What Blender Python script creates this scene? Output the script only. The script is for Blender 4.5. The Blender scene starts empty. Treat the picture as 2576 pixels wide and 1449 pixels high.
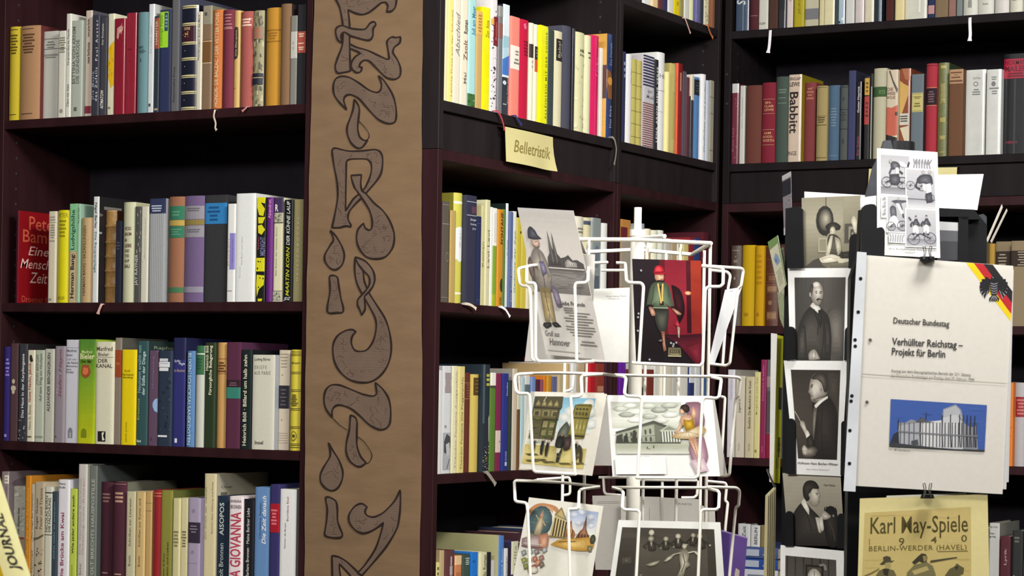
import bpy, math, random
from mathutils import Vector, Matrix
from mathutils.geometry import tessellate_polygon

# ---------------------------------------------------------------- camera, world, lights, exposure
S = bpy.context.scene
COL = S.collection
EYE = 1.583
FPX, YAW, ROLL, CY, PIT = 5650.3, 0.510761, 0.0166013, 999.2, -0.0048565
_f = Vector((-math.sin(YAW)*math.cos(PIT), math.cos(YAW)*math.cos(PIT), math.sin(PIT)))
_r = Vector((math.cos(YAW), math.sin(YAW), 0))
_u = _r.cross(_f)
CR = _r*math.cos(ROLL)+_u*math.sin(ROLL)
CU = _u*math.cos(ROLL)-_r*math.sin(ROLL)
CF = _f
CPOS = Vector((0, 0, EYE))
cd = bpy.data.cameras.new('camera'); cam = bpy.data.objects.new('camera', cd); COL.objects.link(cam)
cam.matrix_world = Matrix(((CR.x, CU.x, -CF.x, 0), (CR.y, CU.y, -CF.y, 0), (CR.z, CU.z, -CF.z, EYE), (0, 0, 0, 1)))
cd.sensor_width = 36; cd.sensor_fit = 'HORIZONTAL'; cd.lens = 36*FPX/2576
cd.shift_x = 0; cd.shift_y = (CY-724.5)/2576
cd.clip_start = .05; cd.clip_end = 60
cd.dof.use_dof = True; cd.dof.focus_distance = 4.2; cd.dof.aperture_fstop = 26
S.camera = cam
S.view_settings.view_transform = 'Standard'; S.view_settings.look = 'None'
S.view_settings.gamma = 1; S.view_settings.use_curve_mapping = False
S.view_settings.exposure = 0.0
S.cycles.max_bounces = 6; S.cycles.diffuse_bounces = 3
w = bpy.data.worlds.new('world'); S.world = w; w.use_nodes = True
w.node_tree.nodes['Background'].inputs[0].default_value = (1, .96, .9, 1)
w.node_tree.nodes['Background'].inputs[1].default_value = .045

def area(name, loc, aim, sx, sy, power, col):
    d = bpy.data.lights.new(name, 'AREA'); d.shape = 'RECTANGLE'; d.size = sx; d.size_y = sy
    d.energy = power; d.color = col
    o = bpy.data.objects.new(name, d); COL.objects.link(o); o.location = loc
    o.rotation_euler = (Vector(aim)-Vector(loc)).to_track_quat('-Z', 'Y').to_euler()
    return o
area('ceiling_lamp_right', (.5, 1.2, 2.96), (-1.9, 4.0, 1.6), 1.0, .35, 25, (1, .98, .95))
area('ceiling_lamp_front', (-1.5, .2, 2.96), (-2.4, 4.0, 1.5), 1.2, .35, 90, (1, .98, .95))
area('ceiling_lamp_alcove', (-.45, 2.5, 2.96), (-1.9, 4.0, 1.5), .6, .3, 70, (1, .98, .95))
area('ceiling_lamp_side', (1.9, 2.9, 2.96), (-1.9, 4.0, 1.5), .9, .35, 35, (1, .98, .95))

# ---------------------------------------------------------------- small tools
def lin(h):
    def q(v):
        v /= 255
        return v/12.92 if v <= .04045 else ((v+.055)/1.055)**2.4
    return (q(int(h[0:2], 16)), q(int(h[2:4], 16)), q(int(h[4:6], 16)))
def ray(x, y): return CF+CR*((x-1288)/FPX)-CU*((y-CY)/FPX)
def at(x, y, d): return CPOS+ray(x, y)*d                     # point at depth d along the view axis
def on_y(x, y, Y):
    v = ray(x, y); return CPOS+v*(Y/v.y)
def on_x(x, y, X):
    v = ray(x, y); return CPOS+v*(X/v.x)

def nodes(m):
    m.use_nodes = True
    return m.node_tree.nodes, m.node_tree.links, m.node_tree.nodes['Principled BSDF']
def printed(name, rough, spec=.4, bump=.0, scale=300, coat=0, vary=.1):
    """surface whose printed colour sits in the 'Col' attribute; fine procedural grain on top"""
    m = bpy.data.materials.new(name); N, K, P = nodes(m)
    a = N.new('ShaderNodeAttribute'); a.attribute_name = 'Col'
    tc = N.new('ShaderNodeTexCoord')
    n = N.new('ShaderNodeTexNoise'); n.inputs['Scale'].default_value = scale; n.inputs['Detail'].default_value = 4
    K.new(tc.outputs['Object'], n.inputs['Vector'])
    r = N.new('ShaderNodeMapRange'); r.inputs[1].default_value = .3; r.inputs[2].default_value = .7
    r.inputs[3].default_value = 1-vary; r.inputs[4].default_value = 1+vary*.5
    K.new(n.outputs['Fac'], r.inputs[0])
    x = N.new('ShaderNodeMix'); x.data_type = 'RGBA'; x.blend_type = 'MULTIPLY'; x.inputs[0].default_value = 1
    K.new(a.outputs['Color'], x.inputs[6]); K.new(r.outputs[0], x.inputs[7])
    K.new(x.outputs[2], P.inputs['Base Color'])
    P.inputs['Roughness'].default_value = rough; P.inputs['Specular IOR Level'].default_value = spec
    if coat: P.inputs['Coat Weight'].default_value = coat; P.inputs['Coat Roughness'].default_value = .12
    if bump:
        b = N.new('ShaderNodeBump'); b.inputs['Strength'].default_value = bump; b.inputs['Distance'].default_value = .0006
        K.new(n.outputs['Fac'], b.inputs['Height']); K.new(b.outputs[0], P.inputs['Normal'])
    return m
M_CLOTH = printed('book_cloth', .82, .25, .5, 900)
M_PAPER = printed('printed_paper', .5, .35, .0, 160, 0, .03)
M_GLOSS = printed('glossy_jacket', .3, .4, .12, 45, .2, .07)
M_LEATH = printed('worn_leather', .45, .4, .5, 220, 0, .22)
M_PAGES = bpy.data.materials.new('page_edges'); N, K, P = nodes(M_PAGES)
_t = N.new('ShaderNodeTexCoord'); _w = N.new('ShaderNodeTexWave'); _w.inputs['Scale'].default_value = 260; _w.inputs['Distortion'].default_value = 1.5
_c = N.new('ShaderNodeValToRGB'); _c.color_ramp.elements[0].color = (.46, .38, .24, 1); _c.color_ramp.elements[1].color = (.66, .58, .42, 1)
K.new(_t.outputs['Object'], _w.inputs['Vector']); K.new(_w.outputs['Fac'], _c.inputs[0]); K.new(_c.outputs[0], P.inputs['Base Color'])
P.inputs['Roughness'].default_value = .9
def plain(name, col, rough, spec=.4, metal=0, scale=40, vary=.15, bump=0, stretch=None):
    m = bpy.data.materials.new(name); N, K, P = nodes(m)
    tc = N.new('ShaderNodeTexCoord'); n = N.new('ShaderNodeTexNoise'); n.inputs['Scale'].default_value = scale; n.inputs['Detail'].default_value = 6
    if stretch:
        mp = N.new('ShaderNodeMapping'); mp.inputs['Scale'].default_value = stretch
        K.new(tc.outputs['Object'], mp.inputs['Vector']); K.new(mp.outputs[0], n.inputs['Vector'])
    else: K.new(tc.outputs['Object'], n.inputs['Vector'])
    c = lin(col); ra = N.new('ShaderNodeValToRGB')
    ra.color_ramp.elements[0].position = .3; ra.color_ramp.elements[1].position = .7
    ra.color_ramp.elements[0].color = (*[v*(1-vary) for v in c], 1); ra.color_ramp.elements[1].color = (*[min(1, v*(1+vary)) for v in c], 1)
    K.new(n.outputs['Fac'], ra.inputs[0]); K.new(ra.outputs[0], P.inputs['Base Color'])
    P.inputs['Roughness'].default_value = rough; P.inputs['Specular IOR Level'].default_value = spec; P.inputs['Metallic'].default_value = metal
    if bump:
        b = N.new('ShaderNodeBump'); b.inputs['Strength'].default_value = bump; b.inputs['Distance'].default_value = .002
        K.new(n.outputs['Fac'], b.inputs['Height']); K.new(b.outputs[0], P.inputs['Normal'])
    return m
M_WOODA = plain('dark_mahogany_veneer', '2e171a', .55, .12, 0, 30, .25, .05, (1, 1, .12))
M_WOODB = plain('black_brown_veneer', '231d1f', .55, .12, 0, 30, .2, .05, (1, 1, .12))
M_WOODC = plain('black_brown_veneer_dark', '1b1618', .55, .1, 0, 30, .2, .05, (1, 1, .12))  # darker copy of the black-brown veneer for the back extension
M_BACK = plain('dark_back_board', '1e1b20', .75, .12, 0, 20, .2)
M_KRAFT = plain('kraft_paper', '7b634a', .8, .2, 0, 14, .09, .5, (1, 1, 3))
M_INK = plain('brown_marker_ink', '2c211d', .6, .2, 0, 80, .15)
M_FILL = bpy.data.materials.new('pencil_hatching'); N, K, P = nodes(M_FILL)
_t = N.new('ShaderNodeTexCoord'); _w = N.new('ShaderNodeTexWave'); _w.bands_direction = 'Z'; _w.inputs['Scale'].default_value = 95; _w.inputs['Distortion'].default_value = 3; _w.inputs['Detail'].default_value = 3
_n = N.new('ShaderNodeTexNoise'); _n.inputs['Scale'].default_value = 34; _n.inputs['Detail'].default_value = 5
_m = N.new('ShaderNodeMath'); _m.operation = 'ADD'; K.new(_t.outputs['Object'], _w.inputs['Vector']); K.new(_t.outputs['Object'], _n.inputs['Vector'])
K.new(_w.outputs['Fac'], _m.inputs[0]); K.new(_n.outputs['Fac'], _m.inputs[1])
_c = N.new('ShaderNodeValToRGB'); _c.color_ramp.elements[0].position = .45; _c.color_ramp.elements[1].position = 1.0
_c.color_ramp.elements[0].color = (*lin('53433a'), 1); _c.color_ramp.elements[1].color = (*lin('6d5949'), 1)
K.new(_m.outputs[0], _c.inputs[0]); K.new(_c.outputs[0], P.inputs['Base Color']); P.inputs['Roughness'].default_value = .8
M_WIRE = plain('white_coated_wire', 'f4f0e4', .35, .5, 0, 60, .03)
M_BLACK = plain('black_plastic', '0e0f12', .42, .3, 0, 50, .2)
M_GREYP = plain('smoked_plastic', '3b3d42', .3, .5, 0, 50, .15)
M_STEEL = plain('bright_steel', 'c8c8c6', .25, .5, 1, 60, .05)
M_STRIP = plain('milky_plastic_strip', 'b4b7ba', .35, .5, 0, 18, .12)
M_RIB = {k: plain('ribbon_'+k, v, .7, .2, 0, 200, .1) for k, v in dict(cream='cfc3b2', pink='a8706c', red='a83a48', blue='2b3566', grey='8a8478', white='e4e2e6', rust='b4683c', rose='cfa49c').items()}
M_FLOOR = plain('grey_floor', '6d655c', .6, .3, 0, 6, .15)
M_WALL = plain('painted_wall', '8d877c', .85, .2, 0, 8, .05)
M_CLEAR = bpy.data.materials.new('clear_film'); N, K, P = nodes(M_CLEAR)
_tr = N.new('ShaderNodeBsdfTransparent'); _gl = N.new('ShaderNodeBsdfGlossy'); _gl.inputs['Roughness'].default_value = .12
_lw = N.new('ShaderNodeFresnel'); _lw.inputs[0].default_value = 1.4; _mx = N.new('ShaderNodeMixShader'); _sc = N.new('ShaderNodeMath'); _sc.operation = 'MULTIPLY'; _sc.inputs[1].default_value = .6
_bn = N.new('ShaderNodeTexNoise'); _bn.inputs['Scale'].default_value = 9; _bp = N.new('ShaderNodeBump'); _bp.inputs['Strength'].default_value = .4; _bp.inputs['Distance'].default_value = .004
K.new(_bn.outputs['Fac'], _bp.inputs['Height']); K.new(_bp.outputs[0], _gl.inputs['Normal'])
K.new(_lw.outputs[0], _sc.inputs[0]); K.new(_sc.outputs[0], _mx.inputs[0]); K.new(_tr.outputs[0], _mx.inputs[1]); K.new(_gl.outputs[0], _mx.inputs[2])
K.new(_mx.outputs[0], N['Material Output'].inputs['Surface'])

class MB:
    """collects faces with a colour and a material each; build() links them as one mesh object"""
    def __init__(s): s.v = []; s.f = []; s.c = []; s.m = []; s.s = []
    def face(s, pts, col=(.5, .5, .5), mat=0, smooth=False):
        n = len(s.v); s.v += [tuple(p) for p in pts]; s.f.append(tuple(range(n, n+len(pts)))); s.c.append(col); s.m.append(mat); s.s.append(smooth)
    def grid(s, rows, col, mat=0, smooth=True):
        n = len(s.v); k = len(rows[0])
        for r in rows: s.v += [tuple(p) for p in r]
        for i in range(len(rows)-1):
            for j in range(k-1):
                a = n+i*k+j
                s.f.append((a, a+1, a+k+1, a+k)); s.c.append(col); s.m.append(mat); s.s.append(smooth)
    def box(s, x0, x1, y0, y1, z0, z1, col=(.5, .5, .5), mat=0):
        p = [(x, y, z) for x in (x0, x1) for y in (y0, y1) for z in (z0, z1)]
        for q in ((0, 1, 3, 2), (4, 6, 7, 5), (0, 4, 5, 1), (2, 3, 7, 6), (0, 2, 6, 4), (1, 5, 7, 3)): s.face([p[i] for i in q], col, mat)
    def hexa(s, a, b, col=(.5, .5, .5), mat=0):
        """closed solid between two matching polygons"""
        s.face(a, col, mat); s.face(list(b)[::-1], col, mat); k = len(a)
        for i in range(k): s.face([a[i], b[i], b[(i+1) % k], a[(i+1) % k]], col, mat)
    def tube(s, pts, r, mat=0, col=(.8, .8, .8), n=8, closed=False, flat=1.0):
        pts = [Vector(p) for p in pts]; rings = []
        up = Vector((.13, .2, 1)).normalized(); k = len(pts)
        for i, p in enumerate(pts):
            if closed: d = pts[(i+1) % k]-pts[i-1]
            else: d = pts[min(i+1, k-1)]-pts[max(i-1, 0)]
            d.normalize(); a = d.cross(up)
            if a.length < .05: a = d.cross(Vector((1, .1, 0)))
            a.normalize(); b = d.cross(a)
            rings.append([p+a*(r*math.cos(2*math.pi*j/n))+b*(r*flat*math.sin(2*math.pi*j/n)) for j in range(n+1)])
        if closed: rings.append(rings[0])
        s.grid(rings, col, mat)
        if not closed: s.face(rings[0][:-1], col, mat); s.face(rings[-1][:-1], col, mat)
    def build(s, name, mats, parent=None, matrix=None):
        me = bpy.data.meshes.new(name); me.from_pydata(s.v, [], s.f)
        for m in (mats if isinstance(mats, (list, tuple)) else [mats]): me.materials.append(m)
        me.polygons.foreach_set('material_index', s.m); me.polygons.foreach_set('use_smooth', s.s)
        at_ = me.color_attributes.new('Col', 'FLOAT_COLOR', 'CORNER'); buf = []
        for f, c in zip(s.f, s.c): buf += [c[0], c[1], c[2], 1.0]*len(f)
        at_.data.foreach_set('color', buf); me.update()
        o = bpy.data.objects.new(name, me); COL.objects.link(o)
        if matrix is not None: o.matrix_world = matrix
        if parent is not None: o.parent = parent
        return o
def tag(o, label=None, cat=None, group=None, kind=None):
    if label: o['label'] = label
    if cat: o['category'] = cat
    if group: o['group'] = group
    if kind: o['kind'] = kind
    return o
def empty(name, loc):
    o = bpy.data.objects.new(name, None); o.empty_display_size = .05; COL.objects.link(o); o.location = loc; return o
def part(name, mb, mats, root):
    """part modelled in world space, hung under an Empty that is only translated"""
    l = root.location
    mb.v = [(p[0]-l[0], p[1]-l[1], p[2]-l[2]) for p in mb.v]
    o = mb.build(name, mats, root); return o
def soften(pts, k=4, rad=.006):
    """round the corners of a 3-D polyline"""
    pts = [Vector(p) for p in pts]; out = [pts[0]]
    for a, b, c in zip(pts, pts[1:], pts[2:]):
        d1 = a-b; d2 = c-b; r = min(rad, d1.length*.45, d2.length*.45)
        if d1.length < 1e-6 or d2.length < 1e-6: continue
        p = b+d1.normalized()*r; q = b+d2.normalized()*r
        for i in range(k+1):
            t = i/k; out.append(p*(1-t)**2+b*2*t*(1-t)+q*t*t)
    out.append(pts[-1]); return out

# ---------------------------------------------------------------- lettering: outlines of the built-in typeface
CHARS = ' ABCDEFGHIJKLMNOPQRSTUVWXYZabcdefghijklmnopqrstuvwxyz0123456789ÄÖÜäöüß.,:;-–|/()&!"\'éë·?'
GL = {}
def glyph_cache():
    cu = bpy.data.curves.new('letter_source', 'FONT'); o = bpy.data.objects.new('letter_source', cu); COL.objects.link(o)
    cu.resolution_u = 2; cu.fill_mode = 'FRONT'
    dg = bpy.context.evaluated_depsgraph_get()
    def mesh(t):
        cu.body = t; cu.update_tag(); bpy.context.view_layer.update(); dg.update()
        e = o.evaluated_get(dg); me = e.to_mesh(); me.calc_loop_triangles()
        v = [(p.co.x, p.co.y) for p in me.vertices]; tr = [tuple(v[i] for i in t_.vertices) for t_ in me.loop_triangles]
        e.to_mesh_clear(); return v, tr
    for bold in (0, 1):
        cu.offset = .018 if bold else .006
        l0 = max(p[0] for p in mesh('l')[0])
        for ch in CHARS:
            v, tr = mesh(ch) if ch != ' ' else ([], [])
            v2, _ = mesh(ch+'l'); adv = max(p[0] for p in v2)-l0
            GL[ch, bold] = (tr, adv)
    bpy.data.objects.remove(o); bpy.data.curves.remove(cu)
glyph_cache()
def set_text(txt, bold=0, slant=0, gap=0):
    x = 0; out = []
    for ch in txt:
        tr, adv = GL.get((ch, bold), GL['-', bold])
        for t in tr: out.append(tuple((p[0]+x+slant*p[1], p[1]) for p in t))
        x += adv+gap
    desc = any(c in 'gjpqyQ,;()|ß' for c in txt)
    if all(c in 'acemnorsuvwxz. -' for c in txt): top = .56
    else: top = .73
    return out, max(x-gap, .01), (-.2 if desc else -.01), top
def text_tris(txt, u0, u1, v0, v1, d='u', bold=0, slant=0, gap=0):
    tr, W, y0, y1 = set_text(txt, bold, slant, gap); out = []
    for t in tr:
        q = []
        for (x, y) in t:
            a = x/W; b = (y-y0)/(y1-y0)
            if d == 'h': q.append((u0+(u1-u0)*a, v1+(v0-v1)*b))
            elif d == 'u': q.append((u1+(u0-u1)*b, v1+(v0-v1)*a))
            else: q.append((u0+(u1-u0)*b, v0+(v1-v0)*a))
        out.append(q)
    return out
# decor primitives in (u, v) of a surface: u to the right, v downwards, 0..1
def R(u0, u1, v0, v1, c): return ('f', [[(u0, v0), (u1, v0), (u1, v1), (u0, v1)]], c)
def T(txt, u0, u1, v0, v1, c, d='u', b=0, sl=0, g=0): return ('f', text_tris(txt, u0, u1, v0, v1, d, b, sl, g), c)
def L(n, v0, v1, c, u0=.14, u1=.86, th=.35):
    rnd = random.Random(int(v0*977)+n); o = []
    for i in range(n):
        a = v0+(v1-v0)*(i+.2)/n; b = a+(v1-v0)/n*th*1.6; k = rnd.uniform(0, .22)*(u1-u0)
        o.append([(u0+k, a), (u1-k, a), (u1-k, b), (u0+k, b)])
    return ('f', o, c)
def V(n, u0, u1, v0, v1, c, th=.45):
    """upright pinstripes"""
    return ('f', [[(u0+(u1-u0)*i/n, v0), (u0+(u1-u0)*(i+th)/n, v0), (u0+(u1-u0)*(i+th)/n, v1), (u0+(u1-u0)*i/n, v1)] for i in range(n)], c)
def H(n, u0, u1, v0, v1, c, th=.5):
    return ('f', [[(u0, v0+(v1-v0)*i/n), (u1, v0+(v1-v0)*i/n), (u1, v0+(v1-v0)*(i+th)/n), (u0, v0+(v1-v0)*(i+th)/n)] for i in range(n)], c)
def E(u, v, ru, rv, c, n=14): return ('f', [[(u+ru*math.cos(2*math.pi*i/n), v+rv*math.sin(2*math.pi*i/n)) for i in range(n)]], c)
def G(pts, c):
    t = tessellate_polygon([[Vector((p[0], p[1], 0)) for p in pts]])
    return ('f', [[pts[i] for i in k] for k in t], c)
def Z(n, cols, u0, u1, v0, v1, seed=1, s=.12, asp=1.0):
    """loose dabs of print, as in a picture too small to read"""
    rnd = random.Random(seed); o = []
    for i in range(n):
        u = rnd.uniform(u0, u1); v = rnd.uniform(v0, v1); a = rnd.uniform(.4, 1)*s; k = rnd.randint(5, 7); ph = rnd.random()*6
        pl = [(min(u1, max(u0, u+a*rnd.uniform(.5, 1)*math.cos(ph+2*math.pi*j/k))), min(v1, max(v0, v+a*asp*rnd.uniform(.5, 1)*math.sin(ph+2*math.pi*j/k)))) for j in range(k)]
        o.append(('f', [pl], cols[i % len(cols)]))
    return o
def flat(dec):
    out = []
    for d in dec:
        if isinstance(d, list): out += flat(d)
        else: out.append(d)
    return out
def strip(pl, a, b):
    """clip a convex polygon to a <= u <= b"""
    for lim, sg in ((a, 1), (b, -1)):
        o = []
        for i in range(len(pl)):
            p, q = pl[i], pl[(i+1) % len(pl)]; dp = (p[0]-lim)*sg; dq = (q[0]-lim)*sg
            if dp >= 0: o.append(p)
            if dp*dq < 0:
                t = dp/(dp-dq); o.append((lim, p[1]+(q[1]-p[1])*t))
        pl = o
        if len(pl) < 3: return []
    return pl
def smooth(p, k=4, closed=True):
    n = len(p); out = []
    for i in range(n if closed else n-1):
        a, b, c, d = (p[(i-1) % n], p[i], p[(i+1) % n], p[(i+2) % n]) if closed else (p[max(0, i-1)], p[i], p[i+1], p[min(n-1, i+2)])
        # keep sharp corners sharp
        def tan(u, v, w_):
            t = ((w_[0]-u[0])/2, (w_[1]-u[1])/2)
            d1 = (v[0]-u[0], v[1]-u[1]); d2 = (w_[0]-v[0], w_[1]-v[1])
            cs = (d1[0]*d2[0]+d1[1]*d2[1])/((math.hypot(*d1)*math.hypot(*d2)) or 1)
            f = 1 if cs > .2 else 0
            l = min(math.hypot(*d1), math.hypot(*d2)); m = math.hypot(*t) or 1
            f *= min(1, l/m)
            return (t[0]*f, t[1]*f)
        m0, m1 = tan(a, b, c), tan(b, c, d)
        for j in range(k):
            t = j/k; h0 = 2*t**3-3*t*t+1; h1 = t**3-2*t*t+t; h2 = -2*t**3+3*t*t; h3 = t**3-t*t
            out.append((h0*b[0]+h1*m0[0]+h2*c[0]+h3*m1[0], h0*b[1]+h1*m0[1]+h2*c[1]+h3*m1[1]))
    if not closed: out.append(p[-1])
    return out

# ---------------------------------------------------------------- printed pictures
def mix(a, b, t): return ''.join('%02x' % round(int(a[i:i+2], 16)*(1-t)+int(b[i:i+2], 16)*t) for i in (0, 2, 4))
def SH(pts, c0, c1, n=5, cu=None, cv=None, k=.3):
    """tonal shape as a halftone prints it: colour c0 at the outline, c1 at the core"""
    cu = sum(p[0] for p in pts)/len(pts) if cu is None else cu; cv = sum(p[1] for p in pts)/len(pts) if cv is None else cv
    pts = smooth(pts, 3)
    return [G([(cu+(p[0]-cu)*(1-i/(n-1)*(1-k)), cv+(p[1]-cv)*(1-i/(n-1)*(1-k))) for p in pts], mix(c0, c1, i/(n-1))) for i in range(n)]
def EL(u, v, ru, rv, c0, c1, n=4, du=0, dv=0):
    return [E(u+du*i/(n-1), v+dv*i/(n-1), ru*(1-.75*i/(n-1)), rv*(1-.75*i/(n-1)), mix(c0, c1, i/(n-1))) for i in range(n)]
def BG(u0, u1, v0, v1, cs, n=14, horiz=False):
    o = []
    for i in range(n):
        t = i/(n-1)*(len(cs)-1); j = min(int(t), len(cs)-2); c = mix(cs[j], cs[j+1], t-j)
        o.append(R(u0+(u1-u0)*i/n, u0+(u1-u0)*(i+1)/n, v0, v1, c) if horiz else R(u0, u1, v0+(v1-v0)*i/n, v0+(v1-v0)*(i+1)/n, c))
    return o
def LN(pts, w_, c, asp=.7):
    o = []
    for a, b in zip(pts, pts[1:]):
        d = (b[0]-a[0], (b[1]-a[1])/asp); m = math.hypot(*d) or 1; n_ = (-d[1]/m*w_, d[0]/m*w_*asp)
        o.append([(a[0]+n_[0], a[1]+n_[1]), (b[0]+n_[0], b[1]+n_[1]), (b[0]-n_[0], b[1]-n_[1]), (a[0]-n_[0], a[1]-n_[1])])
    return ('f', o, c)
ART = {}
ART['dryer'] = [BG(0,1,0,1,['8f8a76','a39d88','8b8571','6f6a5a'],16), BG(.72,1,0,.5,['958f7b','8a846f'],6), EL(.4,.33,.155,.21,'2f2d28','4a463e',3), EL(.41,.32,.11,.15,'55514a','aaa48e',5,.01,-.02), LN([(.42,.0),(.42,.13)],.006,'4a463e'), LN([(.28,.36),(.33,.5),(.44,.54)],.012,'24221e'),
 SH([(.42,.4),(.5,.36),(.6,.36),(.68,.41),(.66,.46),(.52,.47),(.43,.45)],'26241f','45413a',3), EL(.54,.48,.05,.065,'a8a18b','dcd6c0',4,-.012,-.01), R(.5,.53,.475,.482,'4a463c'), SH([(.47,.54),(.53,.52),(.6,.53),(.68,.6),(.71,.8),(.64,.87),(.42,.85),(.43,.68)],'3a3731','5a564c',4), SH([(.5,.55),(.545,.54),(.52,.7),(.47,.84),(.42,.8),(.46,.66)],'b5ae98','d8d2bc',3), SH([(.58,.56),(.67,.6),(.7,.74),(.64,.82),(.6,.7)],'98927e','cbc5ae',3),
 SH([(.3,.86),(.52,.8),(.68,.84),(.62,.9),(.36,.92)],'c9c3ac','e6e1ce',3), G([(.62,.86),(.92,.84),(.92,.89),(.66,.93)],'cbc6ae'), LN([(.34,.87),(.5,.84),(.62,.87)],.004,'8a8470'), SH([(.7,.77),(.85,.76),(.87,.86),(.7,.86)],'26241f','3f3c34',3), G([(.05,.97),(.2,.88),(.3,.85),(.36,.95),(.5,1),(.05,1)],'45423a'), BG(.5,.9,.92,1,['77725f','5a5648'],4), R(.75,.99,.38,.64,'4f4c42'), R(.82,.96,.42,.6,'8f8a78'), R(.85,.93,.46,.58,'4a473e'), EL(.89,.52,.02,.03,'77725f','a39d88',3), R(.29,.45,.57,.77,'a8a28c'), R(.31,.43,.59,.75,'8a8470'), SH([(.86,.34),(.9,.27),(.93,.3),(.96,.36),(.96,.5),(.92,.5),(.89,.42)],'bdb7a2','e0dac6',3)]
ART['suit'] = [BG(.1,.88,.1,1,['3d3a36','4a4743','56524c','45423e'],12,True), SH([(.6,.48),(.74,.4),(.86,.52),(.86,.95),(.68,.95)],'4f4b46','77726a',5),
 SH([(.12,.74),(.19,.56),(.3,.44),(.42,.4),(.56,.46),(.64,.54),(.68,.74),(.67,1),(.12,1)],'2a2825','4f4b45',6,.34,.7), LN([(.2,.62),(.24,.8),(.22,1)],.006,'23211e'), LN([(.54,.52),(.56,.7),(.52,.98)],.006,'23211e'), SH([(.14,.74),(.2,.6),(.26,.62),(.28,.85),(.24,1),(.13,1)],'2c2a27','524e48',4), SH([(.56,.5),(.63,.56),(.67,.75),(.66,.98),(.58,.98)],'2a2825','45413c',3),
 SH([(.34,.41),(.39,.37),(.5,.43),(.49,.5),(.44,.47)],'c9c5bb','eae7df',3), SH([(.47,.45),(.51,.45),(.53,.57),(.5,.65),(.47,.55)],'1f1d1a','3a3733',3), LN([(.4,.44),(.47,.6),(.46,.72)],.006,'201e1b'),
 SH([(.35,.22),(.38,.165),(.44,.145),(.5,.165),(.535,.22),(.545,.29),(.52,.36),(.47,.405),(.42,.395),(.375,.35),(.345,.28)],'7d766c','d2ccc0',7,.47,.25), SH([(.34,.24),(.36,.18),(.4,.17),(.385,.24),(.37,.3),(.345,.29)],'33302c','55504a',3), EL(.345,.285,.018,.028,'8a8379','b5aea3',3), LN([(.42,.255),(.455,.248)],.006,'3a3631'), LN([(.49,.25),(.53,.256)],.006,'3a3631'), E(.44,.268,.012,.006,'2a2724'), E(.505,.268,.012,.006,'2a2724'), SH([(.475,.26),(.49,.26),(.51,.315),(.48,.32)],'a59e92','dcd6cb',3), G(smooth([(.44,.335),(.475,.322),(.49,.328),(.525,.335),(.54,.35),(.49,.34),(.45,.352)],3),'33302c'), LN([(.46,.362),(.515,.362)],.004,'77625a'), EL(.44,.18,.05,.03,'c9c3b7','e4dfd5',3),
 SH([(.31,.93),(.36,.885),(.42,.88),(.47,.93),(.5,.98),(.4,.99),(.32,.99)],'8a847a','cfc9be',4), LN([(.38,.9),(.37,.98)],.004,'6a645c'), LN([(.42,.9),(.42,.98)],.004,'6a645c')]
ART['conductor'] = [BG(.1,.9,.08,.86,['332d28','3f3832','463f38','38322c'],12), SH([(.7,.1),(.88,.12),(.88,.4),(.72,.3)],'3d3731','4a433c',3),
 SH([(.43,.38),(.56,.31),(.7,.3),(.84,.4),(.89,.52),(.9,.86),(.42,.86),(.42,.74),(.46,.6)],'1f1b18','35302b',5), SH([(.45,.42),(.52,.38),(.48,.56),(.44,.7),(.42,.62)],'5a534b','8f877c',3), LN([(.62,.36),(.58,.6),(.62,.84)],.005,'151210'),
 SH([(.4,.2),(.44,.14),(.52,.105),(.62,.11),(.69,.16),(.71,.23),(.67,.3),(.58,.335),(.5,.365),(.45,.36),(.41,.335),(.405,.3),(.37,.275),(.385,.25)],'7f776c','cdc6ba',7,.48,.25), SH([(.43,.15),(.52,.105),(.63,.112),(.69,.16),(.71,.22),(.69,.27),(.64,.27),(.6,.2),(.53,.165),(.46,.165)],'2f2b26','5f5850',4,.6,.16), EL(.59,.245,.026,.034,'9a9287','dad4c8',4), E(.592,.25,.01,.016,'6a6259'), LN([(.42,.215),(.46,.21)],.006,'3a342e'), E(.435,.228,.014,.007,'2a2521'), LN([(.41,.31),(.45,.305)],.005,'5a4c44'), SH([(.44,.34),(.6,.31),(.66,.3),(.6,.36),(.5,.375)],'5f574d','9a9287',3),
 SH([(.47,.39),(.58,.34),(.7,.305),(.71,.325),(.6,.365),(.5,.415)],'d6d2c8','f0ede6',3), SH([(.19,.56),(.22,.53),(.27,.535),(.3,.58),(.33,.63),(.3,.665),(.25,.62)],'8f867a','d0c9bc',4), SH([(.28,.63),(.33,.61),(.38,.66),(.35,.7),(.3,.68)],'c9c5ba','e6e3da',3), LN([(.115,.445),(.235,.56)],.004,'d6d0c2'), SH([(.3,.68),(.4,.64),(.44,.72),(.4,.78),(.32,.76)],'24201c','3d3731',3),
 SH([(.19,.79),(.24,.745),(.32,.76),(.44,.75),(.52,.78),(.46,.83),(.3,.85),(.21,.84)],'4a443c','9a9287',4), SH([(.2,.77),(.25,.74),(.31,.775),(.29,.82),(.22,.82)],'a8a094','dcd6ca',3), LN([(.22,.79),(.28,.79)],.003,'77705f'),
 T('Hofmann Hans Becher-Winter',.08,.92,.885,.91,'6a6660','h',0,.3), T('Altes Haus Hannover',.25,.75,.945,.955,'8a8680','h',0,.3)]
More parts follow.
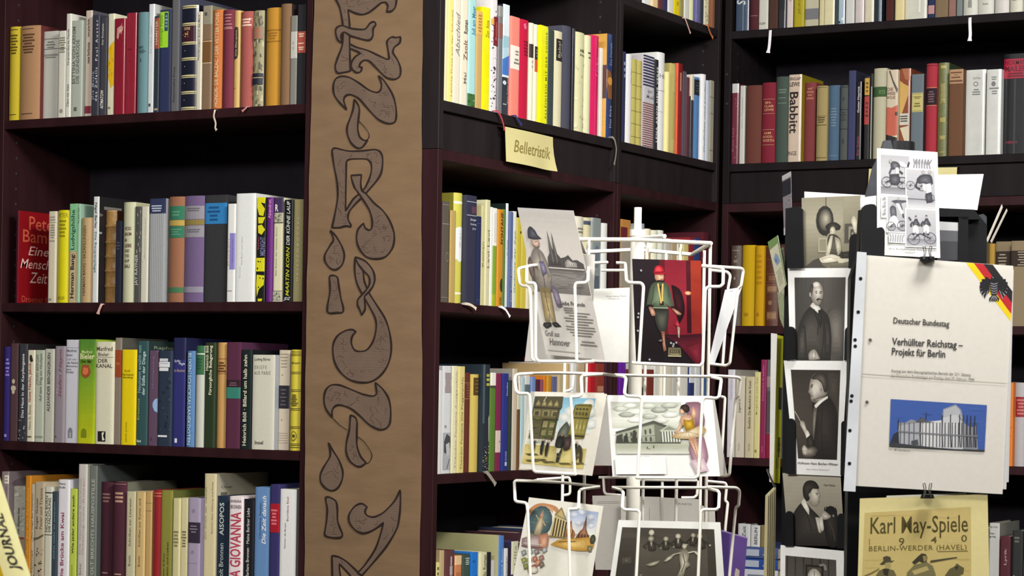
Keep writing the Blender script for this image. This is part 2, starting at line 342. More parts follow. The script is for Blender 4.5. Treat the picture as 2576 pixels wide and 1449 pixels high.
ART['pet'] = [BG(0,1,0,.6,['a8a291','9a9484','8f8978'],10), BG(0,1,.6,1,['8f8978','7a7466'],6), SH([(.06,1),(.08,.66),(.18,.5),(.34,.38),(.46,.48),(.58,.58),(.64,.68),(.78,.8),(.9,1)],'231f1c','3a352f',5), LN([(.3,.44),(.4,.62),(.44,.8)],.006,'171412'),
 SH([(.29,.41),(.35,.34),(.42,.48),(.41,.57)],'c9c5b8','ece9df',3), SH([(.52,.6),(.58,.6),(.6,.82),(.56,.8)],'b8b2a4','dcd8cc',3), SH([(.37,.26),(.4,.16),(.47,.12),(.55,.125),(.6,.19),(.635,.27),(.645,.305),(.615,.32),(.61,.38),(.57,.44),(.5,.45),(.43,.4)],'857d70','cfc8b8',7,.56,.27), SH([(.34,.32),(.335,.2),(.39,.11),(.48,.08),(.57,.1),(.62,.17),(.6,.2),(.52,.19),(.47,.25),(.44,.35),(.39,.38)],'1d1a17','3a342e',4,.42,.2), EL(.455,.29,.022,.035,'958c7e','bdb5a6',3), LN([(.55,.255),(.6,.262)],.007,'26221e'), E(.578,.278,.015,.007,'26221e'), LN([(.58,.375),(.62,.37)],.005,'77625a'),
 SH([(.64,.66),(.67,.54),(.73,.46),(.8,.43),(.87,.46),(.91,.56),(.925,.8),(.87,1),(.72,1),(.67,.8)],'14120f','2f2a26',4), [LN([(.7+.03*i,.45-.01*(i%2)),(.69+.035*i,.5),(.7+.03*i,.6)],.008,'0f0d0c') for i in range(7)], LN([(.76,.66),(.82,.78),(.84,.92)],.01,'3f3a34'),
 SH([(.62,.55),(.68,.5),(.75,.54),(.8,.575),(.76,.61),(.68,.63),(.63,.6)],'8f877a','cfc8ba',4), LN([(.68,.55),(.76,.575)],.004,'6a6259'), SH([(.58,.62),(.65,.58),(.66,.76),(.62,.8),(.58,.72)],'bdb7aa','e4e0d6',3), EL(.84,.57,.022,.024,'55504a','a8a094',3), T('Carl Heinz',.7,.9,.12,.15,'55504a','h',0,.3)]
ART['clock'] = [BG(.08,.88,.14,1,['4b4640','57524a','413c36'],10), [BG(.1+.13*i,.12+.13*i,.14,.62,['2f2a26','45403a'],4) for i in range(6)], R(.4,.68,.24,.95,'211e1b'), R(.43,.65,.27,.9,'4a453d'), EL(.54,.44,.11,.15,'a8a294','efece2',5), E(.54,.44,.012,.015,'3a352f'), LN([(.54,.44),(.54,.33)],.005,'3a352f'), LN([(.54,.44),(.6,.47)],.005,'3a352f'), LN([(.62,.24),(.7,.22),(.72,.3)],.02,'8a847a'), SH([(.19,.8),(.2,.52),(.28,.42),(.36,.48),(.4,.62),(.4,.8)],'77706a','c9c3b6',4), SH([(.7,.8),(.7,.5),(.77,.43),(.83,.52),(.83,.8)],'77706a','c9c3b6',4)]
def man_rider(u, v, s, lean=0, c='44444a'):
    """a small cyclist figure"""
    P = lambda a, b: (u+s*(a+lean*(-b)), v+s*b*.62)
    return [SH([P(-.3,0),P(-.1,-.55),P(.2,-.6),P(.32,-.1),P(.2,.15),P(-.2,.15)],'35353b','66666c',3), SH([P(-.05,-.6),P(.12,-.62),P(.14,-.85),P(0,-.9),P(-.1,-.75)],'8f8a88','c4bebb',3), G([P(-.1,-.82),P(.02,-.98),P(.15,-.9),P(.14,-.8)],'3f3f44'), SH([P(-.2,.1),P(.2,.1),P(.32,.7),P(.1,1.0),P(0,.6),P(-.2,.9),P(-.34,.7)],'c9c9c8','eeeeec',3), LN([P(-.28,-.3),P(-.55,.05),P(-.4,.2)],.016*s*6,c), LN([P(.25,-.3),P(.45,.1)],.016*s*6,c), G([P(-.34,.85),P(-.16,.85),P(-.14,1.05),P(-.38,1.02)],'35353b'), G([P(.05,.95),P(.28,.9),P(.32,1.06),P(.08,1.1)],'35353b')]
def wheel(u, v, r, c='4a4a50'):
    o = []
    for k in range(16):
        a, b = 6.283*k/16, 6.283*(k+1)/16
        o.append([(u+r*math.cos(a), v+r*.57*math.sin(a)), (u+r*math.cos(b), v+r*.57*math.sin(b)), (u+r*.88*math.cos(b), v+r*.5*math.sin(b)), (u+r*.88*math.cos(a), v+r*.5*math.sin(a))])
    for k in range(4):
        a = 3.1416*k/4; o.append([(u+r*math.cos(a), v+r*.57*math.sin(a)), (u+.004, v+.003), (u-r*math.cos(a), v-r*.57*math.sin(a)), (u-.004, v-.003)])
    return ('f', o, c)
ART['cycle'] = [BG(.06,.53,.055,.36,['a5a5a8','b2b2b5','a8a8ab'],8), BG(.06,.53,.355,.42,['77777b','95959a'],4), R(.56,.94,.06,.17,'cbcbcb'), [LN([(.6+.045*i,.165),(.615+.04*i,.12),(.6+.05*i,.075)],.012,'85858a') for i in range(7)], [SH([(.62+.05*i,.1),(.65+.05*i,.075),(.66+.05*i,.11),(.63+.05*i,.13)],'77777c','9c9ca0',2) for i in range(5)],
 wheel(.16,.31,.09),wheel(.41,.31,.1),LN([(.16,.31),(.28,.27),(.41,.31)],.01,'44444a'),LN([(.2,.25),(.36,.24)],.02,'3f3f45'),SH([(.2,.26),(.3,.23),(.38,.26),(.35,.33),(.22,.33)],'3a3a40','5f5f66',3), SH([(.22,.15),(.25,.115),(.32,.115),(.38,.14),(.36,.19),(.3,.18),(.25,.19)],'3f3f45','6a6a70',3), SH([(.36,.115),(.42,.115),(.5,.15),(.46,.165),(.38,.15)],'dcdcda','f2f2f0',2), LN([(.5,.155),(.53,.11)],.015,'3a3a40'), SH([(.3,.17),(.35,.17),(.36,.22),(.31,.23)],'dcdcda','f0f0ee',2), LN([(.24,.17),(.2,.23)],.014,'44444a'), EL(.22,.115,.025,.018,'8a8582','b5b0ac',3), LN([(.36,.2),(.42,.225)],.014,'3a3a40'),
 R(.46,.95,.168,.545,'efefec'), BG(.475,.94,.178,.46,['b0b0b3','a2a2a6'],8), R(.475,.94,.452,.462,'55555a'), BG(.475,.94,.462,.538,['9c9ca0','bdbdc0'],4), wheel(.54,.33,.075),wheel(.72,.33,.085),wheel(.85,.44,.08), SH([(.64,.27),(.7,.23),(.8,.215),(.89,.23),(.91,.3),(.86,.32),(.76,.3),(.68,.31)],'3a3a40','606066',3), EL(.75,.2,.026,.02,'8f8a88','bdb8b4',3),EL(.86,.195,.026,.02,'8f8a88','bdb8b4',3), SH([(.8,.31),(.87,.3),(.88,.38),(.8,.4)],'dcdcda','f0f0ee',2), SH([(.74,.31),(.8,.31),(.79,.38),(.74,.36)],'c4c4c3','e4e4e2',2), LN([(.66,.28),(.62,.34),(.7,.36)],.014,'3a3a40'), SH([(.78,.4),(.88,.38),(.9,.47),(.8,.49)],'35353b','55555a',3),
 R(.06,.17,.43,.65,'d2d2d2'), [SH([(.08+.03*(i%2),.47+.035*i),(.13,.45+.035*i),(.14,.48+.035*i),(.09,.49+.035*i)],'8a8a8e','b5b5b8',2) for i in range(5)], R(.15,.49,.432,.785,'efefec'), BG(.165,.475,.442,.7,['b0b0b3','a2a2a6'],8), BG(.165,.475,.7,.775,['8a8a8f','a8a8ac'],4), SH([(.22,.49),(.3,.475),(.46,.475),(.47,.49),(.38,.5),(.41,.56),(.36,.58),(.32,.52)],'44444a','6a6a70',3), SH([(.3,.51),(.35,.51),(.42,.6),(.39,.61),(.36,.58)],'dcdcda','f0f0ee',2), SH([(.2,.56),(.24,.53),(.3,.55),(.31,.64),(.22,.65)],'4a4a50','6f6f75',3), SH([(.22,.64),(.3,.63),(.36,.72),(.31,.73),(.26,.68),(.2,.73),(.17,.72)],'dcdcda','f0f0ee',2), EL(.27,.52,.022,.017,'8f8a88','bdb8b4',3),EL(.34,.465,.02,.015,'8f8a88','bdb8b4',3), LN([(.41,.6),(.42,.64)],.012,'3a3a40'), wheel(.4,.715,.085),wheel(.22,.725,.075),
 R(.18,.44,.79,.88,'d2d2d2'), [LN([(.2+.04*i,.87),(.22+.035*i,.83),(.2+.045*i,.8)],.01,'95959a') for i in range(6)], R(.445,.955,.545,.91,'efefec'), BG(.46,.94,.555,.83,['b2b2b5','a2a2a6'],8), BG(.46,.94,.83,.9,['808085','a5a5a9'],5), wheel(.58,.835,.1),wheel(.84,.82,.1), LN([(.58,.83),(.68,.78),(.84,.82)],.01,'44444a'), man_rider(.61,.7,.15), man_rider(.78,.69,.15), LN([(.54,.66),(.5,.63)],.012,'44444a'),
 T('Ihre Radfahrkunst Trio',.18,.72,.925,.945,'77777a','h',1), T('u. Gefährten',.74,.96,.93,.945,'77777a','h'), L(1,.955,.97,'a0a0a0',.4,.62)]
ART['town'] = [R(.0,1,0,.025,'b5b0ac'), BG(.01,.99,.025,.39,['b4aea6','c2bcb4','c6c0b8'],10), BG(.01,.99,.39,.57,['5f5a57','85807b','77726d','6a6560'],8), Z(60,['6c6662','989388','77716c','55514e'],.02,.98,.405,.56,6,.13,.018),
 G([(.35,.395),(.37,.33),(.42,.3),(.45,.145),(.475,.26),(.49,.28),(.52,.155),(.55,.3),(.6,.33),(.68,.32),(.74,.305),(.8,.34),(.88,.335),(.94,.35),(.98,.36),(.98,.4)],'45403e'), LN([(.45,.2),(.46,.36)],.006,'77716c'), LN([(.52,.21),(.53,.36)],.006,'77716c'), SH([(.66,.36),(.72,.335),(.78,.35),(.86,.355),(.86,.385),(.66,.39)],'8f8984','c9c3bc',3), [R(.68+.04*i,.69+.04*i,.36,.375,'55504d') for i in range(4)], [SH([(.38+.07*i,.38),(.41+.07*i,.345),(.45+.07*i,.38)],'2f2c2a','4a4643',2) for i in range(3)], LN([(.35,.4),(.98,.4)],.006,'c4beb6'),
 SH([(.07,.34),(.14,.28),(.22,.27),(.31,.31),(.36,.42),(.34,.52),(.3,.56),(.12,.56),(.05,.44)],'6f675f','aaa092',6), LN([(.22,.3),(.24,.42),(.22,.55)],.008,'5a534c'), SH([(.12,.54),(.3,.54),(.3,.64),(.29,.79),(.23,.79),(.2,.66),(.18,.79),(.1,.77)],'7d6c48','bfab7e',4), LN([(.2,.56),(.2,.7)],.006,'5f5238'), SH([(.08,.78),(.2,.775),(.2,.8),(.1,.82),(.05,.8)],'1f1b19','3f3833',2), SH([(.21,.78),(.3,.77),(.37,.8),(.25,.805)],'1f1b19','3f3833',2),
 EL(.2,.235,.075,.038,'9a7f70','d6bba8',5,.02,0), SH([(.14,.24),(.2,.262),(.27,.25),(.25,.27),(.17,.27)],'6a5a50','8f7d70',2), E(.265,.24,.016,.008,'b5786a'), E(.22,.228,.012,.005,'3a302c'), SH([(.09,.205),(.11,.15),(.17,.125),(.24,.15),(.27,.18),(.33,.205),(.2,.215)],'24242e','4f4f5c',4), SH([(.2,.36),(.3,.36),(.31,.44),(.22,.46)],'55506a','8a84a0',3), SH([(.0,.37),(.06,.33),(.1,.42),(.06,.5),(.0,.46)],'55453f','80706a',3), SH([(.33,.52),(.42,.54),(.46,.66),(.36,.66)],'5f5464','8f8494',3), LN([(.3,.36),(.36,.46),(.3,.5)],.014,'8a8074'),
 T('Gruß aus',.05,.3,.83,.88,'55504c','h',0,.3), T('Hannover',.1,.45,.88,.93,'55504c','h',0,.3), T('Liebe Freunde',.42,.85,.62,.65,'4a4744','h',1,.2), L(2,.66,.69,'77726c',.44,.66), L(9,.69,.86,'77726c',.44,.95,.25), L(2,.88,.92,'77726c',.6,.95,.3), R(.05,.6,.965,.97,'9a958e')]
ART['red'] = [BG(0,.42,0,1,['231a1e','171114'],8), BG(.39,1,0,.72,['7a1c2a','8a2230','741a28'],10), G([(.39,0),(.47,0),(.46,.35),(.5,.72),(.38,.72),(.41,.3)],'55141f'), BG(.78,.845,0,.7,['4a121c','300a14'],6), BG(.845,1,0,.72,['93301f','842620'],6), EL(.8,.315,.05,.02,'b56a4a','f0c8a0',4), SH([(.42,.74),(1,.7),(1,1),(.9,1),(.7,.86),(.55,.77)],'3a0f1a','5f1a28',4), SH([(.72,.82),(1,.74),(1,1),(.92,1)],'551520','7a2230',3),
 SH([(.56,.24),(.68,.28),(.74,.4),(.74,.52),(.66,.62),(.6,.45)],'1c0a10','3a141c',4), EL(.385,.165,.07,.052,'9a7058','dcb89a',5,.02,.005), E(.41,.158,.01,.005,'4a2f28'), LN([(.4,.19),(.43,.188)],.008,'a8443c'), SH([(.3,.14),(.315,.09),(.345,.062),(.39,.055),(.44,.075),(.46,.115),(.49,.138),(.4,.148)],'8a1824','e0404a',5,.37,.09), LN([(.31,.125),(.46,.118)],.008,'6a101a'), SH([(.35,.2),(.43,.2),(.44,.23),(.34,.23)],'171012','2f2424',2),
 SH([(.26,.25),(.33,.218),(.45,.218),(.52,.25),(.56,.36),(.59,.46),(.53,.46),(.5,.4),(.5,.47),(.28,.47),(.29,.4),(.27,.45),(.18,.45),(.21,.35)],'3f4a3a','6f7d64',6), LN([(.3,.26),(.28,.36),(.24,.44)],.008,'39432f'), LN([(.5,.26),(.52,.36)],.008,'39432f'), SH([(.35,.22),(.39,.26),(.43,.22),(.44,.44),(.38,.44)],'2a241c','4a4030',3), LN([(.36,.23),(.38,.33),(.4,.42)],.012,'c4aa5f'), LN([(.43,.23),(.42,.33),(.42,.4)],.012,'c4aa5f'), LN([(.28,.465),(.5,.465)],.006,'9aa68a'), R(.19,.27,.435,.455,'1f1a1a'), R(.54,.6,.445,.462,'1f1a1a'),
 SH([(.3,.475),(.51,.475),(.5,.58),(.45,.69),(.36,.69),(.3,.58)],'2a2b25','4f5046',5), SH([(.385,.69),(.44,.69),(.445,.8),(.46,.87),(.42,.885),(.4,.8)],'77503f','b07f68',4), LN([(.39,.7),(.41,.8)],.008,'4a3026'), SH([(.21,.46),(.27,.46),(.31,.52),(.3,.54),(.25,.54)],'8a6450','c9a084',3), SH([(.55,.465),(.61,.475),(.7,.515),(.68,.53),(.62,.52)],'8a6450','c9a084',3), SH([(.59,.62),(.63,.57),(.66,.61),(.67,.66),(.63,.64)],'8a2430','c4404a',3), SH([(.63,.64),(.67,.65),(.66,.75),(.64,.74)],'9a8a78','cfc0ae',2),
 SH([(.49,.845),(.67,.845),(.68,.9),(.67,.93),(.48,.925)],'6a6248','a8a07a',3), R(.51,.66,.86,.9,'3f3a2c'), [R(.53+.03*i,.545+.03*i,.865,.895,'77704f') for i in range(4)], R(.48,.68,.922,.93,'c4bc94'), [EL(u,v,.018,.012,'6a6a6c','c9c9ca',3) for u,v in ((.12,.11),(.06,.525),(.05,.56),(.2,.965),(.04,.69),(.53,.8),(.61,.795),(.57,.81),(.56,.83))], SH([(.34,.775),(.4,.765),(.4,.785),(.36,.79)],'55504a','8f8a84',2)]
ART['ballet'] = [BG(.03,.7,.08,.4,['c2c4b8','d6d8cc','e2e3d8','cdd0c0'],10), [SH([(a,b),(a+.04,b-.03),(a+.1,b-.035),(a+.17,b-.01),(a+.13,b+.025),(a+.04,b+.03)],c0,c1,4,a+.1,b-.02,.5) for a,b,c0,c1 in ((.04,.17,'a9ac9f','d2d4c8'),(.13,.13,'b5b8aa','e9eae2'),(.09,.24,'8f9286','b5b8aa'),(.2,.2,'d6d8cc','f0f0ea'),(.3,.13,'b5b8aa','dfe0d6'),(.3,.26,'a5a89b','d2d4c8'),(.4,.18,'8f9286','bdbfb2'),(.5,.24,'c4c6ba','ecece6'),(.5,.12,'a5a89b','cfd1c5'),(.17,.3,'d6d8cc','f0f0ea'),(.4,.31,'c9cbbe','e6e7de'))], Z(34,['dfe0d6','a9ac9f','c4c6ba'],.04,.66,.09,.34,5,.05,.035),
 BG(.05,.74,.57,.72,['c4c7b4','aeb19c','bfc2ae','d8dacb'],8), Z(26,['a2a690','cfd0be','8f937c'],.06,.72,.6,.71,8,.07,.01), G([(.06,.46),(.42,.335),(.64,.44),(.66,.58),(.06,.58)],'868977'), BG(.06,.42,.46,.58,['aeb19e','9a9d8b'],6), G([(.06,.47),(.42,.36),(.42,.46),(.06,.48)],'a5a894'), G([(.42,.345),(.52,.4),(.52,.58),(.42,.58)],'777a69'), G([(.05,.45),(.42,.31),(.64,.42),(.62,.445),(.42,.345),(.06,.475)],'55584d'), [R(.1+.045*i,.118+.045*i,.475-.0105*i,.515-.007*i,'4f5247') for i in range(7)], [R(.1+.045*i,.118+.045*i,.53-.003*i,.565,'4f5247') for i in range(7)], LN([(.06,.525),(.42,.49)],.003,'6a6d60'),
 G([(.47,.43),(.56,.36),(.67,.43)],'b8baa8'), G([(.5,.425),(.56,.378),(.63,.425)],'8d907f'), R(.48,.66,.44,.575,'44473d'), [R(.485+.026*i,.501+.026*i,.44,.575,'d6d8ca') for i in range(7)], R(.47,.67,.428,.442,'c4c6b4'), [G([(.2,.58),(.215,.44),(.24,.42),(.25,.58)],'3f4239'), G([(.12,.58),(.13,.5),(.16,.48),(.17,.58)],'3a3d34'), G([(.05,.58),(.06,.5),(.1,.48),(.12,.58)],'45483e')], R(.05,.66,.575,.585,'4a4d42'), LN([(.34,.63),(.34,.655)],.004,'44473d'), LN([(.4,.62),(.4,.645)],.004,'44473d'), LN([(.345,.655),(.37,.658)],.003,'44473d'),
 SH([(.73,.1),(.8,.075),(.88,.09),(.905,.3),(.88,.42),(.76,.36)],'7d5866','a8808e',4), SH([(.74,.6),(.88,.5),(.905,.75),(.85,.9),(.77,.93),(.74,.75)],'8f6877','d0b5bf',5), SH([(.73,.8),(.86,.78),(.9,.93),(.78,.96)],'c9b0b8','e9dde0',3),
 SH([(.67,.3),(.69,.25),(.73,.235),(.78,.245),(.81,.3),(.8,.4),(.77,.43),(.73,.42),(.69,.36)],'b58a6c','ecc9ac',5), SH([(.7,.29),(.73,.3),(.77,.3),(.79,.27),(.805,.4),(.775,.435),(.71,.42)],'94700f','dcb23c',4), SH([(.68,.29),(.66,.36),(.62,.44),(.6,.48),(.625,.49),(.66,.42),(.69,.36)],'b58a6c','e6c4a6',3), SH([(.78,.25),(.79,.16),(.81,.13),(.83,.2),(.83,.25),(.8,.3)],'b58a6c','e6c4a6',3), SH([(.68,.17),(.69,.125),(.73,.105),(.765,.13),(.765,.19),(.73,.21),(.71,.18)],'1f1512','45302a',3), SH([(.675,.18),(.69,.16),(.71,.18),(.715,.215),(.69,.23),(.68,.205)],'b58a6c','e6c4a6',3),
 SH([(.57,.5),(.64,.46),(.74,.43),(.86,.36),(.91,.42),(.85,.5),(.74,.535),(.62,.53)],'b59a6c','e9dcbf',5), [LN([(.73,.44),(.58+.055*i,.51+.015*math.sin(i))],.002,'a88a5c') for i in range(7)], SH([(.73,.53),(.8,.51),(.82,.62),(.83,.8),(.825,.91),(.8,.91),(.79,.76)],'b5876a','ecc9ac',5), LN([(.775,.55),(.8,.72),(.81,.88)],.004,'a8785c'), R(.03,.5,.75,.97,'f4f3f0'), T('Das Theater',.25,.36,.74,.755,'a5a5a0','h')]
def fig(u, v, s, c0, c1, lean=0):
    P = lambda a, b: (u+s*a+lean*b*s, v+s*1.5*b)
    return [EL(P(0,-.62)[0],P(0,-.62)[1],s*.16,s*.27,c0,c1,3), SH([P(-.22,-.42),P(.2,-.42),P(.26,.05),P(.14,.2),P(-.16,.2)],'2f2b24','4a453a',3), SH([P(-.06,-.42),P(.07,-.42),P(.03,-.1),P(-.02,-.12)],c0,c1,2), LN([P(-.2,-.34),P(-.42,-.1),P(-.3,.05)],s*.06,'38332b'), LN([P(.2,-.34),P(.46,-.14),P(.5,-.02)],s*.06,'38332b'), EL(P(.5,-.02)[0],P(.5,-.02)[1],s*.07,s*.1,c0,c1,2)]
ART['group'] = [R(.045,.935,.12,.96,'46413a'), BG(.05,.93,.13,.95,['47423a','554f45','4c473d'],10), BG(.05,.2,.3,.95,['413c34','37332c'],6), BG(.86,.93,.13,.95,['403b33','39352d'],5), [SH([(.08,.64),(.16,.62),(.17,.72),(.09,.74)],'4f4a40','6a6455',2)], EL(.33,.2,.026,.05,'b5af9a','dedac6',3), [fig(*a) for a in ((.34,.46,.17,'8f8974','cfc9b2',.1),(.47,.44,.15,'8f8974','cfc9b2',0),(.585,.4,.16,'a39d88','d8d2bc',0),(.72,.36,.14,'8f8974','bdb7a2',-.1),(.8,.4,.17,'9a947e','d0cab4',.1))],
 SH([(.3,.75),(.36,.7),(.42,.67),(.41,.72),(.35,.77)],'8a846f','c4bea8',3), SH([(.46,.68),(.5,.6),(.54,.58),(.53,.63),(.48,.69)],'9a947e','d8d2bc',3), EL(.645,.42,.022,.045,'a39d88','d6d0ba',3), SH([(.6,.52),(.63,.47),(.67,.48),(.69,.56),(.68,.66),(.7,.74),(.66,.8),(.64,.92),(.6,.97),(.58,.94),(.61,.8),(.6,.66)],'77715f','c9c3ae',6), LN([(.61,.53),(.55,.56),(.52,.6)],.012,'a8a28c'), LN([(.68,.53),(.74,.5),(.78,.57)],.014,'c4bea8'), LN([(.63,.55),(.65,.7),(.62,.86)],.005,'6a6454'), SH([(.24,.93),(.28,.9),(.27,.94)],'77715f','a8a28c',2), R(.3,.7,.978,.986,'77736c')]

ART['street'] = [BG(.01,.86,.06,.5,['86bcd4','b5d9e4','e6eee8'],10), [SH([(a,b),(a+.06,b-.05),(a+.14,b-.03),(a+.15,b+.05),(a+.05,b+.07)],'d6dcd6','f6f4ec',4) for a,b in ((.4,.3),(.46,.22),(.52,.34),(.7,.12),(.74,.22),(.42,.42),(.78,.36))], BG(.01,.86,.68,.93,['c9b868','e0d28c','d2c070'],8),
 SH([(.47,.42),(.52,.36),(.57,.42),(.58,.66),(.42,.66),(.43,.5)],'4a5044','77806c',3), BG(.02,.4,.06,.2,['4a442c','5f5738'],5), G([(.02,.06),(.41,.05),(.42,.2),(.02,.2)],'4f482e'), [SH([(.05+.085*i,.15),(.08+.085*i,.1),(.11+.085*i,.15),(.11+.085*i,.18),(.05+.085*i,.18)],'8a8052','c4b888',2) for i in range(4)], R(.02,.41,.2,.215,'2f2a18'), R(.02,.4,.215,.34,'675e3c'), [SH([(.04+.125*i,.235),(.135+.125*i,.235),(.135+.125*i,.31),(.04+.125*i,.31)],'8f8658','bdb488',2) for i in range(3)], [R(.06+.125*i,.115+.125*i,.25,.305,'4a4630') for i in range(3)], R(.02,.4,.34,.355,'2f2a18'), R(.04,.39,.355,.6,'5a5234'), [R(.2+.095*i,.265+.095*i,.375,.45,'a39a68') for i in range(2)], [R(.2+.095*i,.265+.095*i,.48,.55,'8f8658') for i in range(2)], LN([(.19,.36),(.19,.6)],.006,'2f2a18'), LN([(.38,.2),(.36,.62)],.008,'332e1c'), LN([(.18,.06),(.15,.12)],.004,'d6d2bc'),
 G([(.6,.16),(.64,.135),(.81,.13),(.835,.15),(.82,.25),(.8,.56),(.57,.58),(.58,.25)],'857a36'), R(.6,.82,.145,.16,'55501f'), [R(.62+.045*i,.65+.045*i,.185,.21,'3f3a18') for i in range(4)], [R(.62+.045*i,.65+.045*i,.235,.275,'4f4a20') for i in range(4)], R(.575,.82,.3,.315,'45401a'), [SH([(.605+.05*i,.34),(.635+.05*i,.33),(.64+.05*i,.5),(.6+.05*i,.5)],'9a9048','c9bf80',2) for i in range(4)], R(.57,.8,.52,.545,'3a3516'), LN([(.6,.15),(.57,.58)],.006,'5f581f'),
 Z(70,['557028','7a9438','35481c','46622a','8fa648'],.02,.38,.34,.66,3,.075,.045), Z(16,['35481c','46622a'],.03,.3,.56,.68,13,.07,.04), Z(40,['23221e','3a352c','4f3a34','5a4f40'],.05,.42,.62,.74,8,.03,.05), Z(24,['23221e','3f352c','8a5a4a'],.58,.8,.58,.72,18,.035,.05),
 [SH([(u,v),(u+.03,v+.01),(u+.035,v+.1),(u+.03,v+.18),(u+.005,v+.18),(u-.01,v+.08)],'161714','35332c',2) for u,v in ((.12,.63),(.24,.62),(.31,.64),(.7,.62))], [EL(u,v,.014,.014,'b59a80','d6bfa5',2) for u,v in ((.135,.62),(.255,.61),(.325,.63),(.715,.61))], SH([(.43,.58),(.47,.54),(.53,.54),(.53,.66),(.52,.86),(.48,.88),(.47,.7),(.43,.68)],'14150f','34352c',3), SH([(.53,.56),(.62,.54),(.64,.62),(.63,.7),(.55,.72)],'2a1c1c','5a3f3a',3), EL(.5,.53,.02,.02,'8a6a58','b59480',2), G([(.46,.7),(.52,.7),(.5,.76),(.46,.76)],'d8d2b8'),
 SH([(.72,.72),(.75,.63),(.79,.66),(.82,.74),(.83,.85),(.8,.86),(.775,.77),(.73,.86),(.71,.84)],'3a3420','6a5f3a',2), [G([(a,b),(a+.16,b-.012),(a+.2,b+.003),(a+.05,b+.015)],'5a5430') for a,b in ((.03,.8),(.16,.86),(.28,.88),(.5,.88),(.68,.86),(.05,.88))], Z(26,['ece2a8','c9b45f','d8c87c'],.2,.82,.76,.92,9,.07,.02)]
ART['ornate'] = [SH([(.03,.16),(.1,.08),(.2,.05),(.34,.06),(.42,.1),(.42,.18),(.36,.12),(.2,.1),(.09,.16),(.05,.28)],'c4885c','e6bc90',3), EL(.21,.28,.16,.2,'3f5558','6f8684',5,.02,-.03), Z(22,['77908c','4a6064','90a29a'],.08,.35,.13,.44,3,.05,.05), SH([(.16,.44),(.17,.3),(.2,.2),(.22,.12),(.245,.22),(.26,.34),(.24,.45)],'9a8a6a','e2d4ac',5), EL(.215,.2,.022,.03,'b5846c','dcb090',3), LN([(.19,.26),(.14,.2)],.008,'cbb48c'), LN([(.24,.26),(.29,.32)],.008,'cbb48c'), SH([(.1,.42),(.2,.46),(.3,.42),(.28,.5),(.14,.5)],'8a7a5a','b5a47c',3),
 BG(.54,.95,.08,.38,['a9b8d4','d0d8e6','f0ece0'],8), [SH([(a,b),(a+.06,b-.04),(a+.12,b),(a+.06,b+.04)],'c9d2e2','f2f2f2',3) for a,b in ((.57,.14),(.68,.1),(.8,.15),(.66,.24),(.82,.25))], G([(.38,.17),(.46,.07),(.56,.23)],'94804c'), G([(.415,.17),(.46,.1),(.53,.21)],'c4ae74'), G([(.39,.18),(.56,.24),(.58,.42),(.37,.46)],'c9b272'), [R(.4+.037*i,.418+.037*i,.21+.008*i,.43,'3f3422') for i in range(5)], [R(.42+.037*i,.428+.037*i,.21+.008*i,.43,'e6d6a0') for i in range(4)], R(.36,.6,.43,.45,'8a764a'), Z(20,['2c261c','4a3e28','6a5838'],.36,.66,.45,.52,5,.05,.02), SH([(.57,.42),(.58,.27),(.62,.22),(.65,.32),(.69,.36),(.69,.44)],'9a6030','d89a58',4), [R(.59+.03*i,.605+.03*i,.33,.41,'6a4020') for i in range(3)],
 SH([(.7,.44),(.75,.34),(.785,.3),(.805,.13),(.83,.3),(.86,.36),(.9,.44)],'774a34','b58460',4), [R(.74+.04*i,.755+.04*i,.37,.42,'4a2e22') for i in range(4)], SH([(.4,.54),(.5,.47),(.66,.44),(.9,.4),(.96,.46),(.94,.55),(.8,.58),(.6,.575)],'c4943c','ecc878',4), Z(26,['8a6a34','4a3c28','d8ac50','f0dca0'],.48,.94,.44,.56,9,.045,.02), EL(.935,.42,.035,.06,'33352a','5f6048',3), SH([(.88,.5),(.95,.5),(.94,.58),(.89,.57)],'77704f','a8a080',2), LN([(.5,.5),(.6,.48),(.72,.47)],.006,'5a4a2c'),
 SH([(.02,.5),(.16,.45),(.3,.46),(.36,.55),(.3,.6),(.05,.6)],'8f7a78','c9b5ae',4), SH([(.23,.44),(.34,.4),(.37,.5),(.36,.6),(.27,.62)],'b5785c','e6b494',4), R(.03,.36,.585,.595,'6a3f38'), R(.05,.3,.55,.558,'d6d2cc'), [SH([(a,b),(a+.05,b-.03),(a+.08,b+.02),(a+.03,b+.06)],c0,c1,3) for a,b,c0,c1 in ((.04,.66,'77807c','b5bab5'),(.12,.64,'8a8f90','c9cccb'),(.2,.63,'77706a','b5a8a0'),(.3,.6,'8a8f94','d6d8d8'),(.06,.75,'77803a','b5b870'),(.13,.74,'8a8f44','c4c47c'),(.1,.82,'6a7034','a3a65c'),(.2,.72,'9a5a44','d69a7c'),(.25,.76,'b5785c','e6b494'),(.21,.82,'8a4f40','c48a70'),(.28,.7,'8f6a60','c4a090'),(.3,.78,'6a5a50','a39284'),(.16,.86,'77602f','b59a5c'))], Z(40,['6f6a50','a39a60','b57a5a','6a5a54','d6b49a','8a9090'],.04,.36,.62,.86,11,.035,.02), EL(.25,.87,.05,.04,'cfc8b4','f2ede0',3)]

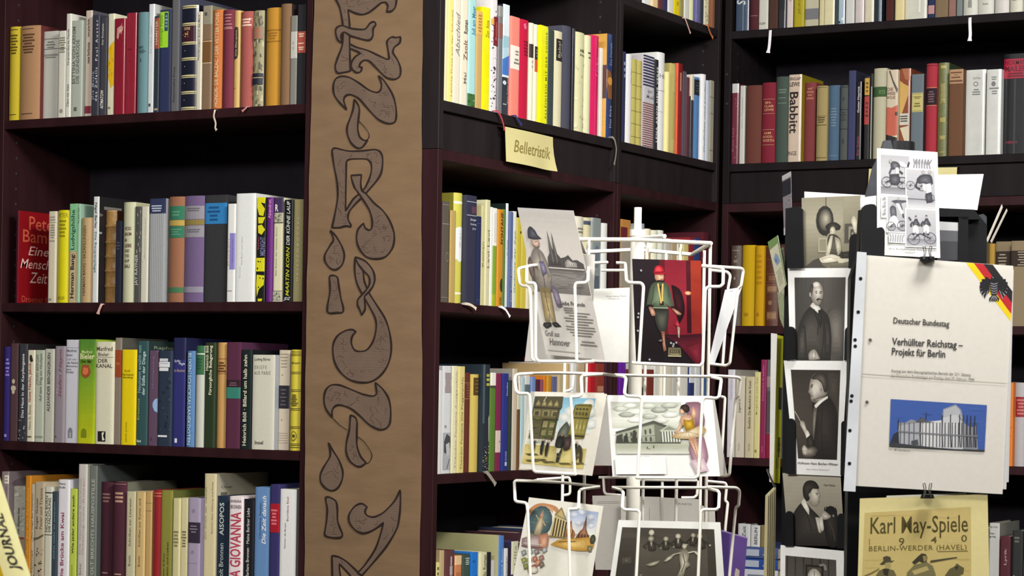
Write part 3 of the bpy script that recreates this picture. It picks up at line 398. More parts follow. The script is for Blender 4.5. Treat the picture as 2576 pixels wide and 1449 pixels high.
# ---------------------------------------------------------------- the bookcases (metres; front planes measured from the place)
YA, XB, YC = 3.5515, -2.1548, 4.8354
DEP = .282
def sz(rel): return EYE+rel
class Frame:
    def __init__(s, k, g): s.k = k; s.g = g
    def pt(s, x, y, r=0):
        return on_y(x, y, YA+r) if s.k == 'A' else on_y(x, y, YC+r) if s.k == 'C' else on_x(x, y, XB-r)
    def a(s, x, y, r=0):
        p = s.pt(x, y, r); return p.y if s.k == 'B' else p.x
    def mat(s, a, r, z):
        if s.k == 'A': return Matrix.Translation((a, YA+r, z))
        if s.k == 'C': return Matrix.Translation((a, YC+r, z))
        return Matrix.Translation((XB-r, a, z)) @ Matrix.Rotation(math.pi/2, 4, 'Z')
FA, FB, FC = Frame('A', 1.18), Frame('B', .96), Frame('C', .87)
FA3, FA4, FN, FB4, FC3 = Frame('A', 1.3), Frame('A', 1.42), Frame('B', 1.3), Frame('B', 1.12), Frame('C', 1.08)   # row colours lightened to make up for weak lamp light

def panel(name, fr, root, a0, a1, y0, y1, z0, z1, mat, extra=None):
    mb = MB(); b = .0012
    # board with eased front edges
    prof = [(a0, y1), (a0, y0+b), (a0+b, y0), (a1-b, y0), (a1, y0+b), (a1, y1)]
    if a1-a0 > z1-z0:
        prof = [(z0, y1), (z0, y0+b), (z0+b, y0), (z1-b, y0), (z1, y0+b), (z1, y1)]
        mb.hexa([(a0, y, z) for z, y in prof], [(a1, y, z) for z, y in prof])
    else: mb.hexa([(a, y, z0) for a, y in prof], [(a, y, z1) for a, y in prof])
    if extra: extra(mb)
    m = fr.mat(0, 0, 0); l = root.location
    mb.v = [tuple((m @ Vector(p))-l) for p in mb.v]
    return mb.build(name, mat if isinstance(mat, list) else [mat], root)
def holes(a, y, z0, z1, side):
    """row of shelf-peg holes on the inner face of a side board"""
    def go(mb):
        z = z0
        while z < z1:
            n = 8; e = .0004*side
            mb.face([(a+e, y+.0028*math.cos(6.283*i/n), z+.0028*math.sin(6.283*i/n)) for i in range(n)], (.2, .2, .2), 1)
            z += .032
    return go
def bookcase(fr, label, a0, a1, z0, z1, tops, wood, back=M_BACK, t0=.017, t1=.017, th=.0186, cap=True, plinth=None, name='bookcase', hol=(0, 0)):
    c = fr.mat((a0+a1)/2, DEP/2, z0).to_translation(); root = empty(name, c); tag(root, label, 'bookcase', 'dark wooden bookcases of the alcove')
    ms = [wood, M_GREYP]
    panel('side_panel', fr, root, a0, a0+t0, 0, DEP, z0, z1, ms, holes(a0+t0, .04, hol[0], hol[1], 1) if hol[1] else None)
    panel('side_panel', fr, root, a1-t1, a1, 0, DEP, z0, z1, ms, holes(a1-t1, .04, hol[0], hol[1], -1) if hol[1] else None)
    panel('back_panel', fr, root, a0+t0, a1-t1, DEP-.006, DEP-.001, z0+.005, z1-.005, back)
    for z in tops:
        panel('shelf', fr, root, a0+t0+.0003, a1-t1-.0003, .003, DEP-.007, z-th, z, wood)
    if cap: panel('top_board', fr, root, a0+t0+.0003, a1-t1-.0003, 0, DEP-.007, z1-.0205, z1, wood)
    if plinth: panel('plinth', fr, root, a0+t0+.0003, a1-t1-.0003, .012, .028, plinth[0], plinth[1], wood)
    return root
zA = dict(s0=sz(.90), s1=sz(.5345), s2=sz(.1555), s3=sz(-.1310), s4=sz(-.4450))
bookcase(FA, 'dark mahogany bookcase standing flush beside the kraft paper banner', -3.228, -2.4395, 0, sz(1.2), [zA['s0'], zA['s1'], zA['s2'], zA['s3'], zA['s4'], sz(-.78), sz(-1.1), .07], M_WOODA, t1=.0145, hol=(sz(-.5), sz(.85)))
JB = sz(.437)
zB = dict(s0=sz(.8405), s1=sz(.529), s2=sz(.1545), s3=sz(-.1660), s4=sz(-.4700))
bookcase(FB, 'wide mahogany lower bookcase whose side panel meets the kraft banner', YA, 4.2912, 0, JB, [zB['s2'], zB['s3'], zB['s4'], sz(-.79), sz(-1.12), .07], M_WOODA, t1=.0158, hol=(sz(-.4), sz(.4)))
bookcase(FB, 'black-brown extension unit carrying the handwritten shelf sign', YA, 4.2912, JB+.001, sz(1.2), [sz(.885), zB['s1']], M_WOODB, t1=.0158, th=.0195, plinth=(JB+.0012, zB['s1']-.0197), name='bookcase_extension', hol=(sz(.6), sz(.86)))
bookcase(FB, 'narrow mahogany lower bookcase in the corner behind the white rack', 4.2918, 4.8195, 0, JB, [zB['s2'], zB['s3'], zB['s4'], sz(-.79), sz(-1.12), .07], M_WOODA, t0=.0155, t1=.0145)
bookcase(FB, 'narrow black-brown extension unit filling the corner of the alcove', 4.2918, 4.8195, JB+.001, sz(1.2), [zB['s0'], zB['s1']], M_WOODB, t0=.0155, t1=.0145, plinth=(JB+.0012, zB['s1']-.0192), name='bookcase_extension', hol=(sz(.6), sz(.82)))
zC = dict(s0=sz(.8400), s1=sz(.5290), s2=sz(.1500), s3=sz(-.1580), s4=sz(-.4950))
bookcase(FC, 'mahogany lower bookcase at the back behind the black card stand', -2.1540, -1.36, 0, JB-.001, [zC['s2'], zC['s3'], zC['s4'], sz(-.8), sz(-1.12), .07], M_WOODA, t0=.0165)
_c = bookcase(FC, 'black-brown extension unit at the back above the black card stand', -2.1540, -1.36, JB, sz(1.2), [zC['s0'], zC['s1']], M_WOODC, t0=.0165, plinth=(JB+.0002, zC['s1']-.019), name='bookcase_extension', hol=(sz(.6), sz(.82)))
for px, py in ((1829, 187), (1829, 261)):                                     # two cam screws in the end grain
    p = FC.pt(px, py, -.0008); mb = MB(); n = 12
    mb.hexa([(p.x+.0045*math.cos(6.283*i/n), p.y-.001, p.z+.0045*math.sin(6.283*i/n)) for i in range(n)], [(p.x+.0045*math.cos(6.283*i/n), p.y+.002, p.z+.0045*math.sin(6.283*i/n)) for i in range(n)])
    mb.face([(p.x+.002*math.cos(6.283*i/6), p.y-.0013, p.z+.002*math.sin(6.283*i/6)) for i in range(6)], (.1, .1, .1), 1)
    part('cam_screw', mb, [M_WOODB, M_GREYP], _c)
# the shop around them
def slab(name, x0, x1, y0, y1, z0, z1, m):
    mb = MB(); mb.box(x0, x1, y0, y1, z0, z1); tag(mb.build(name, m), kind='structure')
slab('floor', -5, 3.2, -1.6, 5.3, -.06, -.002, M_FLOOR)
slab('wall_back', -2.44, 3.2, 5.122, 5.24, 0, 3.05, M_WALL)
slab('wall_left', -5, -2.4405, 3.8345, 3.95, 0, 3.05, M_WALL)
slab('ceiling', -5, 3.2, -1.6, 5.3, 3.05, 3.12, M_WALL)

# ---------------------------------------------------------------- books
def alb(h, g):
    return tuple(min(.84, v*g) for v in lin(h))
FIN = dict(c=(M_CLOTH, 1), f=(M_CLOTH, 0), p=(M_PAPER, 0), P=(M_PAPER, 0), g=(M_GLOSS, 0), G=(M_GLOSS, 1), l=(M_LEATH, 1), m=(M_PAPER, 1))
USED = {}
def book(fr, z, a0, a1, r, h, col, kind, label, dec, o, group, pages_child):
    t = a1-a0; mat, rnd = FIN[kind]; g = fr.g; C0 = alb(col, g); C1 = alb(o['cc'], g) if 'cc' in o else C0
    D = o.get('d', min(.68*h+.004, .262-r)); mb = MB()
    bul = min(.0055, .2*t) if rnd else min(.0016, .12*t); ex = 2.4 if rnd else 8
    def pr(u): return bul*(1-abs(2*u-1)**ex)
    us = [0, .03, .1, .22, .36, .5, .64, .78, .9, .97, 1]
    ribs = o.get('ribs', [])
    if ribs:
        vs = [0]
        for q in ribs: vs += [q-.02, q-.012, q-.006, q+.006, q+.012, q+.02]
        vs.append(1)
        amp = lambda v: .0022 if any(abs(v-q) < .009 for q in ribs) else .0012 if any(abs(v-q) < .015 for q in ribs) else 0
    else: vs = [0, .5, 1]; amp = lambda v: 0
    mb.grid([[(u*t, bul-pr(u)-amp(v), h*(1-v)) for u in us] for v in vs], C0, 0, True)
    pa = kind == 'P'; cb = min(.0007 if pa else .0026, t*.2); ins = .0003 if pa else .0028
    # head and tail of the spine
    for zz in (0, h): mb.face([(u*t, bul-pr(u), zz) for u in us]+[(t, bul+.005, zz), (0, bul+.005, zz)], C0, 0)
    mb.box(0, cb, bul, D, 0, h, C1, 0); mb.box(t-cb, t, bul, D, 0, h, C1, 0)
    pg = mb if not pages_child else MB()
    pg.box(cb, t-cb, bul+.004, D-(.0004 if pa else .004), ins, h-ins, (.6, .5, .35), 1 if pg is mb else 0)
    off = .00035
    for _, polys, c in flat(dec):
        cc = alb(c, g); off += .00004
        for pl in polys:
            pieces = [pl]
            mn = min(q[0] for q in pl); mxu = max(q[0] for q in pl)
            if mxu-mn > .1 and (rnd or mn < .2 or mxu > .8):
                pieces = [q for q in (strip(pl, us[i], us[i+1]) for i in range(len(us)-1)) if len(q) > 2]
            for q in pieces: mb.face([(u*t, bul-pr(min(1, max(0, u)))-off-amp(v), h*(1-v)) for u, v in q], cc, 0)
    x = t if fr.k != 'B' else 0; sg = 1 if fr.k != 'B' else -1; off = .0003
    for _, polys, c in flat(o.get('cov', [])):
        cc = alb(c, g); off += .00003
        for pl in polys: mb.face([(x+sg*off, bul+u*(D-bul), h*(1-v)) for u, v in pl], cc, 0)
    M = fr.mat(a0, r, z+.0004)
    b = mb.build('book', [mat, M_PAGES], None, M)
    if pages_child: pg.build('page_block', [M_PAGES], b)
    if 'rib' in o:
        key, pts, wd = o['rib']; P = [fr.pt(x_, y_, -.004-.0015*i) for i, (x_, y_) in enumerate(pts)]
        P = soften(P, 4, .012); rb = MB(); ax = Vector((0, 1, 0)) if fr.k == 'B' else Vector((1, 0, 0)); nn = Vector((1, 0, 0)) if fr.k == 'B' else Vector((0, -1, 0))
        I = M.inverted(); rows = []
        for i, p in enumerate(P):
            d = (P[min(i+1, len(P)-1)]-P[max(0, i-1)]).normalized(); s_ = d.cross(nn).normalized()*(wd/2)*(1+(.5 if i == len(P)-1 else 0))
            rows.append([I @ (p-s_), I @ (p+nn*.0005), I @ (p+s_)])
        # the part that lies on the board under the book
        p0 = P[0]; rows.insert(0, [I @ (p0-nn*.02-ax*wd/2+Vector((0, 0, .0006))), I @ (p0-nn*.02+Vector((0, 0, .0008))), I @ (p0-nn*.02+ax*wd/2+Vector((0, 0, .0006)))])
        rb.grid(rows, (.5, .5, .5)); rb.build('ribbon_bookmark', [M_RIB[key]], b)
    k = USED.get(label, 0); USED[label] = k+1
    tag(b, label, 'book', group)
    return b
def row(fr, z, yref, where, group, items, base=.008, pages_child=False, y0=None, a_min=None, a_max=None):
    """books side by side; x positions seen on the spines become positions along the board"""
    rnd = random.Random(group); n = len(items); A0 = [0]*n; A1 = [0]*n; RR = [0]*n
    slope = lambda x: (fr.a(x, yref, .02)-fr.a(x, yref, 0))/.02
    order = range(n) if fr.k != 'B' else range(n-1, -1, -1); prev = None
    for i in order:
        x0, x1, yt, col, kind, desc, dec, o = items[i]
        r = base+rnd.uniform(-.002, .003)
        if 'r' in o: r = o['r']
        elif prev is not None and not o.get('gap'):
            q = items[prev]; e0, e1 = (x0, q[1]) if fr.k != 'B' else (x1, q[0])
            g = (x0-q[1]) if fr.k != 'B' else (q[0]-x1)
            if g > 2.5: r = min(.1, max(0, (fr.a(e1, yref, 0)+slope(e1)*RR[prev]-fr.a(e0, yref, 0))/slope(e0)))
        RR[i] = r; A0[i] = fr.a(x0, yref, r); A1[i] = fr.a(x1, yref, r); prev = i
    for i in range(n):
        if i and A0[i] < A1[i-1]+.0004:
            m = (A0[i]+A1[i-1])/2
            if fr.k == 'B': A1[i-1] = m-.0002 if RR[i-1] > RR[i] else A1[i-1]; A0[i] = max(A0[i], A1[i-1]+.0004)
            else: A0[i] = A1[i-1]+.0004
            if A0[i] > A1[i]-.003: A1[i] = A0[i]+.004
    if a_max:
        sh = A1[-1]-a_max
        if sh > 0:
            A1[-1] -= sh
            if A0[-1] > A1[-1]-.004: A0[-1] = A1[-1]-.004; A1[-2] = min(A1[-2], A0[-1]-.0004)
    if a_min and A0[0] < a_min: A0[0] = a_min
    for i, (x0, x1, yt, col, kind, desc, dec, o) in enumerate(items):
        zt = fr.pt((x0+x1)/2, yt, RR[i]).z
        book(fr, z, A0[i], A1[i], RR[i], max(.05, min(zt-z, o.get('hmax', .33))), col, kind, desc+', '+where, dec, o, group, pages_child)

# ---------------------------------------------------------------- left bookcase, row by row
K_ = '2a2320'
W1 = 'top row beside the kraft banner'
row(FA, zA['s1'], 180, W1, 'books in the top row beside the banner', [
 (10,46,68,'b9a52b','c','yellow cloth book with ruled dark title at row start',[R(.12,.85,.03,.037,K_),L(7,.08,.3,'5a4a18'),R(.12,.8,.935,.942,K_)],{}),
 (48,97,65,'a37c59','c','tan cloth book with ruled dark title',[R(.1,.7,.03,.036,K_),L(7,.08,.3,'5c3f28',.1,.78),R(.1,.7,.935,.942,K_)],dict(cc='5e2b2a')),
 (108,145,79,'b9b8ae','p','grey-white book crossed by fine ruled lines',[R(0,1,.08,.095,'8b8a82'),L(3,.11,.2,'77766f'),R(0,1,.2,.206,'4a4a46'),R(0,1,.26,.285,'8b8a82'),L(1,.29,.31,'77766f')],{}),
 (146,165,78,'ccc9bb','p','slim cream book with round emblem at its foot',[L(7,.07,.26,'7b7868',.1,.95),R(0,1,.2,.206,'4a4a46'),E(.5,.925,.22,.025,'8d8a80')],{}),
 (165,177,35,'c9c8bd','p','thin tall white book with upright black title',[T('Das grosse Haus der Freunde',.3,.75,.15,.5,'2c2a28'),T('Clara von Stein',.3,.75,.68,.9,'2c2a28')],{}),
 (177,207,52,'a2a89c','p','grey-green book with two-line upright grey capitals',[T('BETTINA VON ARNIM',.06,.38,.06,.66,'565a50'),T('DIE GÜNDERODE',.42,.72,.2,.66,'565a50'),R(.3,.55,.9,.94,'565a50')],dict(cc='7b8279')),
 (213,230,27,'bfb0a0','p','beige-pink book with short upright brown title',[T('neue grüne fische',.28,.7,.08,.25,'4a3030',b=1),T('neue horizonte',.28,.7,.3,.5,'4a3030',b=1),R(0,1,.9,.97,'7a2c3a')],dict(cc='4a4850')),
 (230,248,38,'33333d','p','black book with spaced white upright title',[T('Paul Auster',.5,.85,.05,.46,'c6c6ca',g=.25),T('Die Musik',.08,.4,.56,.84,'8f9bb0',g=.15),T('des Zufalls',.5,.85,.52,.86,'c6c6ca',g=.15)],{}),
 (249,268,45,'3c3c44','p','charcoal book with pale letters at head and foot',[T('Der Richtplatz',.2,.55,.06,.28,'c9c2b2'),T('AITMATOW',.1,.6,.74,.93,'d4cfc6',b=1)],{}),
 (270,286,35,'c9c6ac','p','cream book with a jagged yellow blossom',[G([(1,.27),(.45,.31),(.1,.36),(.3,.42),(.05,.5),(.25,.58),(.1,.62),(.4,.68),(.6,.74),(1,.7)],'d2a514'),Z(9,['b5860d'],.2,1,.33,.62,3,.1,.3),E(.4,.93,.2,.012,'77745f')],{}),
 (286,312,47,'7d1c2b','g','dark red jacket with gilt scribble near top',[G([(.3,.1),(.7,.07),(.85,.12),(.5,.16),(.4,.22),(.25,.2)],'b98a80'),E(.62,.13,.16,.016,'c9a090'),Z(5,['b98a80'],.35,.9,.03,.2,5,.08,.25)],{}),
 (313,341,33,'862231','g','plain red glossy jacket with tiny dark title',[T('Mephisto',.2,.6,.35,.37,'4a1018','h'),R(.3,.33,0,1,'9d3a46'),E(.4,.48,.04,.004,'4a1018')],{}),
 (342,369,31,'5f7f83','c','teal cloth book with black numeral',[T('BALZAC',.15,.65,.335,.36,'1d2a2c','h',1),L(3,.37,.41,'33484b'),T('2',.33,.5,.46,.49,'1d2a2c','h',1)],{}),
 (370,386,11,'c7cbcc','g','tall glossy white book with faint writing',[T('die kleine stadt',.35,.65,.2,.46,'a5a9ac'),E(.4,.93,.2,.016,'4a4d50')],dict(cc='b7b9b4')),
 (387,399,41,'27313a','p','thin dark book with orange-red upper half',[R(0,1,.02,.34,'8c4a34'),T('HAMSTER',.25,.7,.05,.3,'c7b59c'),R(.2,.9,.96,.98,'a58a72')],{}),
 (400,429,25,'28304f','p','navy book with bright lime label',[R(0,.76,.02,.37,'93c72c'),R(.42,.72,.03,.21,'33475e'),T('Ludwigs Feste',.08,.3,.05,.35,'3f6a1c'),L(4,.05,.18,'7c93a8',.45,.7)],{}),
 (430,449,-14,'5b5a5c','f','tall slate-grey book with small dark foot lettering',[T('Gesammelte Prosa',.3,.55,.62,.93,'2c2b2d')],dict(cc='3a3d4c',d=.2)),
 (452,494,14,'191c2b','G','shiny navy book with rows of gold bands',[[R(.02,.98,v,v+.028,'c9bd8a') for v in (0,.165,.345,.495,.66,.815,.965)],[R(.02,.98,v,v+.006,'191c2b') for v in (.012,.178,.358,.508,.673,.828,.978)],R(.02,.98,.195,.345,'3a1c26'),T('FONTANE',.2,.6,.205,.235,'d0b888','h'),Z(7,['c99a55'],.12,.5,.25,.3,2,.09,.2),[E(.3,v,.03,.004,'c9bd8a') for v in (.43,.58,.74,.9)]],dict(cc='14161f')),
 (494,506,30,'c3bca9','p','thin cream book with long upright dark title',[T('Wanderungen durch die Mark',.25,.7,.03,.5,'453f3a')],{}),
 (507,531,15,'77604b','p','brown book with grey head and fine gold lines',[R(0,1,.0,.18,'87816f'),E(.35,.08,.16,.02,'4f4c48'),R(0,1,.33,.545,'6b4a28'),R(0,1,.34,.346,'cdb795'),R(0,1,.55,.556,'cdb795')],dict(cc='6f6a55')),
 (532,556,25,'b46b3a','c','orange cloth book with long upright cream capitals',[T('HONORÉ DE BALZAC / DER VETTER PONS',.28,.68,.03,.98,'d8bf9a')],dict(rib=('cream',[(541,276),(537,292),(543,310),(541,322),(545,328)],.004))),
 (557,584,25,'6b2c3a','c','wine-red cloth book with fine gilt lines',[L(5,.04,.2,'a7787c',.1,.9,.2),R(.05,.9,.19,.195,'c99a8a')],{}),
 (584,601,27,'b8995c','m','straw-yellow book with dark oval title panel',[G([(.02,.2),(.3,.165),(.75,.175),(.8,.24),(.8,.45),(.7,.49),(.3,.505),(.05,.49)],'3a332c'),T('Die Marquise',.28,.62,.2,.47,'b5a87e'),E(.4,.8,.12,.01,'8c7446')],{}),
 (602,632,29,'97504a','c','dusky pink cloth book with small cream title',[L(3,.07,.16,'d9b7a4',.08,.9),Z(4,['d9b7a4'],.6,.95,.06,.1,2,.07,.2)],dict(rib=('pink',[(622,268),(615,275),(609,280)],.004))),
 (633,660,27,'8b8566','m','marbled olive-grey book with dark bands',[Z(60,['5a5644','a39c7c','716b50','4b4838'],0,1,0,1,7,.16,.35),R(0,1,.165,.3,'7c6a52'),L(4,.18,.29,'9c5a48'),R(0,1,.655,.69,'1d1e2c'),R(0,1,.695,.705,'8f8868'),R(0,1,.71,.77,'1d1e2c')],dict(cc='23241f')),
 (665,702,20,'b07f2c','c','ochre cloth book with darker ruled band',[R(0,1,.22,.235,'8c6120'),L(3,.245,.325,'8c6120'),R(0,1,.335,.348,'8c6120')],{}),
 (702,728,10,'75593f','c','plain brown cloth book',[],dict(cc='2b1f20')),
 (728,746,40,'76766f','f','slim grey book with paler label',[R(0,1,.18,.48,'adada4'),L(2,.28,.4,'8e8e86',.3,.6)],{}),
 (746,767,12,'222226','f','black book with rust-red label at row end',[R(.05,1,.27,.485,'a04c40'),L(2,.285,.33,'d8b8a0',.15,.9),L(1,.38,.4,'d8b8a0'),L(2,.42,.46,'d8b8a0',.15,.9)],{}),
], a_max=-2.4562, a_min=-3.2100)

W2 = 'second row beside the kraft banner'
row(FA, zA['s2'], 640, W2, 'books in the second row beside the banner', [
 (40,46,530,'4a1022','g','dark red book with its broad titled cover in view',[],dict(cc='7c0f16',d=.165,cov=[T('Peter',0.172,0.741,.04,.2,'b5543c','h'),T('Bamm',0.055,0.757,.19,.335,'b5543c','h'),T('Eines',0.164,0.647,.37,.475,'d9b0a8','h',0,.25),T('Menschen',0.023,0.780,.51,.62,'d9b0a8','h',0,.25),T('Zeit',0.211,0.530,.65,.775,'d9b0a8','h',0,.25),T('Droemer Knaur',0.062,0.780,.915,.985,'a84a3a','h')])),
 (121,140,532,'c4bca4','p','thin cream book with small stacked grey title',[L(2,.05,.11,'9a8f80',.1,.95),R(0,1,.12,.125,'7b7468'),L(6,.14,.3,'8a8478',.2,.9),L(1,.31,.34,'9a8f80'),T('NE',.1,.55,.95,.975,'5a5048','h')],dict(gap=1)),
 (142,171,529,'c9bf10','m','bright yellow book with olive title at top',[T('PETER',.05,.9,.03,.08,'8b8410','h'),L(5,.1,.3,'8b8410',.1,.8),T('KINDLER',.08,.75,.93,.965,'8b8410','h')],{}),
 (173,194,513,'b9a57f','p','green-and-beige book with large black upright title',[R(0,1,0,.48,'7db585'),T('Herman Bang:',.22,.78,.5,.96,'1c1c18','u',1),T('Ludvigshöhe',.22,.78,.06,.47,'20413c','u',1),R(.14,.16,.05,.98,'4a4a38'),R(.88,.9,.05,.98,'4a4a38')],{}),
 (194,200,513,'8fb297','p','slender mint-green book behind a tan one',[T('Das graue Haus',.2,.8,.04,.2,'3a4a3f')],dict(cc='8fae9a',d=.14)),
 (201,231,548,'b69a70','m','tan book with upright grey capitals',[T('HERMAN BANG / ERZÄHLUNGEN',.25,.5,.09,.92,'5f4c36')],{}),
 (233,247,495,'cdcdcb','p','narrow white book with title running downwards',[T('Nigel Barley',.25,.72,.055,.3,'33302e','d',1),T('Die Raupenplage',.25,.72,.33,.72,'4f7a74','d',1)],dict(cc='1c1a1b',cov=[Z(14,['5b5552','8a8a86','33302f'],0,.9,.03,.7,11,.13,.2),R(.1,.5,.09,.12,'6b6661')],d=.14)),
 (261,289,530,'94703f','l','tan leather book with raised bands',[R(0,1,.0,.015,'b08a52')],dict(ribs=[.17,.345,.5,.655,.82],cc='4a3020',rib=('rose',[(256,765),(250,777),(246,790)],.006))),
 (290,304,556,'1d1f2e','f','thin dark navy book',[L(3,.25,.36,'3c3f52')],{}),
 (306,336,509,'b6b698','m','pale olive book with stacked brown title',[T('VICKI',.2,.75,.245,.28,'5c3f34','h',1),T('BAUM',.2,.78,.3,.335,'5c3f34','h',1),E(.32,.38,.12,.015,'77624f'),T('LIEBE',.2,.8,.415,.45,'5c3f34','h',1),T('UND',.25,.65,.47,.5,'5c3f34','h',1),T('TOD',.25,.65,.52,.55,'5c3f34','h',1),T('AUF',.25,.65,.57,.6,'5c3f34','h',1),T('BALI',.25,.7,.62,.655,'5c3f34','h',1)],dict(cc='a9a684')),
 (338,353,520,'4b4b48','p','grey photo-covered book with white upright letters',[Z(10,['8d8a78','6c6a60'],.3,1,.04,.5,4,.25,.15),T('JAY RAYNER',.15,.6,.5,.82,'c6c6c0')],{}),
 (354,372,520,'c5c2b0','p','slim cream book with faint title',[T('Die letzten Sommertage',.5,.7,.12,.55,'a8a494','d')],{}),
 (374,415,500,'8f9192','f','grey pinstriped book with navy head',[V(9,.0,1,.14,1,'a9abac',.4),R(0,1,0,.145,'2b3150'),L(3,.06,.13,'aab0c0',.05,.85)],{}),
 (421,459,495,'8d6047','c','brown cloth book with green bands',[R(0,1,.09,.22,'2f6b52'),R(0,1,.225,.275,'a8904a'),R(0,1,.28,.39,'2f6b52'),R(0,1,.86,.91,'3f6a4a'),L(2,.13,.19,'4f8468'),L(3,.3,.37,'4f8468')],dict(gap=1)),
 (460,509,493,'675578','c','purple cloth book with grey bands',[R(0,1,.095,.22,'86838a'),R(0,1,.225,.275,'80703c'),R(0,1,.28,.39,'86838a'),R(0,1,.855,.91,'86838f'),L(2,.11,.15,'5e5b62'),L(2,.31,.35,'5e5b62')],dict(cc='2c2a3c')),
 (513,569,491,'2f2f31','f','thick black book with sky-blue label',[R(0,1,.075,.27,'2c74ab'),L(4,.1,.25,'164a78',.1,.72)],{}),
 (571,591,513,'d2d2ce','p','white book with violet panel on its spine',[R(.35,1,.3,.67,'8078b2'),T('Anna und das Leben',.6,.78,.36,.6,'5a528c','u'),T('Rosen',.1,.28,.35,.64,'b58a7c','u'),R(.1,.7,.885,.892,'77777c')],dict(gap=1)),
 (592,640,487,'d4d5d2','p','thick plain white book with hairline lettering',[T('Das Buch vom Haus',.32,.37,.4,.66,'8a8a88','u'),T('Roman',.24,.28,.67,.78,'8a8a88','u')],dict(cc='c4c4c0')),
 (642,667,497,'16160f','p','black book with broken yellow shapes',[[G(p,'c8c21c') for p in ([(.05,.0),(.95,0),(.9,.06),(.5,.05),(.3,.13),(.05,.1)],[(.05,.08),(.4,.04),(.9,.11),(.75,.18),(.3,.17)],[(.2,.19),(.95,.19),(.7,.25),(.25,.25)],[(.2,.27),(.6,.26),(.95,.31),(.6,.36),(.25,.34)],[(.05,.58),(.95,.58),(.95,.71),(.05,.71)],[(.15,.74),(.95,.75),(.9,.84),(.4,.88),(.2,.95),(.1,.84)],[(.3,.97),(.8,.97),(.7,.995),(.3,.995)])],T('MIDNIGHT',.45,.95,.38,.56,'7a7aa8','u'),T('Roman',.2,.36,.38,.5,'a84a58','u'),Z(8,['16160f'],.1,.9,.6,.9,9,.12,.12)],{}),
 (668,684,497,'571a68','m','purple book with pink upright letters',[T('Abendrot',.25,.75,.02,.2,'c88ac0')],dict(cc='4a1658')),
 (687,711,498,'c9c5a4','p','cream book framed by ornamental panels',[R(0,1,0,.145,'3a2d4c'),T('R',.1,.45,.06,.13,'d8d6cc','h',1),R(0,1,.145,.235,'a8a690'),Z(22,['55554a'],.08,.9,.15,.23,6,.09,.12),R(0,1,.237,.243,'33322c'),T('Die Kunst der kleinen Form',.3,.42,.28,.75,'55524a','u'),R(0,1,.895,.9,'33322c'),R(0,1,.9,1,'a8a690'),Z(22,['55554a'],.08,.9,.91,.99,8,.09,.12)],{}),
 (713,735,503,'15161a','g','black book with slanted yellow-white title',[T('DER KÜHNE LAUF',.3,.7,.02,.45,'b9bcb4','u',1,.25),T('MARTIN KORN',.3,.7,.47,.95,'a8ae2a','u',1,.25),T('JDZ',.15,.8,.955,.985,'c9c9c6','h',1,.3)],{}),
 (737,760,502,'817a55','f','olive-tan book with widely spaced upright letters',[T('HEISSENBÜTTEL',.42,.62,.17,.8,'aaa483','u',0,0,.5)],{}),
], a_max=-2.4562)

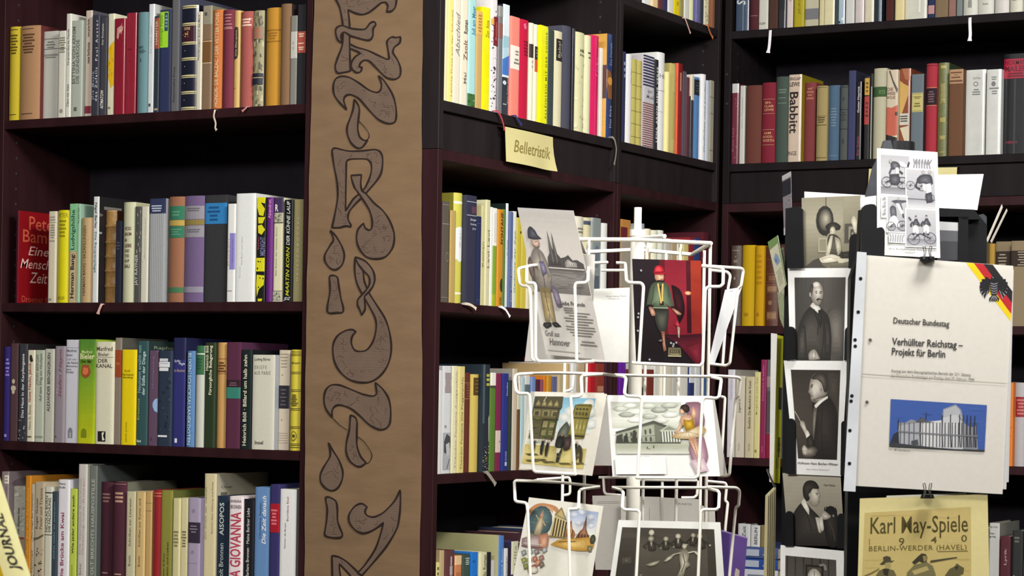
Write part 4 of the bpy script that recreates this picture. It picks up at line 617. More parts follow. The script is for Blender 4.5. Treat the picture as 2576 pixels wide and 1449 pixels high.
W3 = 'third row beside the kraft banner'
row(FA3, zA['s3'], 1000, W3, 'books in the third row beside the banner', [
 (-14,23,872,'2a1f5c','c','violet-blue cloth book at row start',[L(2,.12,.2,'7a6ab0',.4,.9),L(3,.21,.32,'7a6ab0',.4,.9),R(.4,.7,.93,.96,'8a80b8')],{}),
 (25,44,864,'4a3437','f','maroon-brown book with pale flower emblem',[[E(.45+du,.42+dv,.2,.025,'b5a890',10) for du,dv in ((0,-.03),(-.14,.04),(.14,.04),(0,.075))],R(.38,.52,.43,.52,'b5a890')],dict(cc='2a2424',d=.15)),
 (46,67,866,'33343a','p','dark book with long white upright title',[T('Das Haus in der Karpfengasse',.35,.75,.1,.76,'c9c9c6','u',1),Z(12,['9c9c98','6a6a66'],.05,.9,.78,.98,3,.15,.1)],dict(cc='1b1a1c')),
 (68,86,881,'c8c1ab','p','cream book with black leaf and red title',[G([(.3,.06),(.55,.05),(.7,.09),(.8,.12),(.5,.135),(.3,.11)],'2a2a28'),T('Gute Nacht, Jakob',.2,.62,.14,.57,'8a3a30','u',1),T('Hans G. Bentz',.25,.6,.6,.87,'7a6a58','u'),R(0,.7,.94,.955,'55524a')],dict(cc='b5b5a2')),
 (86,110,881,'a5ab9a','p','pale sage book with two dark upright lines',[T('JOHN BERGER',.12,.4,.05,.38,'66705f','u',0,.2),T('Auf dem Weg zur Hochzeit',.5,.85,.04,.56,'55604f','u',0,.2),R(.1,.95,.935,.955,'7f8672')],{}),
 (111,135,878,'aeada0','p','off-white book with dense dark upright title',[T('ALEXANDER BERGENGRUEN',.3,.62,.04,.67,'3f3f3c','u',1)],{}),
 (137,161,871,'837a80','p','mauve-grey book with scribbled reddish title',[T('Stefan Heym',.4,.8,.04,.54,'7d3c4c','u',0,.3),T('Rot',.15,.35,.3,.5,'a08a94','u'),E(.2,.94,.1,.012,'55505a')],{}),
 (161,196,855,'b9b8bf','p','lilac-white book with six-line title',[R(0,1,.075,.08,'8f8e96'),T('Manfred',.05,.85,.09,.12,'55545c','h'),T('Bieler',.05,.55,.135,.16,'55545c','h'),T('Still wie',.1,.85,.175,.2,'8a8992','h'),T('die Nacht',.1,.95,.21,.235,'55545c','h'),T('Memoiren',.05,.95,.245,.265,'55545c','h'),T('eines',.05,.45,.275,.295,'55545c','h'),T('Kindes',.05,.65,.3,.325,'55545c','h'),E(.45,.89,.18,.04,'77767e'),R(.28,.62,.89,.95,'77767e'),R(.42,.48,.9,.95,'b9b8bf')],{}),
 (196,239,854,'7d9a26','g','bright green book with orange bear shape',[BG(0,1,0,1,['4f7c2f','638a2a','7d9a26','97a61e','adb21a'],24),T('Manfred',.2,.82,.105,.135,'d8d2a0','h'),T('Bieler',.1,.95,.135,.19,'d8d2a0','h',1),T('Der Bär',.18,.8,.195,.225,'332a1a','h',1),G([(.28,.24),(.36,.25),(.45,.235),(.52,.25),(.62,.24),(.66,.27),(.76,.31),(.66,.35),(.45,.375),(.25,.35),(.2,.31)],'94472a'),G([(.32,.27),(.6,.275),(.62,.32),(.45,.345),(.27,.325)],'c26a44'),E(.4,.89,.16,.035,'6f7a1a'),R(.24,.56,.89,.945,'6f7a1a')],{}),
 (239,284,860,'c6c2aa','p','cream book with bold dark title and black square',[T('Manfred',.02,.95,.045,.09,'4a4238','h'),T('Bieler',.12,.75,.105,.14,'4a4238','h'),R(0,1,.15,.153,'6a6256'),T('DER',.12,.68,.165,.205,'3a332b','h'),T('KANAL',.0,.95,.215,.255,'3a332b','h'),R(.18,.62,.875,.975,'1c1b1a'),G([(.4,.89),(.55,.88),(.48,.92),(.58,.96),(.44,.965),(.42,.93)],'d0cdb8')],{}),
 (286,304,850,'7b6f63','f','grey-brown book with rusty label',[R(0,1,.115,.37,'8a3d1e'),L(2,.23,.26,'a8623c')],dict(cc='47463f',d=.15)),
 (305,341,880,'d6b90d','p','strong yellow book with small dark title',[T('Rolf',.2,.6,.21,.235,'6a5a10','h'),T('Hartmanns',.05,.85,.245,.275,'6a5a10','h'),T('Sendung',.1,.8,.28,.305,'6a5a10','h',1),T('pendo pocket',.3,.48,.76,.97,'8a7a10','u')],{}),
 (343,371,858,'2d494b','p','dark teal book with white upright title',[T('Neumann erzählt von',.08,.4,.04,.5,'7fa0a0','u'),T('der Süße der Dinge',.48,.82,.1,.52,'b5c6c4','u',1),T('Erasmus',.08,.3,.55,.76,'8f9a58','u'),T('list',.1,.5,.945,.97,'c6d0ce','h',1)],dict(cc='22302f',cov=[T('Raphaele Bil',.1,.95,.045,.085,'77806a','h')],d=.15)),
 (373,396,882,'584358','p','plum book with pale blue half moon',[G([(1,.5),(.7,.515),(.5,.55),(.5,.59),(.7,.635),(1,.65)],'8aa8cc'),T('Nachtgesang',.4,.6,.06,.4,'7d6a7d','u'),E(.4,.93,.06,.02,'3c2c3c')],{}),
 (397,431,882,'26303f','p','dark blue-grey book with white title block',[R(.1,.72,.085,.115,'c9cbcc'),R(.04,.86,.12,.175,'c9cbcc'),R(.08,.76,.18,.215,'c9cbcc'),L(3,.09,.2,'9a9ca4',.15,.75,.12),Z(16,['2f3c50','1d2632'],.1,.95,.28,.85,5,.2,.15),R(.05,.75,.885,.905,'c9cbcc')],{}),
 (434,465,850,'2b2c66','p','navy-blue book with white slanting title',[R(0,1,0,.2,'1f2044'),T('Das Meer',.1,.6,.2,.225,'c9c9d0','h',0,.2),T('Magie',.45,.95,.225,.255,'c9c9d0','h',0,.2),T('Im Abendrot',.1,.95,.285,.315,'a58f86','h'),R(.22,.42,.925,.965,'c9c9d8')],dict(cc='191a38')),
 (467,488,883,'4b6f98','m','medium blue book with pale upright capitals',[T('BLIXEN',.2,.65,.02,.22,'b5c9de','d'),R(.2,.7,.232,.236,'b5c9de'),T('SCHICKSALSANEKDOTEN',.2,.65,.25,.98,'b5c9de','d')],{}),
 (490,510,870,'a9aba0','c','half green half grey-white slim book',[R(0,1,0,.285,'2f5a3a'),R(0,1,.075,.087,'b5bca8'),L(4,.12,.24,'24482e')],{}),
 (511,540,862,'23301c','p','dark green book with cream outlined title',[T('Heinrich Böll',.08,.36,.03,.27,'c6c4a4','u',1),T('Fürsorgliche Belagerung',.42,.76,.03,.5,'d0ceb0','u',1)],{}),
 (543,568,862,'b38a52','c','tan book with red rules and black title',[R(.05,.95,.152,.158,'8c4a32'),L(4,.18,.285,'5a3a22',.08,.9,.4),R(.05,.95,.292,.298,'8c4a32')],{}),
 (568,604,861,'4c2438','f','wine-coloured book with teal band',[R(0,1,.355,.425,'2c1a22'),L(2,.375,.415,'6a4a56'),R(0,1,.425,.53,'2f7060')],dict(cc='44213a',d=.16)),
 (606,632,880,'1a2424','g','black-green book with cream upright title',[T('Heinrich Böll · Billard um halb zehn',.2,.56,.05,.97,'c6bfa6','u',1)],dict(cc='17191c')),
 (634,690,893,'bab7a8','p','broad white book with small black titles',[T('Ludwig Börne',.08,.8,.03,.07,'3f3d38','h'),T('BRIEFE',.08,.65,.11,.15,'8a867a','h',0,0,.15),T('AUS PARIS',.08,.82,.17,.21,'77736a','h',0,0,.1),T('Insel',.15,.55,.905,.945,'4a4842','h',1)],dict(cc='8b9094')),
 (700,727,881,'b9ad9a','p','beige book with square black label',[L(5,.03,.19,'8a8070',.05,.95,.2),R(0,1,.355,.585,'26242a'),L(5,.385,.57,'55525a',.15,.8,.2),E(.35,.25,.05,.006,'5a5248'),E(.35,.7,.05,.006,'5a5248'),H(5,.05,.95,.83,.95,'8a8070',.12)],{}),
 (728,753,880,'bdae36','m','yellow book ringed with double dark lines',[[R(0,1,v,v+.006,'4a4210') for v in (.02,.04,.055,.22,.235,.395,.41,.58,.595,.76,.775,.93,.945,.965)],T('Bruyn',.15,.95,.12,.145,'4a4210','h',1),L(6,.44,.56,'5f5614',.1,.85,.45),E(.5,.855,.3,.05,'6f651c'),E(.5,.855,.22,.038,'bdae36'),R(.35,.65,.84,.87,'4a4210')],{}),
], a_max=-2.4562, a_min=-3.2118)

W4 = 'lowest row beside the kraft banner'
row(FA4, zA['s4'], 1330, W4, 'books in the lowest row beside the banner', [
 (-22,20,1186,'7d7072','p','dusky mauve paperback partly behind a journal',[R(.45,.98,.03,.1,'c5bfae'),L(2,.04,.09,'8a8578',.5,.9),V(2,.7,.8,.12,.9,'5b4f52')],dict(cc='5f5457',cov=[E(.35,.1,.3,.05,'4a3f44')])),
 (32,61,1224,'9a988b','P','mottled grey paperback with red foot',[Z(26,['858478','aaa99c'],0,1,0,.45,4,.2,.12),T('Der stumme Gast',.4,.6,.2,.45,'3f4a4a','u'),R(0,1,.48,.5,'8a3a34'),R(0,1,.5,1,'8a7a6a')],{}),
 (62,76,1197,'b0721c','p','narrow orange book with gilt upright letters',[T('Unter dem Eis des Nordens',.3,.7,.1,.85,'d09a50','u')],dict(cc='9a661c')),
 (76,85,1218,'a89c85','P','very thin beige book with upright title',[T('Zur Lage der Literatur',.2,.8,.08,.5,'5a5244','u'),T('Heimat',.2,.8,.6,.85,'5a5244','u')],{}),
 (85,110,1213,'a0947d','P','creased beige paperback with inky drawing',[T('Roger Gunter',.2,.45,.14,.42,'4a4034','u',1),T('Feuer und Träume',.55,.85,.05,.42,'6a5f4e','u'),Z(40,['221f1c','33302a','8a8068'],.02,.98,.55,1,12,.16,.07),G([(.0,.5),(.5,.49),(1,.46),(1,.475),(.5,.505),(0,.515)],'55503f')],{}),
 (112,130,1225,'b9b8a8','P','off-white paperback with framed upright title',[R(0,1,.05,.06,'2c2c2a'),T('NICOLAS BORN',.08,.45,.08,.42,'3a3a38','u'),T('DIE FÄLSCHUNG',.5,.88,.1,.42,'3a3a38','u'),R(0,1,.44,.446,'3a3a38')],dict(cc='c4c2b0')),
 (130,144,1237,'333f48','P','slate paperback with pale blue upright title',[T('nichts mehr zu erinnern',.3,.6,.1,.65,'6f8ca0','u')],{}),
 (145,173,1207,'c9c6c9','p','white book with wine-red upright title',[T('Pierre',.1,.65,.025,.045,'55525a','h',1),T('Boulle',.1,.65,.055,.075,'55525a','h',1),T('Die Brücke am Kwai',.25,.58,.28,.86,'84405a','u',1)],dict(cc='b9b8c0')),
 (173,193,1230,'a9b649','p','lime green book with black upright title',[T('Wie jeder andere auch',.3,.7,.06,.6,'33381c','u',1),T('Frederik Hetmann',.2,.5,.7,.98,'7a8a30','u')],{}),
 (195,217,1168,'b2ada6','p','tall white-grey book with faint rosy title',[T('Die deutsche Romantik',.2,.42,.1,.68,'9c9490','u'),T('Gesang von Rosen',.55,.78,.1,.68,'b08a88','u'),T('Ulrich Becher',.25,.5,.74,.92,'77746e','u')],dict(cc='77786f')),
 (223,242,1172,'62665f','p','grey book with long pale upright capitals',[T('BERTOLT BRECHTS HAUSPOSTILLE',.3,.72,.1,.95,'a3a89c','u')],dict(cc='464b49',d=.19)),
 (250,279,1213,'3c1c26','c','dark maroon book with gilt lines, nearer the grey one',[L(3,.09,.18,'7a5a58'),L(1,.77,.79,'8a6a66'),E(.5,.83,.05,.006,'8a6a66')],{}),
 (280,315,1213,'42202b','c','wider dark maroon book with gilt title',[L(3,.08,.18,'a5836c'),R(.05,.95,.015,.02,'8a6a66'),L(1,.77,.79,'a5836c'),E(.4,.83,.06,.008,'8a6a66')],dict(cc='5f5f52')),
 (317,340,1237,'b0a98a','P','pale cream paperback with slim upright title',[T('Schriften zur Literatur',.3,.55,.06,.5,'5c5644','u'),T('Brecht',.3,.55,.58,.68,'5c5644','u'),R(0,.6,.79,.795,'77705a')],dict(cc='77745f')),
 (341,364,1238,'b79d6a','P','straw-coloured paperback with slim upright title',[T('Schriften zur Kunst und',.3,.55,.06,.5,'6a5736','u'),T('Brecht',.3,.55,.58,.68,'6a5736','u'),R(0,.6,.79,.795,'7f6a44')],{}),
 (365,381,1237,'a98a58','P','plain tan paperback',[R(0,1,.1,.105,'8a7048'),R(0,1,.17,.175,'8a7048')],{}),
 (382,403,1233,'7f2124','G','glossy red book with gilt rules',[R(0,1,.025,.032,'b5705c'),R(0,1,.05,.057,'b5705c'),R(.3,.35,0,1,'8f3436')],{}),
 (403,433,1234,'797633','p','olive-green book with black upright title',[T('Günter de Bruyn',.25,.42,.55,.78,'2c2c14','u'),T('Leben und Lieben',.55,.72,.45,.78,'2c2c14','u'),R(0,1,.815,.82,'4a4a20')],dict(cc='4f5426',cov=[L(2,.06,.14,'33381c',.1,.8)],d=.15)),
 (434,452,1254,'b2ab80','P','pale khaki paperback, nearer the olive book',[L(5,.3,.46,'77704e')],{}),
 (452,472,1254,'b8b088','P','pale khaki paperback, nearer the lilac book',[L(6,.3,.46,'6c6546')],{}),
 (473,503,1253,'8f8497','f','lilac book with dark square label',[E(.45,.12,.14,.02,'7a7084'),R(0,1,.225,.415,'2c2330'),L(3,.25,.33,'77707c',.15,.8,.25),E(.4,.5,.12,.018,'7a7084'),H(3,.0,.85,.6,1,'7a7084',.02)],dict(cc='6f6880')),
 (512,542,1192,'b8ad87','P','tall creased cream paperback',[T('Zur Kritik der Gewalt',.05,.25,.1,.5,'8a8262','u',0,.25),T('Bericht über Haltung und Rede',.65,.8,.06,.45,'77704e','u')],dict(cc='94907f',cov=[T('Über',.08,.3,.09,.11,'55534a','h'),R(.08,.2,.14,.18,'55534a')],d=.175)),
 (545,574,1248,'1f2b3a','g','navy book with cream upright title',[T('Arnolt Bronnen',.22,.62,.42,.82,'a9b0a8','u'),T('AISOPOS',.22,.62,.06,.35,'b5bcb4','u',1)],dict(cc='2c3648')),
 (576,610,1249,'cbbfc0','p','white book with tall red upright capitals',[T('BARBARA',.08,.9,.03,.055,'4a3a3c','h'),T('BRONNEN',.08,.9,.075,.11,'4a3a3c','h'),T('DONNA GIOVANNA',.08,.88,.14,1,'a03c4c','u',1)],{}),
 (611,638,1256,'131318','p','black book with small white upright title',[T('Barbara Bronnen · Meine Berliner Liebe',.28,.6,.08,.7,'b5b3ae','u')],{}),
 (640,677,1226,'5677a0','p','sea-blue book with white slanted title',[T('Die Zeit danach',.5,.78,.07,.46,'ced6dc','u',1,.25),T('Christine Seeler',.32,.46,.12,.42,'2c4468','u',0,.2),R(0,1,.76,.78,'2f4a6a'),R(0,1,.78,1,'3f5f80'),Z(28,['8fa5b5','a9b9c0','2f4a6a'],.02,.98,.79,1,4,.2,.025)],{}),
 (678,702,1219,'2b2752','f','violet-navy book with red label',[R(0,1,.15,.375,'8a1220'),L(5,.19,.32,'b5606a',.15,.8)],{}),
 (703,744,1231,'c5c4c2','P','broad white book with slim black upright title',[T('Günter de Bruyn',.3,.42,.27,.48,'55524e','u'),T('Buridans Esel',.42,.55,.06,.26,'8a5a58','u')],dict(cc='8f8f8a')),
], pages_child=True, a_max=-2.4562, a_min=-3.2118)

# ---------------------------------------------------------------- alcove side bookcases
WB = 'row above the handwritten shelf sign'; GB = 'books above the handwritten sign'
row(FB, zB['s1'], 200, WB, GB, [
 (1119,1126,-42,'e8dfae','P','very thin cream volume at the near end',[],{}),
 (1126,1140,-36,'efe08a','p','slim pale yellow book with faint upright title',[T('Leichte Prosa aus der Schweiz',.5,.8,.2,.95,'b5a45a','u')],{}),
 (1140,1158,-40,'e2dcc8','p','off-white book with broad grey upright script',[T('Abschied',.25,.85,.25,.6,'8d8580','u',0,.3)],{}),
 (1158,1177,-36,'e6dcc4','p','off-white book with black and brown script',[T('Roman',.35,.9,.28,.4,'4a4340','u',1),T('Zsolt',.35,.9,.45,.62,'8a6a5c','u',1),T('Mai',.4,.8,.72,.82,'77706a','u')],{}),
 (1177,1197,-8,'a8d6d4','p','sky-blue book with green landscape at its foot',[T('Juli am Meer',.35,.85,.08,.34,'4a8aa8','u',1),R(0,1,.88,1,'3c6a3c'),Z(9,['7aa06a','2c4a2a'],.05,.95,.89,1,3,.2,.05)],{}),
 (1197,1213,28,'c4a268','f','tan book with paler orange head',[R(0,1,0,.24,'dcae62'),L(6,.03,.22,'a8803c')],{}),
 (1213,1233,19,'f0e800','g','brilliant yellow book with olive title',[T('Anna',.35,.8,.12,.2,'8a8410','u'),T('Zen',.35,.8,.22,.29,'8a8410','u')],{}),
 (1233,1251,-30,'e4dfe0','p','white book covered in black comic scrawl',[Z(46,['2a2430','5a4a60','e4dfe0','3a3038'],.02,.98,.0,1,5,.2,.06),R(.3,1,.23,.46,'7d1f28'),R(0,.3,.25,.3,'d8a050'),T('Roman',.5,.75,.27,.42,'c0706c','u'),Z(12,['a8485c','8a5a8a'],.05,.95,.7,.9,8,.12,.04)],dict(rib=('red',[(1252,279),(1259,290),(1266,308),(1269,328)],.005))),
 (1252,1264,15,'77767a','p','mid-grey book squeezed next to a comic one',[R(0,1,.16,.3,'8a5a55'),R(0,1,.0,.1,'8f8e8c')],{}),
 (1264,1284,12,'2b3440','g','blue and white jacket with dark foot',[R(0,1,0,.285,'dfeaf0'),R(0,1,.285,.41,'9cc8d4'),R(0,1,.4,.65,'4079c8'),G([(0,.4),(1,.38),(1,.45),(0,.5)],'b5d6e0'),R(0,1,.64,.66,'dfeaf0'),E(.3,.71,.25,.02,'d6dbe0'),T('Ann Tyler Inn',.65,.9,.66,.9,'b5a0b0','u'),R(.1,.6,.9,.91,'aab5bd')],{}),
 (1281,1307,42,'f0897a','p','salmon-pink book with white label',[R(0,1,.29,.525,'f0e8dc'),L(2,.33,.39,'8a8378',.4,.9),L(2,.41,.48,'8a8378',.3,.95)],dict(rib=('blue',[(1297,291),(1304,302),(1313,315)],.005))),
 (1307,1333,50,'c4123f','m','crimson cloth-like book with dark title lines',[L(5,.205,.365,'7a0c2a',.3,.95),G([(.3,.05),(.5,.03),(.6,.08),(.4,.1)],'d8708a')],{}),
 (1333,1344,58,'e8e0c8','m','cream book with black label, first of two',[R(0,.8,.215,.355,'3a2a28'),L(2,.37,.47,'a8aaa8',.3,.8)],{}),
 (1344,1356,62,'e8e0c8','m','cream book with black and orange label',[R(.15,1,.225,.36,'2a2520'),R(.15,1,.36,.485,'c45a34'),L(3,.25,.34,'77706a',.3,.8)],{}),
 (1356,1380,65,'eeee10','g','vivid lemon yellow book with spaced black title',[T('ALLEINSEIN MIT DER SONNE',.62,.85,.06,.95,'5a5a10','u',0,0,.2)],{}),
 (1378,1394,75,'3b4746','f','dark grey-green book',[],dict(cc='c9ccc8')),
 (1394,1418,79,'e0d8b4','c','cream cloth book with square black label',[R(.22,1,.08,.31,'2a2622'),T('Babel',.35,.62,.1,.28,'b5ae98','u'),T('Bell',.68,.9,.12,.26,'b5ae98','u')],{}),
 (1418,1440,66,'4a4b5a','c','rounded slate-blue cloth book',[],{}),
 (1440,1447,72,'26242c','g','very thin black book',[R(.4,.5,0,1,'5a5a64')],{}),
 (1448,1474,82,'dedcae','m','pale greenish-cream book with small black title',[T('ABEL',.35,.95,.165,.195,'3a3a2a','h',1),T('Ding',.35,.95,.215,.24,'3a3a2a','h',1),Z(14,['d2cfa0','e4e2ba'],0,1,.3,1,4,.25,.12)],{}),
 (1474,1490,90,'dedcb4','m','narrow cream book with small black title',[L(1,.165,.19,'3a3a2a',.3,.9),L(1,.215,.235,'3a3a2a',.3,.9)],{}),
 (1490,1510,90,'d41a5e','G','shiny magenta book with pink script',[T('Liebe',.4,.8,.22,.42,'e88aae','u',0,.3),R(.3,.4,0,1,'e03c78')],{}),
 (1510,1517,121,'f0ece4','P','thin white booklet',[],{}),
 (1527,1541,86,'2f4070','g','blue-spined book with painted yellow cover',[T('Eva Demski',.4,.8,.08,.3,'8a98b8','u'),G([(0,.34),(.6,.36),(1,.44),(1,.62),(.2,.62),(0,.5)],'8a5a34'),E(.5,.45,.4,.04,'d89a48'),T('Das Erbe',.5,.85,.68,.9,'a5b0c8','u')],dict(cc='dca850',cov=[R(0,.4,.3,.62,'5a3830'),E(.2,.42,.12,.06,'c88a50'),Z(8,['c89a48','e0b868'],0,.3,.62,1,3,.1,.08)],gap=1,rib=('grey',[(1541,345),(1547,352),(1551,372),(1549,396),(1545,415)],.005))),
], a_min=3.5680, a_max=4.2740)
WN = 'upper row of the narrow corner bay'
row(FN, zB['s1'], 270, WN, 'books in the upper row of the corner bay', [
 (1566,1576,130,'24284a','m','thin navy book beside the bay post',[L(3,.1,.3,'77809c',.2,.8)],{}),
 (1576,1592,137,'dfe0dc','m','white book with pencil-thin upright title',[T('Der Idiot',.55,.75,.15,.32,'8a8c8a','u')],{}),
 (1592,1604,149,'a39a55','c','olive-gold book, nearer the white one',[[R(0,1,v,v+.008,'7a7238') for v in (.15,.3,.45,.6,.75,.9)]],{}),
 (1604,1617,153,'a69c56','c','olive-gold book, nearer the striped one',[[R(0,1,v,v+.008,'7a7238') for v in (.15,.3,.45,.6,.75,.9)]],{}),
 (1618,1646,141,'b9b4b8','p','book striped navy above and red below',[H(11,0,1,.0,.345,'2b2f4c',.55),R(0,1,.345,.51,'b5b3b8'),T('Igor',.35,.8,.36,.41,'4a4a55','h',0,.2),T('Musik',.25,.95,.42,.465,'4a4a55','h',0,.2),H(20,0,1,.515,1,'7a4a48',.5)],{}),
 (1647,1656,150,'22262a','p','thin black book with spaced white letters',[T('LENA ARON NEUE VERSE',.35,.8,.08,.92,'c6c8c4','u',1,0,.1)],{}),
 (1656,1677,133,'e3e3df','m','taller white book with grey initials',[T('HE',.15,.85,.215,.26,'77787a','h'),R(.1,.8,.385,.392,'9a9a98'),R(.1,.6,.6,.605,'aaaaa8')],dict(cc='cfcfcb',d=.2)),
 (1676,1687,181,'ddc98a','m','cream-yellow narrow book',[],{}),
 (1688,1703,160,'a59a5e','c','olive book with gilt lettering rows',[H(16,.25,.9,.03,.32,'c4b878',.4),H(8,.2,.9,.85,.97,'c4b878',.4)],{}),
 (1706,1717,160,'7a1b1f','g','dark red book with fiery orange cover',[R(.3,.6,.1,.3,'b58a70')],dict(cc='e06040')),
 (1719,1727,180,'4b4450','p','thin plum-grey book',[R(.4,.55,0,1,'6a6470')],{}),
 (1728,1735,195,'5a2c35','p','thin burgundy book',[],{}),
 (1739,1746,190,'28303c','g','dark picture book with pale upper corner',[R(0,1,0,.3,'c9bfa8')],dict(cc='cfc4b0',cov=[G([(0,.25),(.5,.32),(1,.2),(1,1),(0,1)],'3a3034')])),
 (1747,1765,195,'4f78a8','c','denim-blue book with black label',[R(.1,1,.03,.22,'1d2226'),L(4,.06,.19,'4a5258',.2,.9,.2)],{}),
 (1765,1778,187,'d7dfe3','m','white book with bluish pencil spine lines',[T('Gedichte und Lieder',.3,.7,.1,.92,'8a949c','u',0,.3)],dict(cc='d0d8dc',d=.15)),
 (1778,1785,203,'b8c2cf','p','thin ice-blue book',[],{}),
 (1786,1797,203,'8d8a7c','f','grey-beige book at the corner end',[R(0,1,.2,.21,'6a685c'),R(0,1,.4,.41,'6a685c'),R(0,1,.85,.86,'6a685c')],{}),
], a_min=4.3085, a_max=4.8040)
WT = 'topmost row of the narrow corner bay'
row(FN, zB['s0'], 20, WT, 'books in the topmost row of the corner bay', [
 (1574,1616,-185,'2a2626','f','dark book hidden mostly above view',[],{}),
 (1618,1639,-180,'d5d8cf','p','pale white-green book',[],{}),
 (1640,1656,-190,'d2b68a','p','light tan book',[],{}),
 (1657,1668,-185,'5a2f30','f','dark maroon book',[],{}),
 (1669,1680,-170,'2d2c52','f','deep indigo book',[],{}),
 (1681,1695,-175,'c9cac2','p','grey-white book',[],{}),
 (1695,1711,-175,'cdb915','p','yellow book with small olive mark',[L(2,.75,.9,'a08e10',.4,.8)],{}),
 (1711,1721,-165,'8d8650','f','olive-khaki book',[],dict(rib=('rose',[(1723,45),(1727,55),(1732,70),(1737,84)],.005))),
 (1722,1735,-160,'c4c6bd','p','pale silver-grey book',[],{}),
 (1735,1750,-165,'dcd6a4','m','cream book with plain spine',[],{}),
 (1751,1762,-160,'5a5a88','g','violet-grey patterned book',[R(0,1,0,.72,'a8adb4'),Z(8,['6a4a70','44508c'],.05,.95,.75,1,4,.3,.08)],{}),
 (1763,1771,-160,'2b2f3c','p','thin blue-black book',[],{}),
 (1772,1784,-160,'cfccae','p','white book speckled with grey print',[Z(26,['8d8c80','a8a694'],.05,.95,.5,1,6,.2,.04)],dict(rib=('rust',[(1780,62),(1784,75),(1789,88),(1794,96)],.006))),
 (1792,1806,-150,'7a5038','f','brown book at the corner end',[],dict(gap=1)),
], a_min=4.3085, a_max=4.8040)

WM = 'row behind the top of the white rack'
row(FB, zB['s2'], 640, WM, 'books in the row behind the rack top', [
 (1113,1130,507,'5a5249','f','dark taupe book at the near end',[R(0,1,.03,.035,'8a9090'),R(0,1,.22,.227,'8a9090'),E(.7,.55,.3,.05,'776e64'),E(.7,.55,.22,.038,'5a5249'),R(0,1,.95,.955,'8a8580')],{}),
 (1132,1147,530,'b59a5c','P','thin straw-coloured book, lower than its neighbours',[],dict(cc='6a5a34')),
 (1145,1168,486,'c9c455','m','lime-yellow book with torn white label',[R(0,1,.075,.1,'e8e6c8'),G([(0,.33),(.4,.305),(1,.31),(1,.6),(.5,.63),(.2,.6),(0,.61)],'e4e6e4'),T('Zar',.45,.65,.34,.5,'a8aaac','u'),R(0,1,.9,.92,'e8e6c8')],dict(cc='8a8430')),
 (1170,1199,492,'2f3045','f','navy book with purple square and white title',[R(.05,1,.055,.062,'a8acb8'),R(.45,1,.1,.165,'5a3a4c'),R(.05,1,.18,.187,'a8acb8'),T('Jünger',.35,.95,.21,.235,'b5b9c4','h',1),T('Siebzig',.35,.95,.255,.275,'b5b9c4','h',1),T('IV',.55,.9,.295,.315,'b5b9c4','h',1)],dict(cc='3c3c46',rib=('cream',[(1170,764),(1180,765),(1190,770),(1198,777)],.005))),
 (1200,1211,545,'222a50','f','low dark blue book',[R(0,1,.08,.085,'4a5478'),R(0,1,.94,.945,'4a5478')],{}),
 (1211,1220,517,'c9c290','p','thin cream book with brown label',[T('Roman',.2,.8,.36,.62,'8a7c58','u')],{}),
 (1220,1233,503,'ccc8a0','p','pale cream book with large faint grey letters',[T('Lavi Lavi',.3,.85,.28,.65,'77755c','u')],{}),
 (1229,1240,521,'e8e8e2','p','thin bright white book',[],{}),
 (1240,1251,524,'7da030','p','white-topped green book',[R(0,1,0,.385,'e6e4dc'),V(3,.2,.9,.05,.35,'a8a69c',.3),R(0,1,.88,1,'a0aa28')],{}),
 (1251,1266,527,'c98a28','p','orange book with dark upright capitals',[T('FONTANE',.45,.95,.03,.36,'3a3420','u',1),E(.75,.78,.3,.07,'3a3a20'),T('Effi',.4,.8,.9,.98,'7a5a1c','u')],{}),
 (1266,1272,527,'5a7a3c','p','thin moss-green book',[],{}),
 (1272,1280,512,'dfe4ea','g','thin tall blue-white book',[T('Im Kreis',.2,.8,.35,.5,'a8b0ba','u')],dict(cc='1c2622',rib=('white',[(1262,772),(1272,778),(1278,788),(1283,797)],.005))),
 (1280,1291,533,'5a6690','p','muted blue book with pale script',[T('Die Insel Felsen',.3,.75,.5,.95,'a5adc4','u',0,.3)],{}),
 (1291,1299,532,'d8dcd0','p','thin white book with green print',[T('Gedichte der Zeit',.2,.7,.2,.85,'8aa07a','u')],{}),
 (1300,1312,548,'c6b43e','p','mustard yellow book, nearer the thin white one',[E(.8,.16,.2,.015,'4a4420')],{}),
 (1312,1326,552,'cbb945','p','mustard yellow book behind the long card',[],{}),
 (1326,1345,560,'cfc9a8','p','cream book behind the long card',[],{}),
 (1345,1385,556,'8a5a3a','f','brown books end behind the long card',[],{}),
 (1386,1420,560,'b5b0a0','p','grey-cream book behind the long card',[],{}),
 (1421,1448,552,'ded8c8','p','pale book next to the card edge',[],{}),
 (1449,1471,545,'dcd8c4','m','cream book seen right beside the card edge',[L(2,.11,.18,'8a8474')],{}),
 (1472,1489,548,'d6cfa8','m','cream book with navy band near its head',[R(0,1,.035,.075,'4a5268')],{}),
 (1491,1512,549,'8a9494','p','blue-grey book with white edge',[E(.5,.4,.3,.12,'6a7686'),R(.1,.8,.6,.9,'5a6470')],dict(cc='c9ccc8')),
 (1517,1531,562,'d9d9d4','m','white book closing the wide bay',[R(.5,.8,.3,.31,'8a8a88')],{}),
], a_min=3.5680, a_max=4.2740)
